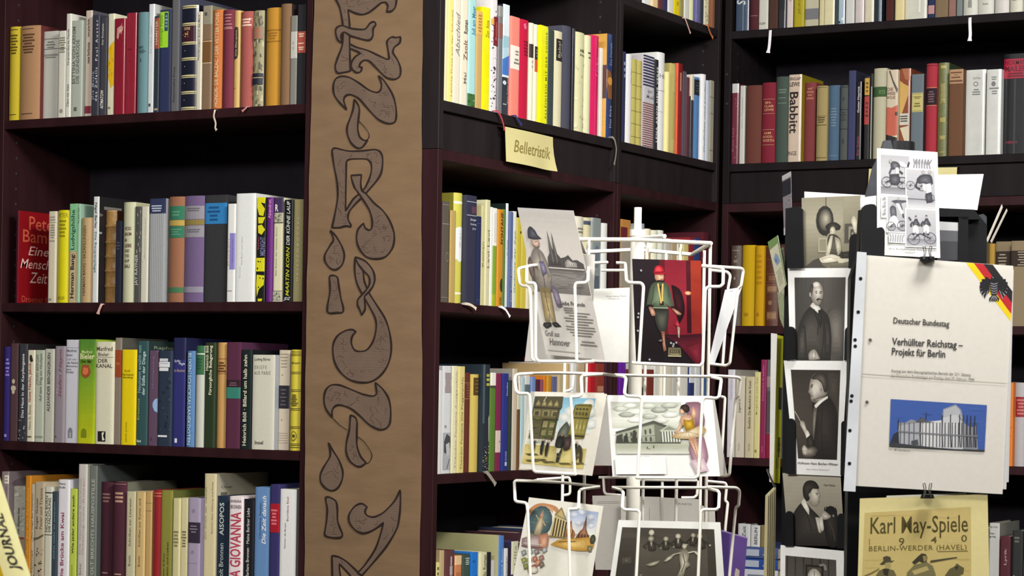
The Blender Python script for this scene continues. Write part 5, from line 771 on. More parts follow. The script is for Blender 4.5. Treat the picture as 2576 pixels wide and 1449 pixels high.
row(FN, zB['s2'], 640, 'row behind the white rack pole', 'books behind the rack pole', [
 (1562,1587,553,'a8743a','p','ochre book with cream-edged maroon panel',[R(.0,.6,.08,.22,'5a1f26'),R(0,1,.22,.7,'8f877a')],{}),
 (1590,1610,572,'8f8a80','p','grey-beige book tight to the pole',[],{}),
 (1611,1625,563,'8a8f98','c','blue-grey rounded book',[R(0,1,.3,1,'7a7c7c')],{}),
 (1626,1640,576,'cfc6ae','m','light tan rounded book',[R(0,1,.22,1,'b08f58')],{}),
 (1641,1658,580,'d6d2ba','m','cream rounded book',[],{}),
 (1659,1672,580,'c4c8bc','m','pale sage rounded book',[],{}),
 (1673,1688,600,'b5b0a4','p','grey book behind the frame wires',[],{}),
 (1689,1704,604,'a89478','p','sandy book behind the frame wires',[],{}),
 (1705,1718,606,'c6c2a8','p','cream book behind the frame wires',[],{}),
 (1719,1733,606,'c4b878','p','straw book behind the frame wires',[],{}),
 (1734,1747,598,'7a2028','f','red book behind the frame wires',[],{}),
 (1748,1762,600,'22386a','p','royal blue book behind the frame wires',[],{}),
 (1768,1783,585,'4a1622','f','large dark crimson book with long worn cover',[],dict(d=.2)),
], a_min=4.3085, a_max=4.8040)
W5 = 'row behind the middle of the white rack'
row(FB, zB['s3'], 1060, W5, 'books in the row behind the rack middle', [
 (1103,1112,932,'d8d8d4','P','thin white booklet at the near end',[],dict(cc='5f5a52')),
 (1113,1135,921,'d0d2d4','p','silver-white book with grey portrait at its foot',[L(3,.05,.24,'9a8f90',.2,.95,.6),T('S',.2,.5,.55,.575,'6a6a70','h'),R(.1,1,.62,.965,'a8aaae'),G([(.2,.7),(.5,.63),(.9,.66),(1,.72),(.9,.8),(.6,.78),(.4,.82),(.2,.8)],'4a4a50'),G([(.4,.73),(.8,.71),(.9,.78),(.7,.85),(.5,.82)],'b9b8ba'),G([(.5,.95),(.8,.86),(.9,.87),(.6,.965)],'77787c')],{}),
 (1137,1152,921,'dcd8b4','p','cream book with faint upright title',[T('Theodor Fontane Ausgewählt',.5,.85,.05,.96,'aaa684','u')],{}),
 (1152,1169,922,'d6c880','p','pale gold book with grey upright title',[T('Theodor Fontane Die Poggenpuhls',.4,.75,.1,.97,'8a8260','u')],{}),
 (1171,1185,938,'5c2c20','c','red-brown book with fine rules',[R(.0,1,.1,.105,'a87a60'),L(5,.11,.25,'7a4a3a'),R(0,1,.26,.265,'a87a60')],{}),
 (1187,1209,942,'c4ad58','c','mustard cloth book with brown label',[R(.2,1,.035,.215,'4f3a18'),L(4,.05,.2,'77602c',.3,.9,.2)],{}),
 (1210,1232,917,'25303a','g','dark glossy book with flowers at its foot',[R(.1,.35,0,.55,'4a5a62'),[R(.5,.9,v,v+.025,'b5b03c') for v in (.09,.13,.175)],G([(.8,.5),(1,.45),(1,.72),(.85,.72)],'c9c6b4'),Z(30,['c4b878','a8743c','d8cfc0','6a7a5a'],.1,.95,.76,.92,5,.14,.05),Z(10,['8a6a7a','b5a0a8'],.1,.95,.92,1,7,.2,.03)],dict(rib=('grey',[(1225,1188),(1233,1198),(1241,1210),(1247,1219)],.008))),
 (1233,1247,938,'55792e','f','green book with white cap',[R(0,1,0,.13,'e6e2d8'),R(0,1,.13,.155,'4a4438')],{}),
 (1248,1261,940,'7a2448','f','magenta-plum book with pale label',[R(0,1,.585,.81,'d6bfb4'),E(.7,.7,.1,.01,'8a5a5a')],{}),
 (1264,1279,940,'28307a','f','royal blue book with tiny white letters',[T('Novellen',.55,.8,.09,.23,'b5b9d0','u'),T('DIOGENES',.5,.75,.8,.9,'aab0d0','u'),R(.45,.8,.91,.95,'b5b9d0')],{}),
 (1280,1288,957,'2f3a30','f','dark moss-green book',[],{}),
 (1289,1301,928,'c4b8a4','p','beige book with large grey cover',[],dict(cc='8f8a80',d=.15)),
 (1301,1309,965,'6a4a2c','p','brown book with cream label',[R(0,1,.12,.3,'c9c2a8')],{}),
 (1310,1319,950,'a8c6cc','P','pale aqua booklet',[],{}),
 (1320,1334,944,'cfcfc8','p','off-white book peeping past the pocket wire',[R(0,1,.1,.2,'5a6a70')],{}),
 (1335,1347,948,'6f86b5','p','cornflower-blue book',[],{}),
 (1348,1358,955,'4a2030','f','dark burgundy book',[],{}),
 (1359,1366,955,'8a4a5c','f','dusty rose book',[],{}),
 (1367,1374,945,'c9761c','p','bright orange book',[],{}),
 (1375,1387,945,'b8862c','p','ochre-gold book',[],{}),
 (1388,1402,948,'5f5f86','p','slate-violet book',[],{}),
 (1403,1420,940,'b5a480','p','sand-coloured book',[],{}),
 (1421,1436,915,'c4a878','m','light tan book with brown edge',[],{}),
 (1437,1450,912,'dcdcda','p','white book with black base',[R(0,1,.3,1,'2a2a30')],{}),
 (1451,1470,915,'b8a684','p','wheat-coloured book',[],{}),
 (1482,1497,900,'b8202c','g','bright red book',[],{}),
 (1498,1520,915,'8a3428','f','brick-red book',[L(3,.2,.5,'b07a60')],{}),
 (1521,1531,910,'3a1a28','f','blackish plum book',[],{}),
], a_min=3.5680, a_max=4.2740)
row(FN, zB['s3'], 1000, 'row behind the ballet card', 'books behind the ballet card', [
 (1558,1575,905,'5f2090','g','vivid purple book',[],{}),
 (1612,1626,940,'2a2a24','f','black-green book with cream head',[R(0,1,0,.15,'8a8470')],{}),
 (1628,1645,930,'6a2a22','f','russet book',[],{}),
 (1646,1660,915,'c6c6be','p','pale grey book',[],{}),
 (1668,1690,918,'c9c4b0','p','ivory book',[],{}),
 (1691,1707,920,'b5b4ac','p','stone-grey book',[],{}),
 (1708,1732,918,'cfcdc4','p','broad off-white book',[],{}),
 (1733,1747,920,'26305c','f','navy book with silver head',[R(0,1,0,.18,'c4c8cc')],{}),
 (1748,1762,918,'d0d2d0','p','white-grey book',[],{}),
 (1782,1796,945,'2c4a70','f','steel-blue book near the corner',[],{}),
], a_min=4.3085, a_max=4.8040)
W6 = 'low row behind the rack bottom'
row(FB4, zB['s4'], 1420, W6, 'books in the low row behind the rack', [
 (1098,1107,1415,'d6d088','P','short pale lemon booklet',[L(5,.05,.4,'6a6a40',.1,.8)],{}),
 (1107,1119,1385,'b5a078','p','tan book at the near end',[],{}),
 (1120,1144,1385,'5a3434','p','maroon book with white upright letters',[L(4,.05,.5,'a89a9c',.45,.75,.6)],{}),
 (1145,1163,1398,'c07a50','p','terracotta book with cream head',[R(0,1,0,.12,'d8b48a'),L(4,.2,.5,'a86844')],{}),
 (1164,1183,1395,'3a4a40','p','dark forest-green book',[L(4,.04,.14,'a8b0a8',.3,.9)],{}),
 (1185,1205,1390,'1f6fc4','g','bright cobalt-blue book',[Z(6,['1a58a0'],.1,.9,.1,.6,3,.3,.1)],{}),
 (1206,1226,1390,'d0cba4','p','cream book with black upright letters',[T('Bodo Roman',.4,.85,.03,.4,'6a6a60','u',1)],{}),
 (1227,1236,1390,'18191c','p','black book',[],{}),
 (1237,1245,1410,'b5b3b8','P','thin silver booklet',[],{}),
 (1255,1268,1348,'4a76b5','p','light-blue-spined tall book with olive-cream cover',[T('Gottfried Benn',.4,.75,.15,.6,'a5bcd8','u')],dict(cc='a8a478',d=.19,r=.004)),
 (1269,1278,1380,'d0d2d2','p','thin white book with small print',[T('Roman',.3,.7,.1,.4,'77787a','u')],{}),
 (1279,1285,1378,'2a1c24','p','thin blackish book',[],{}),
 (1286,1304,1362,'35304f','p','violet-black book with cream label',[R(0,1,0,.4,'c6c4a8'),T('Ulla',.3,.7,.05,.3,'8a8a78','u')],{}),
 (1305,1340,1340,'3a2028','f','dark wine book with gilt lines',[R(0,1,.1,.11,'a88a78')],{}),
 (1341,1390,1330,'1e2a44','f','midnight blue book',[],{}),
 (1391,1440,1340,'4a4a4c','f','charcoal book',[],{}),
], a_min=3.5680, a_max=4.2740, pages_child=True)

# ---------------------------------------------------------------- back bookcase
C0W = 'topmost row of the back bookcase'
row(FC, zC['s0'], 30, C0W, 'books in the topmost back row', [
 (1851,1883,-150,'3d4c62','g','blue-grey book with bold white upright letters',[T('Selma',.05,.75,.45,.72,'d6d6d4','u',1,.15),R(.55,.62,.6,1,'77869a')],{}),
 (1885,1907,-140,'4d2028','c','dark wine-red book',[R(.1,.9,.83,.84,'8a5a58')],{}),
 (1909,1932,-150,'c9c8bd','p','white book with tiny foot number',[T('KLEIN',.1,.75,.92,.945,'4a4a44','h',1)],{}),
 (1934,1956,-160,'4a3128','f','dark brown book',[T('Erzähler',.4,.7,.4,.62,'8a6a4a','u')],dict(rib=('white',[(1938,76),(1937,95),(1935,118),(1932,133)],.007))),
 (1958,1976,-155,'222630','g','black-blue book',[R(.1,.9,.5,.8,'1a1d26')],{}),
 (1979,1995,-150,'d3c5c0','p','pinkish white book with rose letters',[T('Anna Karenina',.3,.7,.2,.7,'a85a70','u')],{}),
 (1997,2022,-150,'a89a12','p','olive-yellow book with darker letters',[T('JEAN PAUL',.4,.65,.35,.85,'7a6f0c','u')],{}),
 (2025,2059,-160,'bdb79e','f','broad putty-coloured book with grey foot band',[R(0,1,.8,.92,'77767c')],{}),
 (2061,2072,-150,'c9bf94','p','thin straw book',[],{}),
 (2073,2099,-150,'d6cfa8','g','cream book with outlined black name',[T('Goya',.15,.7,.25,.62,'4a463a','u',1)],{}),
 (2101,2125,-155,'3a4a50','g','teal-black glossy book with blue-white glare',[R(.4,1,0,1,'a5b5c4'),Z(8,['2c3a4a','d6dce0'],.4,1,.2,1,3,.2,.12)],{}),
 (2127,2149,-150,'c9c9c4','p','white book with small emblem',[E(.35,.6,.12,.03,'55554f')],{}),
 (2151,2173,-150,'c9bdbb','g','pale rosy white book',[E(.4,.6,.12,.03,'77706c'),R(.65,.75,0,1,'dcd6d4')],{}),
 (2175,2198,-150,'cfc8b0','g','cream book with glossy edge',[E(.5,.65,.12,.03,'8a8578'),R(.75,.85,.3,1,'e0ddd0')],{}),  # upright strip in a paler tone of the cream
 (2200,2218,-155,'25303c','g','dark slate book with shiny stripe',[R(.6,.9,0,1,'77838c')],{}),  # upright band of grey in the jacket colour
 (2228,2247,-150,'4a2420','f','deep brown-red book',[],dict(cc='2c1a1a',gap=1)),
 (2251,2274,-150,'d9c995','p','warm cream book',[],{}),
 (2277,2332,-150,'cfcfc0','g','very broad white glossy book',[R(.62,.7,.2,.9,'efefe6'),R(.9,.94,.0,1,'efefe6')],{}),  # both pale strips are glare painted into the jacket colour
 (2334,2350,-150,'26304f','f','navy book with pink foot label',[R(0,1,.84,.95,'b58a8c')],{}),
 (2352,2384,-155,'7c6a50','f','light brown book',[],{}),
 (2386,2404,-150,'8f6a60','f','rosy brown book',[],{}),
 (2406,2420,-150,'77807f','f','grey-blue slim book',[],{}),
 (2422,2457,-150,'c9c9be','m','stone-white book with arch emblem, first of set',[E(.5,.83,.14,.05,'8a8a82'),R(.36,.64,.83,.9,'8a8a82')],dict(rib=('white',[(2440,44),(2440,64),(2441,88),(2439,103)],.007))),
 (2460,2499,-150,'c9c9be','m','white book with small foot lettering',[T('Fuchs',.3,.65,.84,.865,'55554f','h',1),E(.45,.65,.1,.015,'8a8a82')],{}),
 (2501,2537,-150,'cbc6c0','m','pinkish-white book with tiny emblem',[E(.45,.78,.06,.015,'77706c')],{}),
 (2539,2571,-150,'cbc9b8','m','cream-white book with grey arch emblem',[E(.4,.77,.16,.045,'8a8a80'),R(.24,.56,.77,.84,'8a8a80')],{}),
 (2572,2606,-150,'c9c9b0','m','greenish-white book at the edge of view',[],{}),
], a_min=-2.1368, a_max=-1.3785)
C1W = 'row above the black card stand'
row(FC, zC['s1'], 310, C1W, 'books in the row above the card stand', [
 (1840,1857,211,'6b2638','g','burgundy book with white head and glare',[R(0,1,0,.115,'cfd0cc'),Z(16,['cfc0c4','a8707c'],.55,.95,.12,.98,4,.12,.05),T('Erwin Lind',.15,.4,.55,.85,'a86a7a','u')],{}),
 (1860,1873,216,'c6c8bf','p','thin white book with faint title',[T('Anton Tschechow',.35,.6,.15,.55,'9a9c94','u')],{}),
 (1875,1914,215,'683a30','c','broad red-brown cloth book',[],{}),
 (1915,1948,208,'7c2030','c','crimson book with two gilt titles',[R(.05,.95,.205,.21,'b5906a'),T('SIN-',.25,.75,.235,.265,'c6a070','h',1),T('CLAIR',.2,.9,.28,.31,'c6a070','h',1),T('LEWIS',.2,.9,.325,.355,'c6a070','h',1),R(.05,.95,.385,.39,'b5906a'),R(.05,.95,.585,.59,'b5906a'),T('SAM',.2,.75,.615,.645,'c6a070','h',1),T('DODS-',.1,.9,.66,.69,'c6a070','h',1),T('WORTH',.1,.95,.705,.74,'c6a070','h',1),R(.05,.95,.775,.78,'b5906a')],{}),
 (1950,1982,193,'45524a','c','grey-green cloth book',[L(2,.14,.2,'6a7a6c'),L(1,.24,.26,'6a7a6c'),L(1,.3,.32,'6a7a6c')],{}),
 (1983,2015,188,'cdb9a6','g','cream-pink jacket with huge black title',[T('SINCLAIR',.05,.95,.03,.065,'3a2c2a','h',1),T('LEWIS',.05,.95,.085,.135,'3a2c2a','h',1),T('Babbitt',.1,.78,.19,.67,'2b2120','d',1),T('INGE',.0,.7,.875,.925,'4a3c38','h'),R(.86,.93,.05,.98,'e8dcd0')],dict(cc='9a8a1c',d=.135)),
 (2021,2050,208,'7f3a3c','c','faded brick-red book with tan title',[L(4,.06,.22,'a8705a',.2,.85),Z(6,['a8705a'],.2,.8,.06,.22,4,.1,.1)],{}),
 (2052,2079,216,'a08f60','c','dull gold book with dark boxed title',[R(.05,.95,.02,.025,'4a4028'),R(.05,.95,.4,.405,'5f5232'),L(3,.41,.5,'5f5232'),R(.05,.95,.52,.528,'4a4028'),R(.05,.95,.955,.962,'4a4028')],{}),
 (2082,2110,215,'4d6780','c','worn blue cloth book with pale lines',[L(7,.3,.56,'8a9aa8',.2,.8,.15),R(.1,.9,.93,.935,'8a9aa8')],{}),
 (2112,2131,215,'4f5453','c','stone-grey cloth book with dark bands',[R(0,1,.02,.03,'33363a'),R(0,1,.32,.33,'33363a'),L(4,.35,.48,'3c4044'),R(0,1,.58,.59,'33363a'),E(.5,.75,.12,.04,'3c4044'),E(.5,.18,.12,.03,'3c4044')],{}),
 (2133,2151,178,'3d4164','f','indigo cloth book standing taller',[],dict(cc='2a2c40')),
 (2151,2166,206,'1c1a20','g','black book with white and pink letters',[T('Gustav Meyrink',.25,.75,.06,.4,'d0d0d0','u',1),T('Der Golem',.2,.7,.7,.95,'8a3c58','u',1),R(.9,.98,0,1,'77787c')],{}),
 (2173,2187,193,'1d1b1c','p','black book with yellow and red blocks',[R(0,.9,.02,.225,'c4983c'),R(0,.9,.24,.58,'a83c3a'),L(3,.06,.2,'6a5426',.2,.8),L(4,.3,.5,'5a2424',.2,.8)],dict(gap=1)),
 (2188,2194,186,'22241f','P','very thin black-green book with pale edge',[R(.4,.75,.15,1,'b5b8ae')],{}),
 (2195,2228,172,'bab59b','c','cream linen book with dark green band',[R(0,1,.205,.315,'3d5c36'),T('RYS',.45,.9,.24,.285,'6f8a5c','h',1)],{}),
 (2229,2257,176,'cdbfa6','p','cream jacket with salmon middle, black stripe',[G([(.3,0),(.6,.12),(1,.22),(.95,.27),(.55,.15),(.2,.02)],'55504a'),T('DIE',.05,.6,.2,.24,'7a4a40','h',1),T('WEISSE',.02,.8,.25,.285,'7a4a40','h',1),T('WOLKE',.02,.8,.295,.33,'7a4a40','h',1),G([(0,.42),(.5,.43),(1,.4),(1,.74),(0,.76)],'c0604c'),G([(.0,.73),(1,.77),(1,.81),(0,.83)],'1f1c1c'),R(.8,1,.48,.52,'3a2a28')],{}),
 (2261,2289,173,'8a4a30','g','jacket painted in brown and cream swirls',[G([(0,.13),(.4,.17),(.85,.2),(.8,.3),(.4,.45),(.1,.55),(0,.5)],'cfa860'),G([(.2,0),(1,0),(1,.14),(.5,.12)],'a8684a'),R(.05,.9,.5,.63,'cfc9bc'),L(3,.52,.6,'55504a',.1,.8),G([(.1,.66),(.9,.64),(.95,.95),(.75,.98),(.5,.8)],'d6cbb0'),G([(0,.8),(.3,.85),(.6,1),(0,1)],'6a3420')],{}),
 (2291,2322,187,'69757c','f','blue-grey book with straw-coloured label',[R(.08,.95,.225,.455,'c3b877'),R(.12,.9,.235,.24,'77703c'),R(.12,.9,.44,.445,'77703c'),L(2,.265,.3,'77703c'),L(2,.34,.4,'77703c')],dict(cc='3a2024')),
 (2327,2354,160,'a83340','c','scarlet cloth book with black label',[R(0,1,.02,.025,'4a1c20'),R(0,1,.265,.44,'2a2028'),L(5,.29,.42,'77585c'),R(0,1,.255,.26,'c9a070'),R(0,1,.445,.45,'c9a070')],{}),
 (2357,2384,158,'74784a','l','olive-green book with gilt ornaments',[R(.25,.75,.03,.06,'b5a85a'),R(.3,.7,.22,.42,'97925a'),Z(14,['b5a85a'],.25,.75,.22,.44,4,.1,.08),R(.25,.75,.58,.63,'a89c58'),R(.25,.75,.77,.81,'a89c58'),R(.25,.75,.94,.95,'a89c58')],dict(cc='3f4a30')),
 (2386,2421,175,'6b4a34','f','brown book with paper title label',[R(0,1,.0,.165,'b08c6c'),R(.1,.9,.03,.045,'6a4a38'),R(.35,.6,.06,.066,'6a4a38'),R(.15,.8,.085,.1,'6a4a38'),R(.05,.95,.125,.145,'6a4a38')],{}),
 (2428,2478,176,'cfd0ca','g','thick glossy white book with round emblem',[T('Karl Kraus',.35,.75,.08,.11,'77787a','h'),E(.5,.165,.12,.028,'77787a'),E(.5,.165,.08,.018,'cfd0ca'),L(3,.22,.3,'77787a',.3,.75,.3),R(.88,.93,.05,.98,'ecece8')],{}),  # pale upright strip at the edge is painted glare
 (2480,2517,175,'cfd0ca','g','narrower glossy white book with round emblem',[L(2,.08,.13,'77787a',.3,.7,.3),E(.48,.17,.15,.03,'77787a'),L(1,.21,.235,'77787a',.2,.85,.4),L(2,.245,.3,'77787a',.3,.8,.3),R(.85,.92,.05,.98,'ecece8')],{}),  # painted glare strip again, as on the thicker book
 (2523,2598,135,'17181d','g','broad black book with red title block',[R(0,1,.05,.245,'a8203c'),T('NORMAN',.02,.75,.06,.11,'5a1424','h',1),T('MAILER',.02,.75,.12,.175,'5a1424','h',1),L(2,.185,.235,'5a1424',.1,.7),T('HERBIG',.1,.5,.865,.89,'8a2c3c','h',1),R(.35,.42,.25,1,'33353c')],{}),
], a_min=-2.1368, a_max=-1.3785)
C2W = 'back row level with the rack pockets'
row(FC, zC['s2'], 720, C2W, 'books in the back row beside the stands', [
 (1836,1862,618,'57483f','l','grey-brown book with rubbed gilt lines',[L(1,.05,.075,'8a7a6c'),E(.5,.14,.06,.01,'8a7a6c'),R(.3,.7,.18,.215,'8a7a6c'),R(0,1,.25,.255,'77685c'),E(.45,.41,.08,.02,'a8988a'),E(.4,.85,.06,.02,'a8988a')],{}),
 (1865,1897,617,'c9a30e','c','golden yellow cloth book, the wider of two',[E(.4,.86,.2,.025,'a8820c')],{}),
 (1898,1920,618,'c8980d','c','golden yellow cloth book, the slimmer of two',[L(6,.1,.5,'b0820c'),E(.4,.86,.2,.025,'a8780c')],{}),
 (1923,1956,620,'5a3325','l','russet leather-like book with gilt panels',[[R(.1,.9,v,v+.006,'8a5c40') for v in (.16,.34,.44,.48,.58,.82,.92)],R(.3,.8,.37,.43,'7a5238'),R(.2,.9,.5,.57,'8f6a4a'),E(.45,.71,.16,.03,'8f6a4a'),R(.2,.9,.83,.91,'8f6a4a')],{}),
 (1960,2000,615,'4a2e28','f','dark brown book screened by leaflets',[],{}),
 (2330,2378,600,'6a5a44','f','brown book screened by the cycling postcard',[],{}),
 (2380,2430,606,'5f5340','f','drab book screened by the stand top',[],{}),
 (2432,2478,610,'7a6a48','f','dun book screened by the stand top',[],{}),
 (2486,2500,613,'b08d3f','c','mustard cloth book next to the stand',[],{}),
 (2503,2541,608,'8a7a60','f','beige book with dark label, nearer the stand',[R(0,1,.115,.3,'3a3029'),L(4,.14,.29,'a89c88',.15,.75,.25)],{}),
 (2542,2598,606,'8f7f64','f','beige book with dark label, outermost in view',[R(0,1,.115,.3,'3a3029'),L(6,.12,.3,'a89c88',.3,.9,.25)],{}),
], a_min=-2.1368, a_max=-1.3785)
C3W = 'back row below the yellow pair'
row(FC3, zC['s3'], 1050, C3W, 'books in the lower back row', [
 (1829,1847,930,'c9c6cc','g','lilac-white book with wide grey cover',[T('Gesichter',.3,.7,.1,.35,'a89ab0','u'),R(.5,.9,.85,1,'3a4a68')],dict(cc='a8a59c',d=.14)),
 (1850,1873,946,'c0b8a6','P','cream paperback with dark upright title',[T('Jugend in',.25,.6,.28,.45,'6a6258','u',1),T('Fischer',.3,.5,.82,.92,'8a8274','u')],{}),
 (1874,1896,948,'b8ae8e','P','buff paperback with long dark upright title',[T('Boehlich: Die Muschel in der Kunst',.35,.65,.05,.64,'55503c','u',1),T('Fischer',.4,.6,.82,.92,'77704f','u')],{}),
 (1896,1911,936,'c4bb80','P','pale yellow paperback with fine upright title',[T('Morgen früh wenn Gott',.3,.65,.06,.5,'8a8250','u'),E(.4,.92,.2,.02,'8a7a40')],{}),
 (1911,1926,905,'7d1a48','p','raspberry-red slim book',[T('Deutsche Erzähler',.3,.6,.05,.42,'b56a90','u'),T('Insel',.3,.55,.88,.94,'b56a90','u')],{}),
 (1927,1940,905,'5f5a60','g','grey and maroon patterned book',[R(0,1,.75,1,'7a1a30'),R(0,1,.17,.28,'8a7a7c'),R(.1,.95,.32,.74,'4a4448')],{}),
 (1942,1975,915,'4a4a50','f','dark grey book screened by the leaflets',[],{}),
 (2480,2528,960,'a89c8c','p','pale book screened by the sheet protector',[],{}),
 (2530,2548,963,'c96f22','p','bright orange slim book beside the protector',[E(.4,.13,.25,.012,'a8541c'),R(0,1,.53,.535,'a8541c'),L(1,.62,.64,'a8541c')],{}),
 (2551,2582,963,'a8a4a6','m','silver-grey book with red panel',[R(.05,1,.17,.41,'8a2428'),L(5,.19,.39,'b56a68',.15,.9)],{}),
 (2584,2606,963,'6a6460','f','grey-brown book at the edge of view',[],{}),
], a_min=-2.1368, a_max=-1.3785)
C4W = 'lowest back row in view'
row(FC, zC['s4'], 1420, C4W, 'books in the lowest back row', [
 (2440,2484,1330,'77706a','p','grey book screened by the yellow sheet',[],{}),
 (2487,2513,1316,'c4c4c0','p','white book with three black lines',[T('Ingo Kober',.02,.85,.03,.055,'55554f','h'),T('Traum',.02,.5,.1,.12,'2a2a28','h',1),T('der Welt',.02,.65,.135,.155,'2a2a28','h',1)],dict(cc='8f8f88',d=.15)),
 (2515,2541,1350,'5a2c34','g','dark red book with white script',[T('Lyrik',.4,.7,.15,.35,'b59a9c','u',1)],dict(cc='3a2830')),
 (2545,2573,1336,'2c2d2c','p','black book with bold pale foot letters',[L(2,.06,.14,'6a6a64',.15,.7),T('WELT',.15,.65,.5,.72,'a8a286','u',1)],dict(cc='4a5a58')),
 (2575,2606,1330,'5f7a7c','p','teal-grey book at the edge of view',[],{}),
], a_min=-2.1368, a_max=-1.3785, pages_child=True)

zs = zC['s4']; top = FC.pt(1890, 1376, 0).z; GM = 'magazines lying in the lowest back row'
for i, (c1, c2, d_) in enumerate((('8a8f9c','dark bluish magazine at the bottom of the lying stack',.0),('3a3a40','black magazine second from the bottom of the lying stack',.006),('c9ccd4','white-edged magazine in the middle of the lying stack',.002),('2f4f9c','royal blue magazine second from the top of the lying stack',.005),('4a5a8c','mottled blue magazine on top of the lying stack',.001))):
    h_ = (top-zs)/5-.0006; a0 = FC.a(1832, 1420, d_); a1 = FC.a(1957, 1420, d_); mb = MB(); c = alb(c1, .87); z0_ = zs+.0005+i*(h_+.0006)
    mb.grid([[(a0+(a1-a0)*u, YC+d_+.0015-.0015*math.sin(math.pi*v), z0_+h_*v) for u in (0, 1)] for v in (0, .25, .5, .75, 1)], c)
    for zz in (z0_, z0_+h_): mb.face([(a0, YC+d_+.0015, zz), (a1, YC+d_+.0015, zz), (a1, YC+d_+.2, zz), (a0, YC+d_+.2, zz)], c)
    mb.box(a0+.001, a1-.002, YC+d_+.003, YC+d_+.198, z0_+.001, z0_+h_-.001, (.6, .5, .35), 1)
    for n_, pls, cc in flat([R(.3,.62,.2,.8,'b5bccb'),L(2,.25,.8,'8a94b5',.66,.95)] if i in (3, 4) else [L(1,.4,.7,'77808f',.35,.8)]):
        for pl in pls: mb.face([(a0+(a1-a0)*u, YC+d_-.0004, z0_+h_*(1-v)) for u, v in pl], alb(cc, .87))
    tag(mb.build('magazine', [M_GLOSS, M_PAGES]), c2, 'magazine', GM)
row(FC, top, 1350, 'upright on the lying magazines', 'small books on the magazine stack', [
 (1856,1887,1318,'cfd0d0','p','small white book with dark upright mark',[T('Zeit',.35,.65,.1,.6,'6a6a70','u',1)],dict(cc='8f8f90')),
 (1888,1911,1322,'d2d2d0','p','small white book with stacked dark letters',[T('BERLIN',.4,.75,.1,.9,'55555c','u',1)],{}),
 (1913,1932,1325,'8a7a48','f','small khaki book beside two white ones',[],{}),
], a_min=-2.1368, a_max=-1.3785, pages_child=True)

# ---------------------------------------------------------------- kraft paper banner with hand-drawn letters
BY = YA-.0035
def ban(px, py): return on_y(px, py, BY)
def interp(tb, y):
    for (a, b), (c, d) in zip(tb, tb[1:]):
        if a <= y <= c: return b+(d-b)*(y-a)/(c-a)
    return tb[-1][1]
LE = [(-90, 794), (0, 790.5), (220, 784.5), (300, 781.5), (720, 772), (820, 770), (1080, 767), (1260, 767), (1560, 765)]
RE = [(-90, 1065), (0, 1064), (220, 1061.5), (420, 1060.5), (720, 1060.5), (920, 1062), (1140, 1061), (1300, 1058), (1560, 1053)]
def wob(p): return .0007*math.sin(p.z*31+p.x*9)+.0005*math.sin(p.z*67+1.7)
ys = list(range(-90, 1561, 25)); mb = MB(); front = []; rear = []
for y in ys:
    a, b = interp(LE, y), interp(RE, y); rf = []; rb = []
    for i in range(13):
        p = ban(a+(b-a)*i/12, y); q = Vector((p.x, p.y-wob(p), p.z)); rf.append(q); rb.append(Vector((q.x, q.y+.0003, q.z)))
    front.append(rf); rear.append(rb)
mb.grid(front, (.3, .2, .1)); mb.grid(rear, (.3, .2, .1))
banner = mb.build('paper_banner', [M_KRAFT]); tag(banner, 'long brown kraft paper banner lettered in ornate outlined capitals', 'banner')
def z1(p): return [(780+a/2.897, b/2.897) for a, b in p]
def z2(p): return [(780+a/2.897, 480+b/2.897) for a, b in p]
def z3(p): return [(780+a/2.903, 950+b/2.903) for a, b in p]
def lift(q, e):
    p = ban(*q); return Vector((p.x, p.y-wob(p)-e, p.z))
def fill_tris(mb, poly, e, mat):
    for k in tessellate_polygon([[Vector((x, y, 0)) for x, y in poly]]):
        mb.face([lift(poly[i], e) for i in k], (.3, .3, .3), mat)
def stroke(mb, pts, w_, e, mat, closed):
    n = len(pts); L_ = []; R_ = []
    for i in range(n):
        a = pts[i-1] if closed or i else pts[0]; c = pts[(i+1) % n] if closed or i < n-1 else pts[-1]
        d = (c[0]-a[0], c[1]-a[1]); m = math.hypot(*d) or 1; k = w_*(1+.18*math.sin(i*.7))
        L_.append((pts[i][0]-d[1]/m*k, pts[i][1]+d[0]/m*k)); R_.append((pts[i][0]+d[1]/m*k, pts[i][1]-d[0]/m*k))
    for i in range(n if closed else n-1):
        j = (i+1) % n; mb.face([lift(L_[i], e), lift(L_[j], e), lift(R_[j], e), lift(R_[i], e)], (.1, .1, .1), mat)
rl = random.Random(5)
def letter(shapes):
    """one drawn character: ('b', outline) body, ('h', outline) bare paper inside, ('s', line) thin pen line"""
    mb = MB(); e = .0012
    for kind, pts in shapes:
        e += .00015
        if kind == 's': stroke(mb, smooth(pts, 4, False), .9, e, 1, False); continue
        po = smooth(pts, 4)
        fill_tris(mb, po, e, 0 if kind == 'b' else 2)
        stroke(mb, po, 2.3, e+.0001, 1, True)
        if kind == 'b':                                                       # pencilled leaf tendrils inside the body
            xs = [p[0] for p in po]; yy = [p[1] for p in po]
            def inside(q):
                c = False
                for i in range(len(po)):
                    a, b = po[i], po[i-1]
                    if (a[1] > q[1]) != (b[1] > q[1]) and q[0] < (b[0]-a[0])*(q[1]-a[1])/((b[1]-a[1]) or 1e-9)+a[0]: c = not c
                return c
            for _ in range(int((max(xs)-min(xs))*(max(yy)-min(yy))/330)):
                q = (rl.uniform(min(xs), max(xs)), rl.uniform(min(yy), max(yy))); an = rl.uniform(.6, 2.4); ln = []
                for s_ in range(9):
                    if not all(inside((q[0]+dx, q[1]+dy)) for dx in (-4, 4) for dy in (-4, 4)): break
                    ln.append(q); an += rl.uniform(-1.1, 1.1); q = (q[0]+2.6*math.cos(an), q[1]+2.6*math.sin(an))
                if len(ln) > 3: stroke(mb, ln, .55, e+.00006, 3, False)
    mb.build('drawn_letter', [M_FILL, M_INK, M_KRAFT, M_PENCIL], banner)
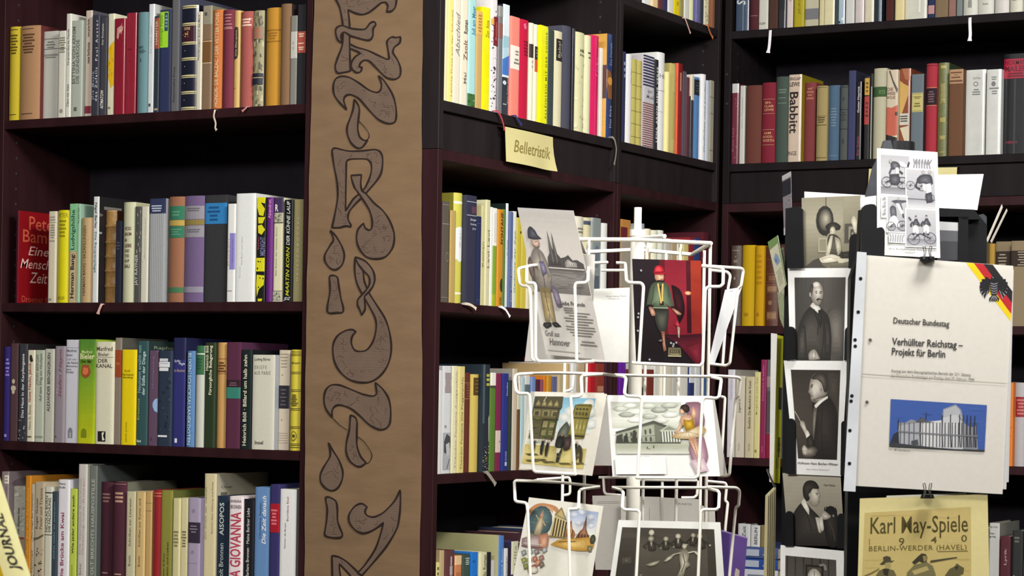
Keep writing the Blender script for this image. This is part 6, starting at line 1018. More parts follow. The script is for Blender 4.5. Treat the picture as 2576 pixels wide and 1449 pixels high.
M_PENCIL = plain('soft_pencil', '4a3a30', .8, .1)
letter([('b', z1([(290,320),(340,345),(420,368),(500,405),(560,432),(578,425),(570,370),(562,310),(575,285),(600,270),(625,275),(660,268),(655,310),(615,345),(605,385),(640,440),(662,500),(658,555),(620,578),(560,565),(500,510),(440,450),(400,438),(370,460),(360,490),(380,490),(375,520),(345,530),(312,505),(305,460),(330,415),(370,390),(345,375),(290,350)])),
 ('b', z1([(180,-20),(212,40),(230,110),(243,200),(240,320),(205,420),(188,480),(195,520),(215,535),(298,518),(292,400),(290,280),(290,180),(278,70),(330,95),(385,105),(440,85),(520,22),(552,18),(570,45),(560,85),(595,82),(622,55),(632,10),(632,-20)])),
 ('b', z1([(240,240),(228,270),(240,315),(205,290),(190,235),(200,200),(240,188),(300,208),(400,215),(440,170),(470,160),(482,180),(462,210),(460,260),(440,290),(400,290),(300,262),(260,238)]))])
letter([('b', z1([(268,800),(215,745),(180,690),(175,630),(190,580),(230,558),(290,565),(360,605),(430,655),(490,675),(520,655),(525,610),(505,553),(545,590),(600,680),(625,760),(632,840),(620,890),(570,900),(500,870),(430,800),(360,720),(300,690),(262,700),(248,735)])),
 ('b', z1([(325,725),(350,760),(362,800),(355,870),(350,940),(365,1000),(400,1025),(420,1020),(385,1070),(345,1078),(300,1040),(275,975),(275,920),(300,850),(318,790)])), ('s', z1([(355,878),(400,925),(430,970),(432,1000),(415,1022)]))])
U = lambda p: [(a, b+1390.6) for a, b in p]
letter([('b', z1([(165,1090),(190,1080),(290,1102),(400,1098),(470,1090),(512,1108),(530,1160),(522,1260),(480,1330),(400,1420),(330,1490),(290,1540),(278,1580),(285,1610),(300,1640),(298,1655),(265,1646),(220,1658),(163,1658),(180,1580),(205,1440),(203,1330),(180,1220),(165,1130)])),
 ('h', z1([(268,1180),(300,1160),(410,1160),(445,1190),(450,1250),(430,1320),(390,1390),(320,1450),(262,1540),(268,1300)])),
 ('b', z1([(305,1280),(380,1275),(375,1340),(385,1390),(415,1415)]+U([(470,90),(530,140),(580,210),(612,290),(617,350),(600,420),(550,480),(480,495),(410,480),(360,420),(342,350),(355,280),(395,238),(405,270),(435,288),(455,270),(458,220),(440,150),(400,80),(345,0)])+[(330,1370),(310,1310)]))])
letter([('b', z2([(150,290),(190,330),(230,400),(250,470),(235,540),(190,575),(145,560),(110,510),(112,460),(150,395),(172,360),(165,325)])),
 ('b', z2([(148,625),(175,618),(205,632),(215,700),(230,790),(245,850),(240,885),(200,888),(150,892),(130,880),(132,830),(150,740),(150,670)]))])
letter([('b', z2([(330,483),(328,570),(345,670),(390,765),(440,850),(480,930),(487,1000),(465,1090),(420,1155),(370,1172),(325,1160),(302,1110),(310,1060),(338,1028),(310,1012),(260,1020),(200,1060),(168,1130),(175,1230),(215,1310),(290,1375),(380,1397),(460,1385),(530,1330),(575,1250),(593,1150),(585,1040),(555,940),(500,850),(440,755),(400,660),(386,580)])),
 ('b', z2([(330,483),(400,510),(455,570),(475,630),(465,690),(430,740),(400,775),(405,860),(380,905),(365,865),(350,830),(355,790),(395,745),(430,700),(440,660),(430,620),(390,580),(350,530)]))])
letter([('b', z3([(165,290),(120,230),(105,160),(120,90),(160,55),(220,55),(300,85),(390,122),(460,135),(490,115),(480,35),(530,80),(575,150),(592,240),(588,330),(560,370),(510,378),(440,345),(370,280),(300,225),(230,200),(190,205),(165,240)])), ('s', z3([(165,290),(220,345),(275,382)])),
 ('b', z3([(300,275),(335,290),(348,330),(345,420),(345,500),(370,575),(410,620),(380,645),(340,645),(290,605),(265,540),(270,470),(290,390),(297,330)])), ('s', z3([(350,430),(400,470),(445,540),(452,580),(430,620),(405,625)]))])
letter([('b', z3([(135,475),(165,530),(210,600),(240,680),(238,740),(210,800),(165,825),(115,805),(82,760),(82,700),(110,640),(145,580),(148,540)])),
 ('b', z3([(118,875),(140,872),(190,900),(203,960),(205,1040),(220,1090),(240,1140),(230,1165),(180,1170),(125,1160),(110,1140),(125,1050),(130,960),(120,905)]))])
letter([('b', z3([(160,1300),(210,1310),(270,1345),(350,1420),(430,1500),(500,1600),(320,1600),(232,1480),(222,1560),(170,1560)])),('h', z3([(215,1360),(300,1450),(340,1520),(238,1480)])),
 ('b', z3([(660,820),(620,900),(540,985),(470,1018),(420,1005),(405,975),(420,945),(380,920),(330,940),(290,1000),(295,1060),(340,1115),(400,1135),(470,1110),(540,1060),(525,1130),(480,1250),(400,1370),(350,1425),(380,1445),(480,1330),(570,1220),(640,1100),(657,1000),(662,900)]))])

# ---------------------------------------------------------------- printed sheets: cards, signs, brochures
def sheet(name, q, P0, nrm, base, art, label, cat, group=None, g=.88, th=.0004, gloss=False, back='e8e4da', bend=0, build=True, mats=None):
    """a sheet whose four corners (seen at pixels q: tl, tr, br, bl) lie in the plane through P0 with normal nrm; art in u right, v down"""
    N_ = Vector(nrm).normalized()
    if N_.dot(P0-CPOS) > 0: N_ = -N_                                         # towards the viewer
    C = []
    for x, y in q:
        v = ray(x, y); t = (P0-CPOS).dot(N_)/v.dot(N_); C.append(CPOS+v*t)
    def f(u, v, e): 
        p = (C[0]*(1-u)+C[1]*u)*(1-v)+(C[3]*(1-u)+C[2]*u)*v
        return p+N_*(e+bend*math.sin(math.pi*u))
    mb = MB(); k = 10 if bend else 1
    cb = alb(base, g); us = [i/k for i in range(k+1)]
    mb.grid([[f(u, v, th) for u in us] for v in (0, 1)], cb, 0, bool(bend)); mb.grid([[f(u, v, 0) for u in us] for v in (0, 1)], alb(back, g), 0, bool(bend))
    for a, b in (((0, 0), (1, 0)), ((1, 1), (0, 1))): mb.grid([[f(a[0]+(b[0]-a[0])*u, a[1], e) for u in us] for e in (0, th)], cb)
    for u in (0, 1): mb.face([f(u, 0, 0), f(u, 1, 0), f(u, 1, th), f(u, 0, th)], cb)
    off = th+.00012
    for _, polys, c in flat(art):
        cc = alb(c, g); off += .00001
        for pl in polys:
            for w_ in ([pl] if not bend else [s_ for s_ in (strip(pl, us[i], us[i+1]) for i in range(k)) if len(s_) > 2]):
                mb.face([f(u, v, off) for u, v in w_], cc)
    o = mb.build(name, mats or [M_GLOSS if gloss else M_PAPER])
    if label: tag(o, label, cat, group)
    return o, f, C, N_
def facing(yaw, tilt=0):
    """horizontal normal turned yaw degrees from the line of sight (positive: turned to the viewer's right)"""
    a = math.radians(yaw); r_ = Vector((math.cos(YAW), math.sin(YAW), 0)); f_ = Vector((-math.sin(YAW), math.cos(YAW), 0))
    return (-f_*math.cos(a)+r_*math.sin(a)+Vector((0, 0, math.tan(math.radians(tilt))))).normalized()

# the two handwritten shelf signs
def shelf_sign(fr, q, label, txt, d=.012):
    C = [fr.pt(x, y, -d) for x, y in q]; out = Vector((1, 0, 0)) if fr.k == 'B' else Vector((0, -1, 0)); mb = MB(); g = 1.0; n = 12
    def f(u, v, e):
        p = (C[0]*(1-u)+C[1]*u)*(1-v)+(C[3]*(1-u)+C[2]*u)*v
        return p+out*(e+.007*math.sin(math.pi*min(1, u*1.05))*(.25+.75*v)-.006*(1-v)+(.012*max(0, u-.8)/.2*v*v))
    us = [i/n for i in range(n+1)]; vs = [0, .25, .5, .75, 1]; c = alb('d2c88e', g)
    mb.grid([[f(u, v, .0004) for u in us] for v in vs], c); mb.grid([[f(u, v, 0) for u in us] for v in vs], c)
    for _, polys, cc in flat([T(txt, .13, .9, .3, .68, '8a7c40', 'h', 0, .35)] if txt else []):
        for pl in polys:
            for s_ in [s_ for s_ in (strip(pl, us[i], us[i+1]) for i in range(n)) if len(s_) > 2]: mb.face([f(u, v, .0009) for u, v in s_], alb(cc, g))
    # the folded edge that hooks over the board
    mb.grid([[f(u, 0, .0002), f(u, 0, .0002)-out*.02+Vector((0, 0, .001))] for u in us], c)
    tag(mb.build('shelf_sign', [M_PAPER]), label, 'sign')
shelf_sign(FB, [(1277, 318), (1397, 345), (1389, 432), (1273, 406)], 'curling cream paper sign handwritten Belletristik under the bright book row', 'Belletristik')
shelf_sign(FC, [(2184, 424), (2406, 420), (2404, 492), (2182, 496)], 'plain cream paper sign half hidden by the cycling postcard', '')

# ---------------------------------------------------------------- white wire postcard rack
RP = at(1597, 990, 3.2); rack = empty('postcard_rack', (RP.x, RP.y, 0)); tag(rack, 'white wire revolving postcard rack with round centre pole', 'rack')
def vert(x, y0, y1, d):
    """straight vertical in the place through pixel (x, y0)"""
    p = at(x, y0, d); q = at(x, y1, d); return Vector((p.x, p.y, p.z)), Vector((p.x, p.y, q.z))
def wire(name, lines, r=.0021, root=rack, mat=M_WIRE):
    for pts in lines:
        mb = MB(); mb.tube(soften([at(*p) for p in pts], 4, .007), r); part(name, mb, [mat], root)
def lz(pts, d0, d1=None):
    """depths along a wire: with d1 the stretch below the loop stands at the front, the rest at the frame"""
    if d1 is None: return [(x, y, d0) for x, y in pts]
    if len(pts) < 5 or min(d0, d1) > 2.96: n = max(1, len(pts)-1); return [(x, y, d0+(d1-d0)*i/n) for i, (x, y) in enumerate(pts)]
    yt = 700 if pts[0][1] < 930 else 980 if pts[0][1] < 1206 else 1268
    f, k = min(d0, d1), max(d0, d1)
    return [(x, y, f if y >= yt else f+.035 if y >= yt-34 else k) for x, y in pts]
def cyl(mb, c, r, z0, z1, n=20):
    mb.tube([(c.x, c.y, z0), (c.x, c.y, (z0+z1)/2), (c.x, c.y, z1)], r, n=n)
mb = MB(); cyl(mb, RP, .0098, .03, at(1597, 590, 3.2).z); part('pole', mb, [M_WIRE], rack)
mb = MB(); cyl(mb, RP, .0054, at(1597, 592, 3.2).z, at(1597, 522, 3.2).z); cyl(mb, RP, .0112, at(1597, 594, 3.2).z, at(1597, 578, 3.2).z); part('pole_tip', mb, [M_WIRE], rack)
mb = MB(); mb.tube([(RP.x, RP.y, .0), (RP.x, RP.y, .03)], .17, n=40); part('base', mb, [M_WIRE], rack)
wire('top_frame', [lz([(1458, 602), (1600, 603), (1788, 612)], 3.07), lz([(1788, 612), (1740, 640)], 3.07, 3.36), lz([(1740, 640), (1600, 628), (1470, 634)], 3.36), lz([(1470, 634), (1458, 602)], 3.36, 3.07), lz([(1597, 600), (1672, 594)], 3.2, 3.1), lz([(1597, 632), (1640, 612), (1625, 640)], 3.22)], .0029)
def uprights(xs, d, y0):
    mb = MB()
    for x in xs:
        a, b = vert(x, y0, 1700, d); mb.tube([a, (a+b)/2, b], .0023)
    part('upright_wire', mb, [M_WIRE], rack)
for x, d, y0 in ((1425, 3.24, 634), (1480, 3.1, 604), (1628, 3.08, 606), (1676, 3.36, 632), (1712, 3.08, 610), (1772, 3.26, 630), (1787, 3.08, 613)): uprights([x], d, y0)
F1, F2 = 2.925, 2.915
wire('pocket_wire', [lz([(1481.8, 598), (1481, 633), (1479, 705), (1473, 711), (1449, 712), (1446, 720), (1450.6, 906), (1455, 911), (1494, 909)], 3.06, F1),
  lz([(1446, 909), (1354, 909), (1346.8, 900), (1347.7, 720), (1344, 712), (1329, 712), (1324.5, 708), (1324.5, 671), (1336, 668), (1400, 662), (1481, 662)], F1, 3.1), lz([(1446, 909), (1455, 911)], F1),
  lz([(1324, 671), (1305, 675), (1304, 684), (1308, 718), (1332, 721), (1334, 737), (1338, 905), (1356, 910)], 3.04, F1+.04), lz([(1481, 662), (1528, 660)], 3.1, 3.12)])
wire('pocket_wire', [lz([(1512, 680), (1575, 680)], 3.3), lz([(1490, 678), (1496, 678)], 3.3), lz([(1550, 661), (1573, 662), (1576, 705), (1582, 711), (1613, 712), (1619, 720), (1607.5, 909), (1604.5, 914), (1590, 912)], 3.1, F2),
  lz([(1765, 669), (1788, 671), (1820, 674), (1819, 714), (1812, 721), (1782.5, 721), (1774, 728), (1768, 912), (1762, 920), (1700, 918), (1607, 914)], 3.07, F2)])
wire('pocket_wire', [lz([(1765, 668), (1865.6, 675), (1870, 681), (1864, 720), (1857, 725.5), (1836, 914), (1827, 920), (1785.5, 915)], 3.1, 3.12), lz([(1787, 679.5), (1830, 684), (1837.4, 693), (1831.5, 725.5), (1818, 915)], 3.22)])
wire('pocket_wire', [lz([(1305, 941), (1340, 939), (1400, 938), (1520, 941)], 3.02, 3.08), lz([(1340, 939), (1305, 941), (1296.5, 945), (1295, 955), (1299, 984), (1305, 990), (1328, 990), (1332.4, 996), (1341.5, 1182), (1347, 1187), (1445, 1193)], 3.0, F1), lz([(1306, 942), (1308, 985)], 3.04),
  lz([(1520, 941), (1465, 945), (1462, 950), (1464, 990), (1458, 997), (1437, 998), (1436, 1003), (1446, 1190), (1449, 1195)], 3.07, F1), lz([(1443, 940), (1440, 980), (1420, 985)], 3.25)])
wire('pocket_wire', [lz([(1520, 941), (1569, 947), (1575, 952), (1571, 989), (1576, 996), (1609, 998), (1614.5, 1002.5), (1604, 1198), (1600, 1202), (1750, 1203), (1757, 1196), (1767, 1007), (1773, 1000), (1802, 1002), (1809, 998), (1814, 959), (1814, 953.5), (1789, 948)], 3.06, F2), lz([(1545, 943), (1620, 945), (1789, 947)], 3.07)])
wire('pocket_wire', [lz([(1781, 944), (1857, 949), (1863, 955), (1857, 998), (1851, 1001), (1835, 1194), (1827, 1197), (1809, 1196)], 3.08, 3.12), lz([(1814, 998), (1824, 1000), (1816, 1139)], 3.24)])
wire('pocket_wire', [lz([(1409, 1213.4), (1344, 1210.6), (1298, 1208.8), (1294, 1213), (1296, 1258), (1300, 1262), (1322, 1265), (1326.6, 1271), (1334, 1449), (1340, 1530), (1440, 1532), (1434, 1460), (1429.6, 1291), (1429.6, 1281), (1452, 1280), (1455.6, 1276.5), (1456.6, 1237.5), (1461, 1231), (1509.5, 1224.5)], 3.04, F1+.01), lz([(1344, 1209), (1409, 1213.4), (1509.5, 1224.5)], 3.06)])
wire('pocket_wire', [lz([(1780, 1227), (1538.6, 1226)], 3.07), lz([(1538.6, 1226), (1562.7, 1233), (1568, 1239), (1565.5, 1276.5), (1570, 1282), (1603.5, 1284), (1609, 1289.5), (1600, 1460), (1598, 1540), (1752, 1540), (1756, 1460), (1763, 1288), (1769, 1282), (1802, 1282), (1808, 1276.5), (1809.6, 1241), (1806, 1235), (1780, 1228)], 3.05, F2)])
wire('pocket_wire', [lz([(1780, 1224.5), (1854, 1227), (1861, 1236), (1858, 1273), (1851, 1276.5), (1834, 1460), (1832, 1520)], 3.08, 3.12), lz([(1780, 1210.6), (1824.5, 1215), (1828, 1223), (1824.5, 1260), (1831, 1265), (1824.5, 1328), (1818, 1500)], 3.26)])
wire('pocket_wire', [lz([(1605, 1207), (1754, 1209)], 3.36), lz([(1350, 1207), (1431, 1201), (1434, 1208), (1434, 1240), (1430, 1244), (1412, 1247)], 3.3), lz([(1506, 1201), (1600, 1201)], 3.36), lz([(1518, 1202), (1520, 1236), (1524, 1243), (1562, 1246)], 3.36), lz([(1757, 1209), (1753, 1246), (1746, 1252), (1714, 1252)], 3.36)])

VN = facing(0)
def card(q, d, yaw, base, art, label, group='postcards in the white rack', tilt=0, g=.84, gloss=False, name='postcard', cat='postcard', back='e6e3dc', bend=0):
    x = sum(p[0] for p in q)/4; y = sum(p[1] for p in q)/4
    return sheet(name, q, at(x, y, d), facing(yaw, tilt), base, art, label, cat, group, g, .0004, gloss, back, bend)
# long card: man in a bowler in front of a town with twin spires
card([(1352, 640), (1497, 640), (1488, 909), (1320, 909)], 2.995, -22, 'dcd8d0', [], 'plain pale card mostly hidden behind the long town card')
card([(1302, 522), (1443, 530), (1523, 906), (1374, 892)], 2.975, -22, 'cbc6be', ART['town'],
  'long grey card of a man in a bowler before twin church spires', gloss=False)
card([(1490, 727), (1590, 723), (1590, 912), (1488, 910)], 3.33, 6, 'd6d4ce', [T('Fritz Henle Paris',.35,.85,.1,.12,'77757a','h'),T('Postkarten',.4,.7,.135,.15,'8a888c','h')], 'white card back between the two upper pockets')
card([(1590, 651), (1763, 656), (1766, 917), (1600, 913)], 2.975, 14, '1c1519', ART['red'],
  'glossy dark red card of a woman in a red hat and green suit', gloss=True)
card([(1824, 729), (1866, 722), (1797, 915), (1782, 913)], 3.15, 55, 'dfe0e2', [R(.3,.5,.03,.035,'8a8a90')], 'white card slanting edge-on in the upper side pocket')
# middle tier
card([(1335, 985), (1520, 988), (1480, 1190), (1305, 1182)], 2.995, -18, 'e6e2d0', [], 'cream card peeping out behind the street scene card')
card([(1500, 1000), (1610, 1000), (1610, 1172), (1496, 1171)], 3.32, 4, 'aaa6a0', [], 'grey card back between the middle pockets')
card([(1346, 985), (1527, 991), (1490, 1197), (1308, 1178)], 2.975, -18, 'efeadb', ART['street'],
  'coloured card of a sunny city street with tall buildings')
card([(1785, 1003), (1797, 1003), (1829, 1196), (1806, 1197)], 3.1, 50, 'd6d2ca', [], 'white card leaning in the middle side pocket')
card([(1527, 994), (1791, 996), (1811, 1198), (1541, 1199)], 2.97, 10, 'f2f0ec', ART['ballet'],
  'wide card of a grey columned building and a ballet dancer in yellow', 'postcards in the white rack')
# bottom tier
card([(1490, 1247), (1565, 1246), (1565, 1434), (1498, 1433)], 3.34, 0, 'b0aca4', [R(.15,.9,.08,.085,'77736c'),R(.15,.9,.1,.105,'77736c')], 'grey card back with two ruled lines, lower rear pocket')
card([(1562, 1248), (1660, 1250), (1662, 1440), (1562, 1438)], 3.33, 2, 'b4b0a8', [R(.72,.73,.15,.7,'77736c')], 'grey card back with an upright rule, lower rear pocket')
card([(1661, 1251), (1760, 1256), (1762, 1445), (1661, 1441)], 3.34, 4, 'b8b4ac', [T('KARTE',.45,.8,.06,.085,'77736c','h')], 'grey card back with faint heading, lower rear pocket')
card([(1762, 1270), (1798, 1284), (1806, 1460), (1765, 1460)], 3.2, 30, 'c9c4ba', [R(.5,.55,0,1,'a5a098')], 'pale folded card behind the dark group photograph')
card([(1331, 1251), (1518, 1273), (1486, 1475), (1290, 1455)], 2.975, -18, 'f0ecde', ART['ornate'],
  'cream card with ornate painted city views and a dark teal oval')
card([(1556, 1308), (1812, 1314), (1822, 1462), (1534, 1456)], 2.972, 10, 'e8e8e2', ART['group'],
  'white-bordered dark photo card of a dancing group', 'postcards in the white rack')
bk = card([(1815, 1333), (1880, 1352), (1866, 1520), (1812, 1500)], 3.19, 42, '6a4f96', [R(0,.3,0,1,'4f3a78'),G([(.78,.52),(.62,.5),(.58,.6),(.62,.72),(.76,.74)],'cbbfb0'),R(0,1,0,.02,'a890c4')], 'purple card with a pale half disc in the lower side pocket', gloss=True)

# ---------------------------------------------------------------- black plastic card stand
BP = at(2250, 1000, 3.12); stand = empty('card_stand', (BP.x, BP.y, 0)); tag(stand, 'black plastic revolving card stand with stepped pockets', 'card stand')
LNRM, RN = facing(-36), facing(9)
PL0, PR0 = at(2062, 900, 2.93), at(2340, 950, 2.80)
def plane_pt(x, y, P0, N_, off=0):
    v = ray(x, y); t = (P0+N_*off-CPOS).dot(N_)/v.dot(N_); return CPOS+v*t
def plate(mb, pts, P0, N_, off=0, th=.004, mat=0, k=0):
    if k: pts = smooth(pts, k)
    a = [plane_pt(x, y, P0, N_, off) for x, y in pts]; b = [p-N_*th for p in a]
    tri = tessellate_polygon([a])
    for t in tri: mb.face([a[i] for i in t], mat=mat); mb.face([b[i] for i in t], mat=mat)
    n = len(a)
    for i in range(n): mb.face([a[i], b[i], b[(i+1) % n], a[(i+1) % n]], mat=mat)
mb = MB(); mb.tube([(BP.x, BP.y, .02), (BP.x, BP.y, .8), (BP.x, BP.y, at(2232, 358, 3.12).z)], .022, n=20); part('column', mb, [M_BLACK], stand)
mb = MB(); mb.tube([(BP.x, BP.y, .0), (BP.x, BP.y, .03)], .17, n=40); part('base', mb, [M_BLACK], stand)
mb = MB(); plate(mb, [(2218, 376), (2225, 353), (2241, 353), (2247, 378)], at(2232, 365, 3.0), VN, 0, .016); part('column_cap', mb, [M_GREYP], stand)
mb = MB(); plate(mb, [(1976, 524), (2012, 520), (2172, 512), (2172, 1580), (1964, 1580), (1968, 1100)], PL0, LNRM, -.012, .012); part('back_panel', mb, [M_BLACK], stand)
mb = MB(); plate(mb, [(2166, 528), (2203, 516), (2204, 600), (2360, 640), (2480, 650), (2474, 1580), (2128, 1580), (2140, 700), (2160, 640)], PR0, RN, -.02, .012); part('back_panel', mb, [M_BLACK], stand)
mb = MB(); plate(mb, [(2358, 523), (2450, 527), (2483, 566), (2482, 664), (2358, 655)], PR0, RN, -.006, .01); part('pocket_back', mb, [M_BLACK], stand)
mb = MB(); plate(mb, [(2358, 523), (2450, 527), (2470, 552), (2418, 552), (2410, 545), (2358, 545)], PR0, RN, .004, .01); part('pocket_rim', mb, [M_BLACK], stand)
mb = MB(); plate(mb, [(2412, 545), (2436, 545), (2434, 664), (2411, 662)], PR0, RN, .004, .01); part('pocket_rib', mb, [M_BLACK], stand)
mb = MB(); plate(mb, [(2460, 541), (2474, 538), (2482, 545), (2483, 600), (2462, 575)], PR0, RN, -.02, .004, 0); part('pocket_tab', mb, [M_GREYP], stand)
mb = MB(); plate(mb, [(2196, 420), (2207, 398), (2208, 505), (2174, 507)], PR0, RN, -.06, .003); part('dark_header_panel', mb, [M_GREYP], stand)
mb = MB(); plate(mb, [(2170, 500), (2205, 498), (2206, 505), (2169, 508)], PR0, RN, -.055, .004); part('header_ledge', mb, [M_GREYP], stand)
mb = MB(); plate(mb, [(2168, 530), (2180, 515), (2200, 514), (2205, 524), (2205, 575), (2218, 571), (2226, 582), (2225, 646), (2168, 640)], PR0, RN, .028, .006, 0, 2); part('pocket_tab', mb, [M_BLACK], stand)
for tabs in ([[(1980, 675), (1981, 540), (1990, 522), (2005, 520), (2018, 527), (2020, 675)], [(2134, 675), (2137, 600), (2146, 589), (2163, 590), (2170, 600), (2170, 675)]],
             [[(1976, 905), (1977, 830), (1984, 822), (1994, 823), (2000, 834), (2001, 905)], [(2123, 907), (2125, 832), (2131, 823), (2142, 824), (2144, 907)]],
             [[(1977, 1192), (1979, 1062), (1985, 1053), (1995, 1055), (2000, 1068), (2001, 1192)], [(2114, 1196), (2116, 1066), (2121, 1059), (2130, 1060), (2132, 1196)]],
             [[(1974, 1374), (1975, 1296), (1981, 1286), (1990, 1288), (1995, 1298), (1996, 1374)], [(2105, 1380), (2107, 1300), (2113, 1292), (2125, 1294), (2126, 1380)]]):
    for t in tabs:
        mb = MB(); plate(mb, t, PL0, LNRM, .014, .003, 0, 2); part('pocket_tab', mb, [M_BLACK], stand)
GS = 'cards in the black stand'
def kcard(q, off, base, art, label, P0=PL0, N_=LNRM, gloss=False, g=.84, name='postcard', cat='postcard', grp=GS, bend=0, th=.0004):
    if P0 is PL0: g = 1.0
    return sheet(name, q, P0+N_*off, N_, base, art, label, cat, grp, g, th, gloss, 'e2ded4', bend)
kcard([(2024, 482), (2176, 491), (2172, 640), (2022, 640)], .0015, 'e4e4e2', [], 'white card back showing above the hair dryer card')
kcard([(2017, 498), (2165, 492), (2159, 676), (2020, 676)], .0045, '8f8a78', ART['dryer'], 'sepia card of a woman under an oval hair dryer')
kcard([(1982, 675), (2149, 674), (2141, 908), (1988, 908)], .0075, 'e9e9e6', ART['suit'], 'white-bordered card of a standing man with moustache and suit')
kcard([(1972, 907), (2132, 908), (2116, 1198), (2000, 1193)], .0105, 'e9e9e6', ART['conductor'], 'white-bordered card of a conductor in profile holding a baton')
kcard([(1969, 1190), (2115, 1198), (2125, 1374), (1984, 1372)], .0075, '9a9484', ART['pet'], 'sepia card of a man in profile with a dark shaggy pet')
kcard([(1964, 1371), (2123, 1386), (2126, 1560), (1962, 1550)], .0105, 'e9e9e6', ART['clock'], 'white-bordered card with a bright clock-like disc, lowest in the column')
kcard([(2206, 373), (2358, 383), (2365, 649), (2206, 641)], .02, 'ecece9', ART['cycle'], 'tall grey card with four scenes of trick cyclists', PR0, RN)
kcard([(2357, 440), (2474, 438), (2458, 528), (2357, 524)], -.002, 'eef0f2', [], 'blank white card jutting out beside the trick cyclist card', PR0, RN)
kcard([(2358, 557), (2410, 560), (2410, 655), (2358, 655)], .002, 'b5b5b6', [R(0,1,.22,1,'55555a'),R(0,1,.5,1,'3a3a3e')], 'white card darkening downwards inside the black top pocket', PR0, RN)  # card colour steps darker towards the bottom
kcard([(2164, 497), (2204, 492), (2204, 520), (2164, 520)], -.03, 'dcdcda', [], 'sliver of a white card behind the dark header', PR0, RN)
# leaflets edge-on at the left of the stand, thin ones at its right
def leaf(q, d, yaw, base, art, label, name='leaflet', grp='leaflets at the side of the black stand'):
    return card(q, d, yaw, base, art, label, grp, name=name, cat='leaflet', g=.84)
leaf([(1968, 443), (1990, 431), (1993, 584), (1973, 592)], 3.05, -66, '8f8a90', [R(0,1,.0,.08,'c9c9cc'),R(0,1,.1,.36,'2c2c34'),Z(16,['c9a890','6a5a58','a88a7c','3a3034'],.05,.95,.36,.85,5,.2,.06),R(0,1,.88,1,'c9c9cc')], 'glossy picture leaflet seen nearly edge-on above the others')
leaf([(1952, 640), (1970, 622), (1985, 730), (1975, 800)], 3.0, -60, '8fa07c', [R(0,1,.5,1,'c9cbb0'),Z(14,['77805a','b5a87c'],.05,.95,.4,.95,3,.2,.06)], 'sage leaflet tucked behind the green-headed one')
leaf([(1932, 609), (1957, 592), (1979, 716), (1961, 740)], 2.97, -58, 'd2d0b5', [G([(0,0),(1,0),(1,.14),(0,.16)],'77955c'),R(.9,1,.1,1,'77955c'),G([(.2,.36),(.5,.28),(.7,.36),(.8,.5),(.4,.52)],'8aa0b8'),E(.4,.42,.1,.04,'5f7a9c'),L(6,.6,.9,'b0ae90',.15,.8)], 'cream leaflet with green head and blue drawing')
leaf([(1956, 735), (1972, 740), (1976, 835), (1962, 800)], 2.99, -58, 'a5b08a', [Z(16,['77805a','cfcbb0','6a7a58'],.05,.95,.05,.9,4,.2,.08)], 'mottled green leaflet low beside the pockets')
leaf([(1940, 838), (1955, 840), (1946, 1214), (1936, 1212)], 2.975, -50, 'f0efe8', [], 'long white brochure edge beside a yellow-green one')
leaf([(1954, 842), (1971, 846), (1962, 1216), (1944, 1214)], 2.985, -50, 'a5a81c', [R(.0,.6,.0,1,'b5b61f'),R(.55,1,.35,.5,'2a2c1c'),L(4,.68,.82,'3a3c14',.6,.95,.6),R(.4,.9,.83,.9,'8f9218')], 'long yellow-green brochure standing at the stand side')
for i in range(5):
    leaf([(1926+i*5, 1246-i*5), (1932+i*5, 1240-i*5), (1928+i*5, 1540), (1920+i*4, 1540)], 2.97+i*.004, -64, 'e0d8ae' if i % 2 else 'd6cba0', [], 'cream card edge in the upright bundle beside the lowest pocket', 'leaflet', 'bundle of cream cards seen edge-on')
wire('spring_clip', [lz([(1930, 1180), (1937, 1200), (1950, 1226)], 2.96)], .0015, stand, M_STEEL)
leaf([(2520, 514), (2522, 522), (2484, 610), (2481, 604)], 2.93, 60, 'c4bcb0', [], 'thin pale leaflet rising at the stand edge, the longer one', grp='thin leaflets beside the cycling card stand')
leaf([(2532, 525), (2534, 530), (2494, 612), (2491, 607)], 2.94, 60, 'b5aea4', [], 'thin pale leaflet rising at the stand edge, the shorter one', grp='thin leaflets beside the cycling card stand')

# the brochure in its sheet protector
GB2 = None
kcard([(2172, 660), (2550, 678), (2537, 1213), (2160, 1200)], .026, 'c9c8c6', [], 'grey-white loose sheet behind the brochure, reaching furthest out', PR0, RN, name='paper_sheet', cat='paper', grp='sheets behind the brochure')
kcard([(2172, 660), (2549, 678), (2531, 1231), (2160, 1215)], .028, 'd2d1ce', [], 'grey-white loose sheet directly behind the brochure', PR0, RN, name='paper_sheet', cat='paper', grp='sheets behind the brochure')
def bu(x, y):                                                                # pixel on the brochure to (u, v)
    v = (y-641-28*(x-2165)/383)/(581-7*(x-2165)/383); l = 2165-14*v; r_ = 2548-27*v; return ((x-l)/(r_-l), v)
def bq(*pts): return [bu(*p) for p in pts]
def btxt(t, x0, y0, x1, y1, h, c, b=0):
    a = bu(x0, y0); d = bu(x1, y1); e = bu(x0, y0+h); return ('f', [[(p[0], p[1]+(d[1]-a[1])*(p[0]-a[0])/(d[0]-a[0])) for p in tr] for tr in text_tris(t, a[0], d[0], a[1], e[1], 'h', b)], c)
eag = []
for k_, tip in enumerate(((2476,701),(2468,707),(2463.5,715),(2462.5,724),(2464,733),(2468,741),(2474,748))):
    for m_ in (0, 1):
        mx = lambda x: x if not m_ else 4997-x
        eag.append(LN(bq((mx(2489-.3*k_), 706+k_*3.6), (mx((2489+tip[0])/2-2), (706+k_*3.6+tip[1])/2-1), (mx(tip[0]), tip[1])), .0062, '1c1b1f', 1.5))
        eag.append(LN(bq((mx(2486-.3*k_), 709+k_*3.6), (mx(tip[0]+1.5), tip[1]+3.2)), .0012, 'b5b5b8', 1.5))
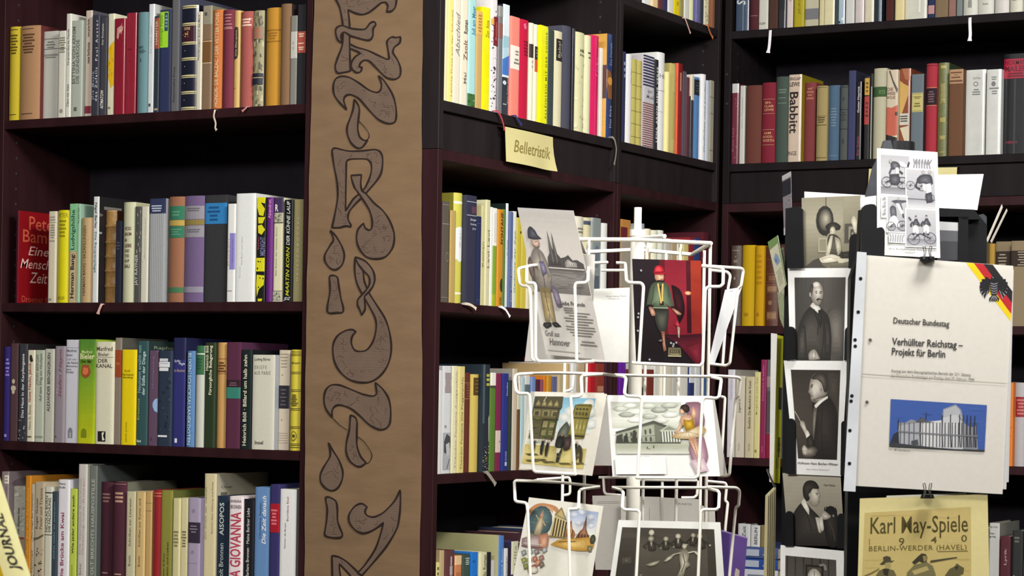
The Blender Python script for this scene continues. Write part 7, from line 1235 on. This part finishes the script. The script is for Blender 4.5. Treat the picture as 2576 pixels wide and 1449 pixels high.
eag += [SH(bq((2489,704),(2494,700),(2504,701),(2509,708),(2508,730),(2504,744),(2494,744),(2489,728)),'1a191c','2c2b30',2), SH(bq((2492,706),(2490,699),(2495,694.5),(2502,695.5),(2505,702),(2502,708)),'1a191c','2c2b30',2), G(bq((2491,697),(2484,700.5),(2491,702.5)),'b8343c'), G(bq((2494,697.5),(2497,697),(2497,699.5)),'d6d6d8')]
for i in range(5): eag.append(LN(bq((2490+i*.4, 712+i*6), (2499, 715+i*6), (2508-i*.4, 712+i*6)), .0014, '85858c', 1.5))
for i in range(5): eag.append(LN(bq((2499, 742), (2487+i*6, 757-abs(i-2))), .0055, '1c1b1f', 1.5))
eag += [LN(bq((2496+i*2, 744), (2490+i*6, 756)), .001, 'c9c9cc', 1.5) for i in range(4)]
art = [('f', [bq((2428,661),(2448,662),(2543,790),(2541,808))], 'e6c814'), ('f', [bq((2448,662),(2472,664),(2545,762),(2543,790))], 'b8242c'), ('f', [bq((2472,664),(2496,666),(2546,733),(2545,762))], '201e20'), eag,
 btxt('Deutscher Bundestag', 2245, 797, 2386, 806, 20, '45423e', 1), btxt('Verhüllter Reichstag –', 2243, 848, 2420, 857, 24, '3c3a38', 1), btxt('Projekt für Berlin', 2241, 873, 2377, 880, 24, '3c3a38', 1),
 btxt('Auszug aus dem Stenographischen Bericht der 211. Sitzung', 2240, 927, 2440, 938, 10, '77736c', 0), btxt('des Deutschen Bundestages am Freitag, dem 25. Februar 1994', 2239, 939, 2449, 950, 10, '77736c', 0),
 ('f', [bq((2239,1003),(2481,1018),(2475,1134),(2235,1122))], '3d5aa0'), Z(16,['4664ac','36528f'],*[.21,.84,.63,.78],5,.1,.04),
 G(bq((2254,1120),(2258,1062),(2275,1062),(2290,1054),(2310,1060),(2320,1050),(2326,1058),(2366,1058),(2370,1028),(2402,1016),(2416,1030),(2424,1064),(2440,1074),(2454,1070),(2458,1130)),'8a8c92'),
 G(bq((2370,1050),(2402,1040),(2420,1062),(2420,1130),(2368,1126)),'c2c3c4'), G(bq((2316,1062),(2366,1056),(2366,1126),(2314,1122)),'d0d0cf'), G(bq((2258,1070),(2310,1062),(2310,1120),(2258,1118)),'a8aab0'), G(bq((2372,1030),(2402,1019),(2412,1030),(2418,1052),(2402,1042),(2371,1050)),'b0b2b6'),
 [('f', [bq((x,1062),(x+2.2,1062),(x+1.5,1124),(x-1,1124))], '4a4c52') for x in (2262,2272,2284,2296,2318,2326,2335,2344,2353,2361,2374,2383,2392,2400,2408,2416,2428,2436,2446,2453)],
 [LN(bq((x,1040+abs(x-2400)*.1),(x-1,1085),(x+1,1124)),.003,'2c2e34',1.5) for x in (2258,2313,2368,2389,2412,2421,2431,2440,2450)], [LN(bq((x,1066),(x+.5,1100),(x,1122)),.002,'e6e6e6',1.5) for x in (2320,2330,2340,2349,2357,2378,2396,2404)], LN(bq((2256,1084),(2310,1088),(2366,1092),(2458,1096)),.002,'77797f',1.5), LN(bq((2326,1058),(2328,1036)),.002,'2c2e34',1.5), G(bq((2300,1060),(2318,1048),(2330,1058),(2350,1062)),'55575e'), G(bq((2245,1092),(2255,1085),(2258,1120),(2236,1118)),'2c3038'), G(bq((2236,1112),(2310,1120),(2380,1128),(2475,1130),(2475,1134),(2235,1122)),'3a3c40'), G(bq((2290,1108),(2306,1104),(2308,1118),(2290,1116)),'4a4c52'), btxt('© Foto', 2234, 1126, 2288, 1129, 6, '8a867e'),
 ('f', [bq((2168,938),(2532,962),(2532,963.5),(2168,940))], 'c4beb2'), [E(*bu(x, y), .011, .0075, '5a564e') for x, y in ((2187, 855), (2179, 1011))]]
kcard([(2165, 641), (2548, 669), (2521, 1243), (2151, 1222)], .032, 'd9d4ca', art, 'large white brochure with flag stripes, eagle and wrapped building', PR0, RN, name='brochure', cat='brochure', grp='', th=.0012, g=.8)
sl, f_, C_, NN = sheet('sheet_protector', [(2152, 634), (2551, 664), (2523, 1251), (2122, 1236)], PR0+RN*.0355, RN, 'ffffff', [], 'clear perforated sheet protector holding the flag-striped brochure', 'sheet protector', th=.0002, mats=[M_CLEAR])
def onpr(x, y, e): return plane_pt(x, y, PR0, RN, e)
mb = MB(); mb.hexa([onpr(x, y, .0365) for x, y in ((2156, 633), (2180, 635), (2152, 1237), (2122, 1235))], [onpr(x, y, .036) for x, y in ((2156, 633), (2180, 635), (2152, 1237), (2122, 1235))])
for x, y in ((2165, 701), (2159, 785), (2151, 855), (2151.5, 871), (2143, 996), (2141, 1009), (2138, 1083), (2137, 1166)):
    mb.face([onpr(x+4.6*math.cos(6.283*i/12), y+4.6*math.sin(6.283*i/12), .0368) for i in range(12)], mat=1)
mb.build('binding_strip', [M_STRIP, M_BLACK], sl)
# yellowed play bill below, and the two binder clips
def ku(x, y): return ((x-2163)/321, (y-1249)/271)
pa = [('f', [[ku(2176, 1286), ku(2441, 1279), ku(2439, 1520), ku(2172, 1520)]], 'c6b271'), Z(14,['cbb878','c0aa66'],.05,.85,.16,.95,3,.14,.08)]
def kt(t, x0, x1, y0, y1, c='5a5026', b=0, g=0):
    a, d = ku(x0, y0), ku(x1, y1); return T(t, a[0], d[0], a[1], d[1], c, 'h', b, 0, g)
pa += [kt('Karl May-Spiele', 2188, 2434, 1296, 1352, '4f461f', 0), kt('1', 2186, 2192, 1352, 1369), kt('9', 2260, 2276, 1351, 1372), kt('4', 2340, 2356, 1350, 1367), kt('0', 2415, 2431, 1347, 1365), kt('BERLIN-WERDER (HAVEL)', 2187, 2430, 1371, 1388, '6a5e2c', 0, .06), R(*(lambda a, b: (a[0], b[0], a[1], b[1]))(ku(2358, 1387), ku(2432, 1389)), '77693a')]
def kg(pts, c): return G([ku(*p) for p in pts], c)
pa += [kg([(2215,1418),(2224,1410),(2223,1400),(2232,1397),(2241,1400),(2243,1410),(2252,1408),(2244,1414),(2232,1416),(2222,1420)],'4a4530'), kg([(2228,1415),(2241,1413),(2243,1424),(2238,1432),(2230,1430)],'a89860'), kg([(2205,1449),(2214,1434),(2230,1428),(2250,1434),(2258,1452),(2262,1520),(2200,1520)],'6a6240'), kg([(2222,1430),(2238,1430),(2236,1448),(2226,1446)],'33301f'),
 kg([(2310,1398),(2318,1392),(2328,1394),(2332,1402),(2330,1414),(2320,1416),(2312,1412),(2300,1420),(2294,1414)],'3a3624'), kg([(2320,1398),(2330,1399),(2330,1410),(2323,1414)],'8f7f4c'), kg([(2282,1440),(2300,1420),(2330,1414),(2345,1424),(2352,1445),(2358,1520),(2270,1520)],'77704a'), kg([(2294,1436),(2330,1424),(2336,1434),(2300,1446)],'b5a46a'), kg([(2340,1410),(2405,1402),(2405,1405),(2345,1415),(2338,1416)],'4a4530'),
 kg([(2374,1449),(2386,1432),(2398,1426),(2404,1418),(2412,1424),(2422,1430),(2420,1444),(2408,1450),(2412,1520),(2366,1520)],'5f5838'), kg([(2398,1428),(2408,1424),(2404,1436)],'33301f'), kg([(2173,1449),(2200,1436),(2214,1428),(2214,1431),(2200,1440),(2173,1453)],'77693a')]
kcard([(2163, 1254), (2484, 1243), (2490, 1520), (2156, 1520)], .03, 'ddd093', pa, 'yellowed play bill sheet with long-legged title and riders', PR0, RN, name='play_bill', cat='poster', grp='', g=.7)
kcard([(2230, 1247), (2430, 1240), (2430, 1300), (2230, 1300)], .026, 'e6e3d2', [], 'white sheet edge rising behind the yellowed play bill', PR0, RN, name='paper_sheet', cat='paper', grp='')
def clip(cx, y, w_, hgt, off, label):
    c = onpr(cx, y, off); e = empty('binder_clip', c); tag(e, label, 'binder clip', 'small black binder clips')
    mb = MB(); a = [(cx-w_/2, y+5), (cx-w_/2+3, y-5), (cx+w_/2-3, y-5), (cx+w_/2, y+5)]
    mb.hexa([onpr(x, q, off+.006) for x, q in a], [onpr(x, q, off-.004) for x, q in a]); part('clip_body', mb, [M_BLACK], e)
    for sgn in (-1, 1):
        mb = MB(); P = [(cx+sgn*8, y+2), (cx+sgn*4.5, y-12), (cx+sgn*3.5, y-20), (cx+sgn*6, y-hgt+3), (cx+sgn*9.5, y-hgt), (cx+sgn*11, y-hgt+5), (cx+sgn*7.5, y-14), (cx+sgn*10.5, y+2)]
        mb.tube(soften([onpr(x, q, off+.007+.00005*(y-q)) for x, q in P], 3, .002), .0006, n=6); part('wire_handle', mb, [M_STEEL], e)
clip(2333, 650, 40, 33, .038, 'black binder clip gripping the top of the sheet protector')
clip(2333, 1249, 36, 36, .040, 'black binder clip gripping the top of the yellowed play bill')

# ---------------------------------------------------------------- cream journal leaning into view in front of the shelves
JD = 1.95
def jp(x, y, d=0): return at(x, y, JD+d)
ax_ = (-.314, -1)                                                            # lean of the spine
def jq(x, y, d): return jp(x, y, d)
L0, L1 = (9, 1449), (77, 1449); up, dn = 520, 150
mb = MB(); Pn = []
def sp(u, v, e=0):
    """u across the spine, v 0 top .. 1 bottom"""
    yb = 1449+dn; yt = 1449-up; y = yt+(yb-yt)*v; x = 9+68*u+(y-1449)*.314; return jp(x, y, e-.004*math.sin(math.pi*u))
rows = [[sp(u/8, v/4) for u in range(9)] for v in range(5)]; cj = alb('efe8a8', .9); cy_ = alb('d8b41a', .9)
mb.grid(rows, cj, 0)
back_ = Vector((-.165, .02, 0))                                               # direction the covers run
for u, cc in ((0, cy_), (1, cj)):
    mb.grid([[sp(u, v/4), sp(u, v/4)+back_] for v in range(5)], cc, 0, False)
mb.face([sp(0, 0), sp(1, 0), sp(1, 0)+back_, sp(0, 0)+back_], cj, 1); mb.face([sp(0, 1), sp(1, 1), sp(1, 1)+back_, sp(0, 1)+back_], cj, 1)
for pl in text_tris('JOURNAL', .3, .68, .54, .748, 'u', 1): mb.face([sp(u, v, -.0006) for u, v in pl], alb('35322c', 1))
tag(mb.build('journal', [M_PAPER, M_PAGES]), 'thick cream-and-yellow journal leaning forward with bold capitals', 'journal')
jb = sp(.5, 1); tb = MB(); tz = jb.z-.004
tb.box(jb.x-.5, jb.x+.12, jb.y-.3, jb.y+.25, tz-.025, tz)
for dx in (-.47, .07):
    for dy in (-.27, .2): tb.box(jb.x+dx, jb.x+dx+.03, jb.y+dy, jb.y+dy+.03, 0, tz-.025)
tag(tb.build('display_table', M_WOODA), 'dark wooden display table below the leaning journal', 'table')
